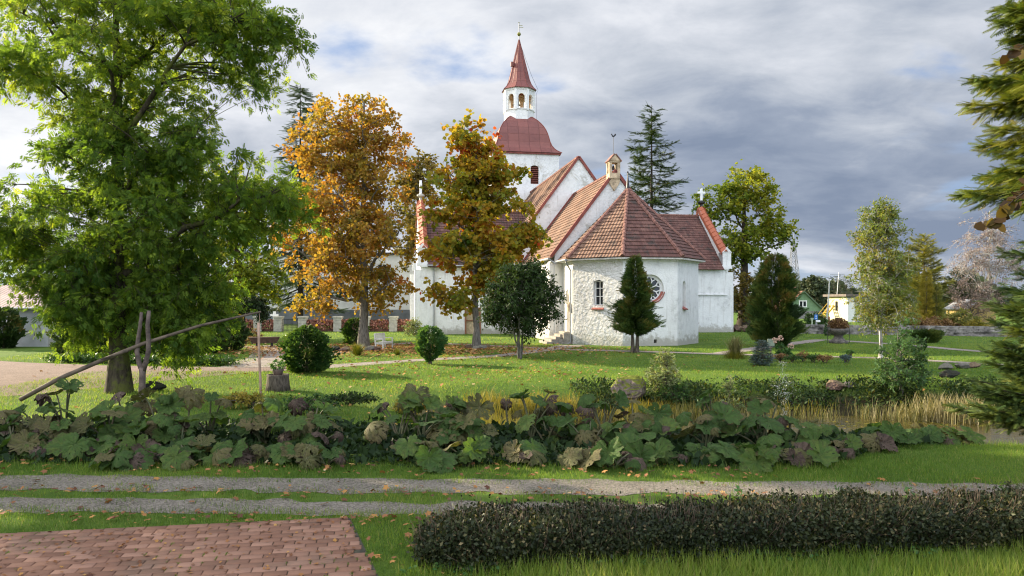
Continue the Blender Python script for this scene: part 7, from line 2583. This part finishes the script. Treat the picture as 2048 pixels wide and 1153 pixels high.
# churchyard fence behind the orange maple
FE = empty('churchyard_fence', (-16, 72, 0), 0, 'churchyard fence of pale block pillars with rust red creeper covered panels', 'fence')
xs_ = [(px - 1024) / F * 72 + 16 for px in (478, 517, 557, 606, 676, 732, 787, 842)]
mp = simple('block_pillar', (.44, .42, .38), .9, .15, 2.5, .02, 6)
mpn = simple('fence_panel', (.14, .065, .05), .8, .2, 4)
for k, x in enumerate(xs_):
    mb = MB()
    for j in range(5):
        mb.box((x, 0, .14 + j * .27), (.74 + .015 * (j % 2), .74, .255))
    mb.box((x, 0, 1.42), (.86, .86, .14))
    mb.build('pillar', mp, FE)
    if k < len(xs_) - 1:
        x2 = xs_[k + 1]
        xa, xb = x + .38, x2 - .38
        mb = MB()
        if k == 2:
            nb = int((xb - xa) / .12)
            for j in range(nb + 1):
                mb.box((xa + (xb - xa) * j / nb, 0, .62), (.03, .03, 1.15))
            for z in (.15, .62, 1.15):
                mb.box(((xa + xb) / 2, 0.02, z), (xb - xa, .03, .05))
            mb.build('gate', M['iron'], FE)
        else:
            mb.box(((xa + xb) / 2, .1, .14), (xb - xa, .3, .26))
            for j in range(int((xb - xa) / .16)):
                mb.box((xa + .1 + j * .16, 0, .72), (.11, .03, .9))
            for z in (.38, 1.05):
                mb.box(((xa + xb) / 2, .035, z), (xb - xa, .03, .07))
            mb.build('panel', mpn, FE)
            n = int((xb - xa) * 110)
            pos = np.stack([rw2.uniform(xa, xb, n), -.12 + .07 * rw2.normal(size=n), .3 + .85 * rw2.random(n)], -1) + np.array(FE.location)
            stamp('creeper', T_BROAD, pos, rand_dirs(rw2, n), np.array([0, -1.0, .2]) + rand_dirs(rw2, n) * .5, .17, np.clip(.55 + .25 * rw2.normal(size=n), 0, 1), leafmat('creeper_leaf', [(0, (.10, .04, .03)), (.5, (.28, .11, .085)), (1, (.46, .25, .20))], .2), FE)
p = P(549, 645, 75)
T = empty('memorial_cross', (p.x, p.y, 0), 0, 'plain white memorial cross showing above the churchyard fence', 'cross')
mb = MB(); mb.box((0, 0, 1.35), (.24, .18, 1.15)); mb.build('shaft', M['white_paint'], T)
mb = MB(); mb.box((-.255, 0, 1.55), (.27, .17, .22)); mb.box((.255, 0, 1.55), (.27, .17, .22)); mb.build('arms', M['white_paint'], T)
mb = MB(); mb.box((0, 0, .4), (.6, .5, .78)); mb.build('plinth', mp, T)


def block(name, label, x0, x1, y0, y1, h, wall, base=None, bh=0.0, roof=None, rh=.25, wins=(), winmat=None, over=.3, cat='building'):
    T = empty(name, ((x0 + x1) / 2, y0, 0), 0, label, cat)
    cx = (x0 + x1) / 2
    mb = MB()
    holes = [arch_pts(a - x0, b - x0, z0, z1, 'rect') for a, b, z0, z1 in wins]
    Wf = Wall((x0 - cx, 0), (x1 - cx, 0))
    Wf.face(mb, [(0, bh if base else -.2), (Wf.L, bh if base else -.2), (Wf.L, h), (0, h)], holes, .2)
    for A, B in (((x1 - cx, 0), (x1 - cx, y1 - y0)), ((x1 - cx, y1 - y0), (x0 - cx, y1 - y0)), ((x0 - cx, y1 - y0), (x0 - cx, 0))):
        Wq = Wall(A, B); Wq.face(mb, [(0, bh if base else -.2), (Wq.L, bh if base else -.2), (Wq.L, h), (0, h)])
    mb.build('wall', wall, T)
    if base:
        mb = MB(); mb.box((0, (y1 - y0) / 2, bh / 2 - .1), (x1 - x0 + .1, y1 - y0 + .1, bh + .2)); mb.build('plinth', base, T)
    for hl in holes:
        mb = MB(); Wf.panel(mb, hl, .18); wo_ = mb.build('window', M['glass'], T)
        a, b, z0, z1 = hl[0][0], hl[1][0], hl[0][1], hl[2][1]
        mb = MB()
        for s in (a + .05, b - .05, (a + b) / 2):
            mb.bar(Wf.pt(s, z0, .12), Wf.pt(s, z1, .12), .08, .06, Wf.n)
        for z in (z0 + .05, z1 - .05):
            mb.bar(Wf.pt(a, z, .122), Wf.pt(b, z, .122), .08, .06, Wf.n)
        mb.build('window_frame', M['white_paint'], wo_)
    if roof:
        mb = MB(); mb.box((0, (y1 - y0) / 2, h + rh / 2), (x1 - x0 + 2 * over, y1 - y0 + 2 * over, rh)); mb.build('roof', roof, T)
    return T


wgrey = simple('render_grey', (.62, .62, .60), .9, .08, .6)
block('white_building', 'long pale rendered building with a dark grey plinth behind the fence', -35.5, -11, 96, 108, 9.0, wgrey, simple('plinth_grey', (.13, .14, .15), .9, .15, 1.0), 1.9, M['iron'], .3,
      [(x, x + 1.3, z, z + 1.5) for x in (-33.5, -31.4, -27.5, -22.5, -17.5) for z in (3.4, 6.3)])
AP = block('apartment_block', 'white apartment block with an ochre stripe behind the cottage', -78, -57.6, 90, 104, 11.5, simple('white_render', (.74, .75, .76), .9, .05, .5), None, 0, M['iron'], .3,
           [(x, x + 1.1, z, z + 1.5) for x in (-75, -70.5, -66, -60.2) for z in (1.6, 4.9, 8.2)])
mb = MB(); mb.box((20.4 / 2 - .6, -.04, 7.8), (1.1, .1, 7.0)); mb.build('ochre_stripe', simple('ochre', (.46, .31, .12), .9, .1, 1.0), AP)

# cottage with the ribbed pinkish roof
hx0, hx1, hy0, hy1 = -38.0, -29.6, 47.2, 54.0
m, t, out = new_mat('ribbed_sheet')
co = t.n('ShaderNodeTexCoord').outputs['Object']
sx_ = t.n('ShaderNodeSeparateXYZ', {0: co}).outputs[0]
rib = t.math('SINE', t.math('MULTIPLY', sx_, 2 * math.pi / .26))
b_ = t.n('ShaderNodeBump', {'Height': rib, 'Strength': 1.0, 'Distance': .05})
c_ = t.ramp(t.noise(co, 1.2, 6, .6), [(.3, (.17, .11, .105)), (.7, (.26, .18, .17))])
pp = t.n('ShaderNodeBsdfPrincipled', {'Base Color': c_, 'Roughness': .6, 'Normal': b_.outputs[0]})
t.nt.links.new(pp.outputs[0], out.inputs[0])
CT = block('cottage', 'small grey cottage with a ribbed pinkish hipped roof at the driveway', hx0, hx1, hy0, hy1, 2.55, simple('cottage_grey', (.42, .43, .43), .95, .12, 1.2, .015, 8), None, 0, None, 0, [(-32.35, -31.75, 1.15, 2.15), (-36.5, -35.6, 1.1, 2.1)], cat='house')
mb = MB()
e = .45
hw_, hd = (hx1 - hx0) / 2, hy1 - hy0
q = [Vector((-hw_ - e, -e, 2.5)), Vector((hw_ + e, -e, 2.5)), Vector((hw_ + e, hd + e, 2.5)), Vector((-hw_ - e, hd + e, 2.5))]
r1, r2 = Vector((-1.2, hd / 2, 4.0)), Vector((1.2, hd / 2, 4.0))
for f_ in ((q[0], q[1], r2, r1), (q[1], q[2], r2), (q[2], q[3], r1, r2), (q[3], q[0], r1)):
    nv = (f_[1] - f_[0]).cross(f_[2] - f_[0]).normalized()
    mb.prism(list(f_), -nv * .07)
mb.build('roof', m, CT)
mb = MB(); mb.tube([(-hw_ - e, -e - .06, 2.45), (hw_ + e, -e - .06, 2.45)], .06, 8); mb.build('gutter', M['zinc'], CT)

# green gabled house
p0 = P(1607, 606, 130)
GH = empty('green_house', (p0.x, 130, 0), math.radians(-6), 'green gabled house with a small white window beyond the stone wall', 'house')
mb = MB()
Wg = Wall((-3.3, 0), (3.3, 0))
gw = arch_pts(2.55, 3.85, 2.05, 3.15, 'rect')
Wg.face(mb, [(0, 1.35), (6.6, 1.35), (6.6, 1.45), (3.3, 4.65), (0, 1.45)], [gw], .15)
gwall = mb.build('gable', simple('green_board', (.17, .27, .15), .8, .1, 2.0), GH)
mb = MB()
for A, B in (((-3.1, 0.06), (3.1, 0.06)), ((3.1, 0.06), (3.1, 9)), ((3.1, 9), (-3.1, 9)), ((-3.1, 9), (-3.1, 0.06))):
    Wall(A, B).face(mb, [(0, -.5), (Wall(A, B).L, -.5), (Wall(A, B).L, 1.42), (0, 1.42)])
mb.build('wall', simple('house_grey', (.25, .24, .23), .9, .12, 2.0), GH)
mb = MB()
for s in (-1, 1):
    f_ = [Vector((s * 3.75, -.35, 1.1)), Vector((s * 3.75, 9.2, 1.1)), Vector((0, 9.2, 4.78)), Vector((0, -.35, 4.78))]
    mb.prism(f_, Vector((s * .08, 0, .12)))
rf_ = mb.build('roof', simple('roof_redbrown', (.22, .10, .075), .8, .2, 2.0), GH)
mb = MB()
for s in (-1, 1):
    mb.bar((s * 3.8, -.37, 1.08), (0, -.37, 4.8), .05, .2, (0, 0, 1))
mb.build('barge_board', simple('green_dark', (.08, .14, .075), .7, .1, 2.0), rf_)
mb = MB(); mb.box((-.9, 3, 4.9), (.7, .7, 1.4)); mb.build('chimney', M['hip_tile'], rf_)
mb = MB(); Wg.panel(mb, gw, .13); wn_ = mb.build('window', M['glass'], GH)
mb = MB()
for s in (2.60, 3.20, 3.80):
    mb.bar(Wg.pt(s, 2.0, .02), Wg.pt(s, 3.2, .02), .14, .1, Wg.n)
for z in (2.08, 3.12):
    mb.bar(Wg.pt(2.5, z, .022), Wg.pt(3.9, z, .022), .14, .1, Wg.n)
mb.build('window_frame', M['white_paint'], wn_)

# yellow flat roofed house
YH = empty('yellow_house', (53.9, 108, 0), math.radians(8), 'flat roofed yellow house with an outside stair behind the birch', 'house')
mb = MB()
Wy = Wall((-5.4, 4.6), (-5.4, 0))
hol = [arch_pts(1.6, 2.3, 1.6, 3.0, 'rect'), arch_pts(1.8, 2.6, -.3, .6, 'rect')]
Wy.face(mb, [(0, -1), (Wy.L, -1), (Wy.L, 3.7), (0, 3.7)], hol, .15)
mb.build('wall', simple('yellow_render', (.66, .60, .40), .9, .08, 1.0), YH)
mb = MB(); Wall((-5.4, 0.0), (7.6, 0.0)).face(mb, [(0, -1), (13, -1), (13, 3.7), (0, 3.7)]); Wall((7.6, 0), (7.6, 9)).face(mb, [(0, -1), (9, -1), (9, 3.7), (0, 3.7)]); mb.build('grey_wall', simple('blue_grey_render', (.33, .36, .40), .9, .1, 1.0), YH)
mb = MB(); mb.box((-4.8, -.03, 1.3), (1.1, .14, 4.4)); mb.box((-2.4, -.03, 1.3), (.3, .1, 4.4)); mb.build('pale_strip', M['white_paint'], YH)
for h_ in hol:
    mb = MB(); Wy.panel(mb, h_, .13); mb.build('window', M['glass'], YH)
mb = MB(); mb.box((1.1, 2.3, 3.88), (14.2, 6.0, .34)); mb.build('roof', simple('roof_brown', (.16, .13, .115), .8, .2, 2.0), YH)
mb = MB()
for k in range(9):
    mb.box((-5.75 - k * .30, 3.4, 2.4 - k * .34), (.34, 1.0, .07))
for y_ in (2.9, 3.9):
    mb.bar((-5.6, y_, 2.35), (-8.3, y_, -.7), .06, .22, (0, 0, 1)); mb.bar((-5.6, y_, 3.3), (-8.3, y_, .25), .05, .06, (0, 0, 1))
mb.build('outside_stair', simple('stair_yellow', (.55, .36, .05), .7, .1, 3.0), YH)
mb = MB(); mb.tube([(-5.1, 3, 4.0), (-4.8, 3, 7.3)], .05, 6); mb.box((-5.1, 3, 7.0), (2.4, .06, .06)); mb.box((-5.1, 3, 6.2), (1.2, .06, .06)); mb.build('aerial', M['zinc'], YH)

# red fence, lamp, mast, signs
p = P(1648, 640, 100)
T = empty('board_fence', (p.x, p.y, 0), 0, 'short reddish board fence between the two houses', 'fence')
mb = MB()
for k in range(9):
    mb.box((-.72 + k * .18, 0, .0), (.16, .04, 1.9))
mb.build('boards', simple('red_boards', (.28, .10, .065), .8, .2, 3.0), T)
mb = MB(); mb.box((0, .05, .6), (1.6, .06, .1)); mb.box((0, .05, -.2), (1.6, .06, .1)); mb.build('rails', simple('red_rail', (.2, .07, .05), .8), T)
p = P(1652, 655, 90)
T = empty('street_lamp', (p.x, p.y, 0), 0, 'leaning grey concrete street lamp with one arm beside the yellow house', 'street lamp')
mb = MB(); mb.tube([(0, 0, -.5), (.28, 0, 3.0), (.42, 0, 5.6)], [.13, .10, .07], 8); mb.build('pole', simple('lamp_concrete', (.50, .50, .48), .8, .1, 3.0), T)
mb = MB(); mb.tube([(.42, 0, 5.55), (.30, 0, 5.85), (-.5, 0, 6.0), (-.75, 0, 6.05)], .035, 6); mb.build('arm', M['zinc'], T)
mb = MB(); mb.box((-.95, 0, 6.05), (.5, .22, .12), 0, .08); mb.build('lamp_head', M['zinc'], T)
p = P(1587, 606, 300)
T = empty('lattice_mast', (p.x, p.y, 0), 0, 'tall steel lattice mast on the skyline', 'mast')
mb = MB()
Hm = 27.0
wf = lambda z: 2.3 * (1 - z / Hm) + .55
for sx in (-1, 1):
    for sy in (-1, 1):
        mb.bar((sx * wf(0), sy * wf(0), 0), (sx * wf(Hm), sy * wf(Hm), Hm), .20, .20)
nz_ = 11
zs_ = [Hm * (1 - (1 - k / nz_) ** 1.25) for k in range(nz_ + 1)]
for k in range(nz_):
    z0, z1 = zs_[k], zs_[k + 1]
    a, b = wf(z0), wf(z1)
    for (x0, y0, x1, y1) in ((-1, -1, 1, -1), (1, -1, 1, 1), (1, 1, -1, 1), (-1, 1, -1, -1)):
        mb.bar((x0 * a, y0 * a, z0), (x1 * b, y1 * b, z1), .11, .11)
        mb.bar((x1 * a, y1 * a, z0), (x0 * b, y0 * b, z1), .11, .11)
        mb.bar((x0 * b, y0 * b, z1), (x1 * b, y1 * b, z1), .11, .11)
mb.build('lattice', simple('mast_steel', (.20, .21, .23), .6, .1, 2.0), T)
mb = MB(); mb.tube([(0, 0, Hm), (0, 0, Hm + 4)], .08, 6)
for k in range(5):
    mb.box((.75 * math.cos(k * 1.3), .75 * math.sin(k * 1.3), Hm - .5 - .3 * k), (.25, .25, 1.4))
mb.build('antennas', simple('antenna_grey', (.3, .31, .33), .6), T)
p = P(1632, 650, 75)
T = empty('blue_sign', (p.x, p.y, 0), 0, 'blue square road sign with a small white plate below', 'sign')
mb = MB(); mb.tube([(0, .03, 0), (0, .03, 1.75)], .04, 6); mb.tube([(.1, .05, 0), (.1, .05, .95)], .05, 6); mb.build('post', M['zinc'], T)
mb = MB(); mb.box((0, 0, 1.35), (.34, .03, .5)); mb.build('blue_plate', simple('sign_blue', (.03, .17, .52), .5, .03, 2.0), T)
mb = MB(); mb.box((.22, -.02, .95), (.42, .03, .2)); mb.build('white_plate', M['white_paint'], T)
mb = MB(); mb.box((0, -.02, 1.42), (.07, .012, .2)); mb.box((0, -.02, 1.2), (.16, .012, .05)); mb.build('sign_symbol', M['white_paint'], T)
p = P(1624, 655, 74)
T = empty('marker_post', (p.x, p.y, 0), 0, 'pale green flared marker post left of the blue sign', 'post')
mb = MB(); mb.lathe([(.06, 0), (.07, .9), (.17, 1.25), (.17, 1.28)], 8); mb.build('post_body', simple('marker_green', (.45, .52, .38), .6, .08, 3.0), T)
p = P(1917, 640, 90)
T = empty('shed', (p.x, p.y, 0), 0, 'white and teal shed corner glimpsed among the bushes', 'shed')
mb = MB(); mb.box((0, 1, .9), (1.0, 2, 3.0)); mb.build('wall', M['white_paint'], T)
mb = MB(); mb.box((.9, 1, .4), (.8, 1.8, 1.6)); mb.build('teal_panel', simple('teal', (.05, .30, .26), .6, .1, 2.0), T)
mb = MB(); mb.box((.2, 1, 2.45), (1.6, 2.4, .12)); mb.build('roof', M['zinc'], T)
p = P(1800, 640, 92)
T = empty('pavilion', (p.x, p.y, 0), 0, 'low white pavilion with a turquoise awning behind the yellow bush', 'pavilion')
mb = MB(); mb.box((0, 1, .8), (3.0, 2, 1.6)); mb.build('wall', M['white_paint'], T)
mb = MB(); mb.prism([(-1.9, -.9, 1.3), (2.6, -.9, 1.3), (2.6, 1, 1.85), (-1.9, 1, 1.85)], (0, 0, .08)); mb.build('awning', simple('turquoise', (.06, .36, .28), .6, .05, 2.0), T)
p = P(1964, 640, 80)
T = empty('yellow_shed', (p.x, p.y, 0), 0, 'ochre yellow gabled shed peeping out beside the young fir', 'shed')
mb = MB(); Wq = Wall((-1.5, 0), (1.5, 0)); Wq.face(mb, [(0, -.2), (3, -.2), (3, 2.2), (1.5, 3.1), (0, 2.2)]); Wall((-1.5, 4), (-1.5, 0)).face(mb, [(0, -.2), (4, -.2), (4, 2.2), (0, 2.2)]); Wall((1.5, 0), (1.5, 4)).face(mb, [(0, -.2), (4, -.2), (4, 2.2), (0, 2.2)]); mb.build('wall', simple('ochre_board', (.50, .36, .12), .8, .1, 2.0), T)
mb = MB()
for s in (-1, 1):
    mb.prism([Vector((s * 1.8, -.2, 2.02)), Vector((s * 1.8, 4.2, 2.02)), Vector((0, 4.2, 3.12)), Vector((0, -.2, 3.12))], Vector((s * .04, 0, .08)))
mb.build('roof', M['zinc'], T)
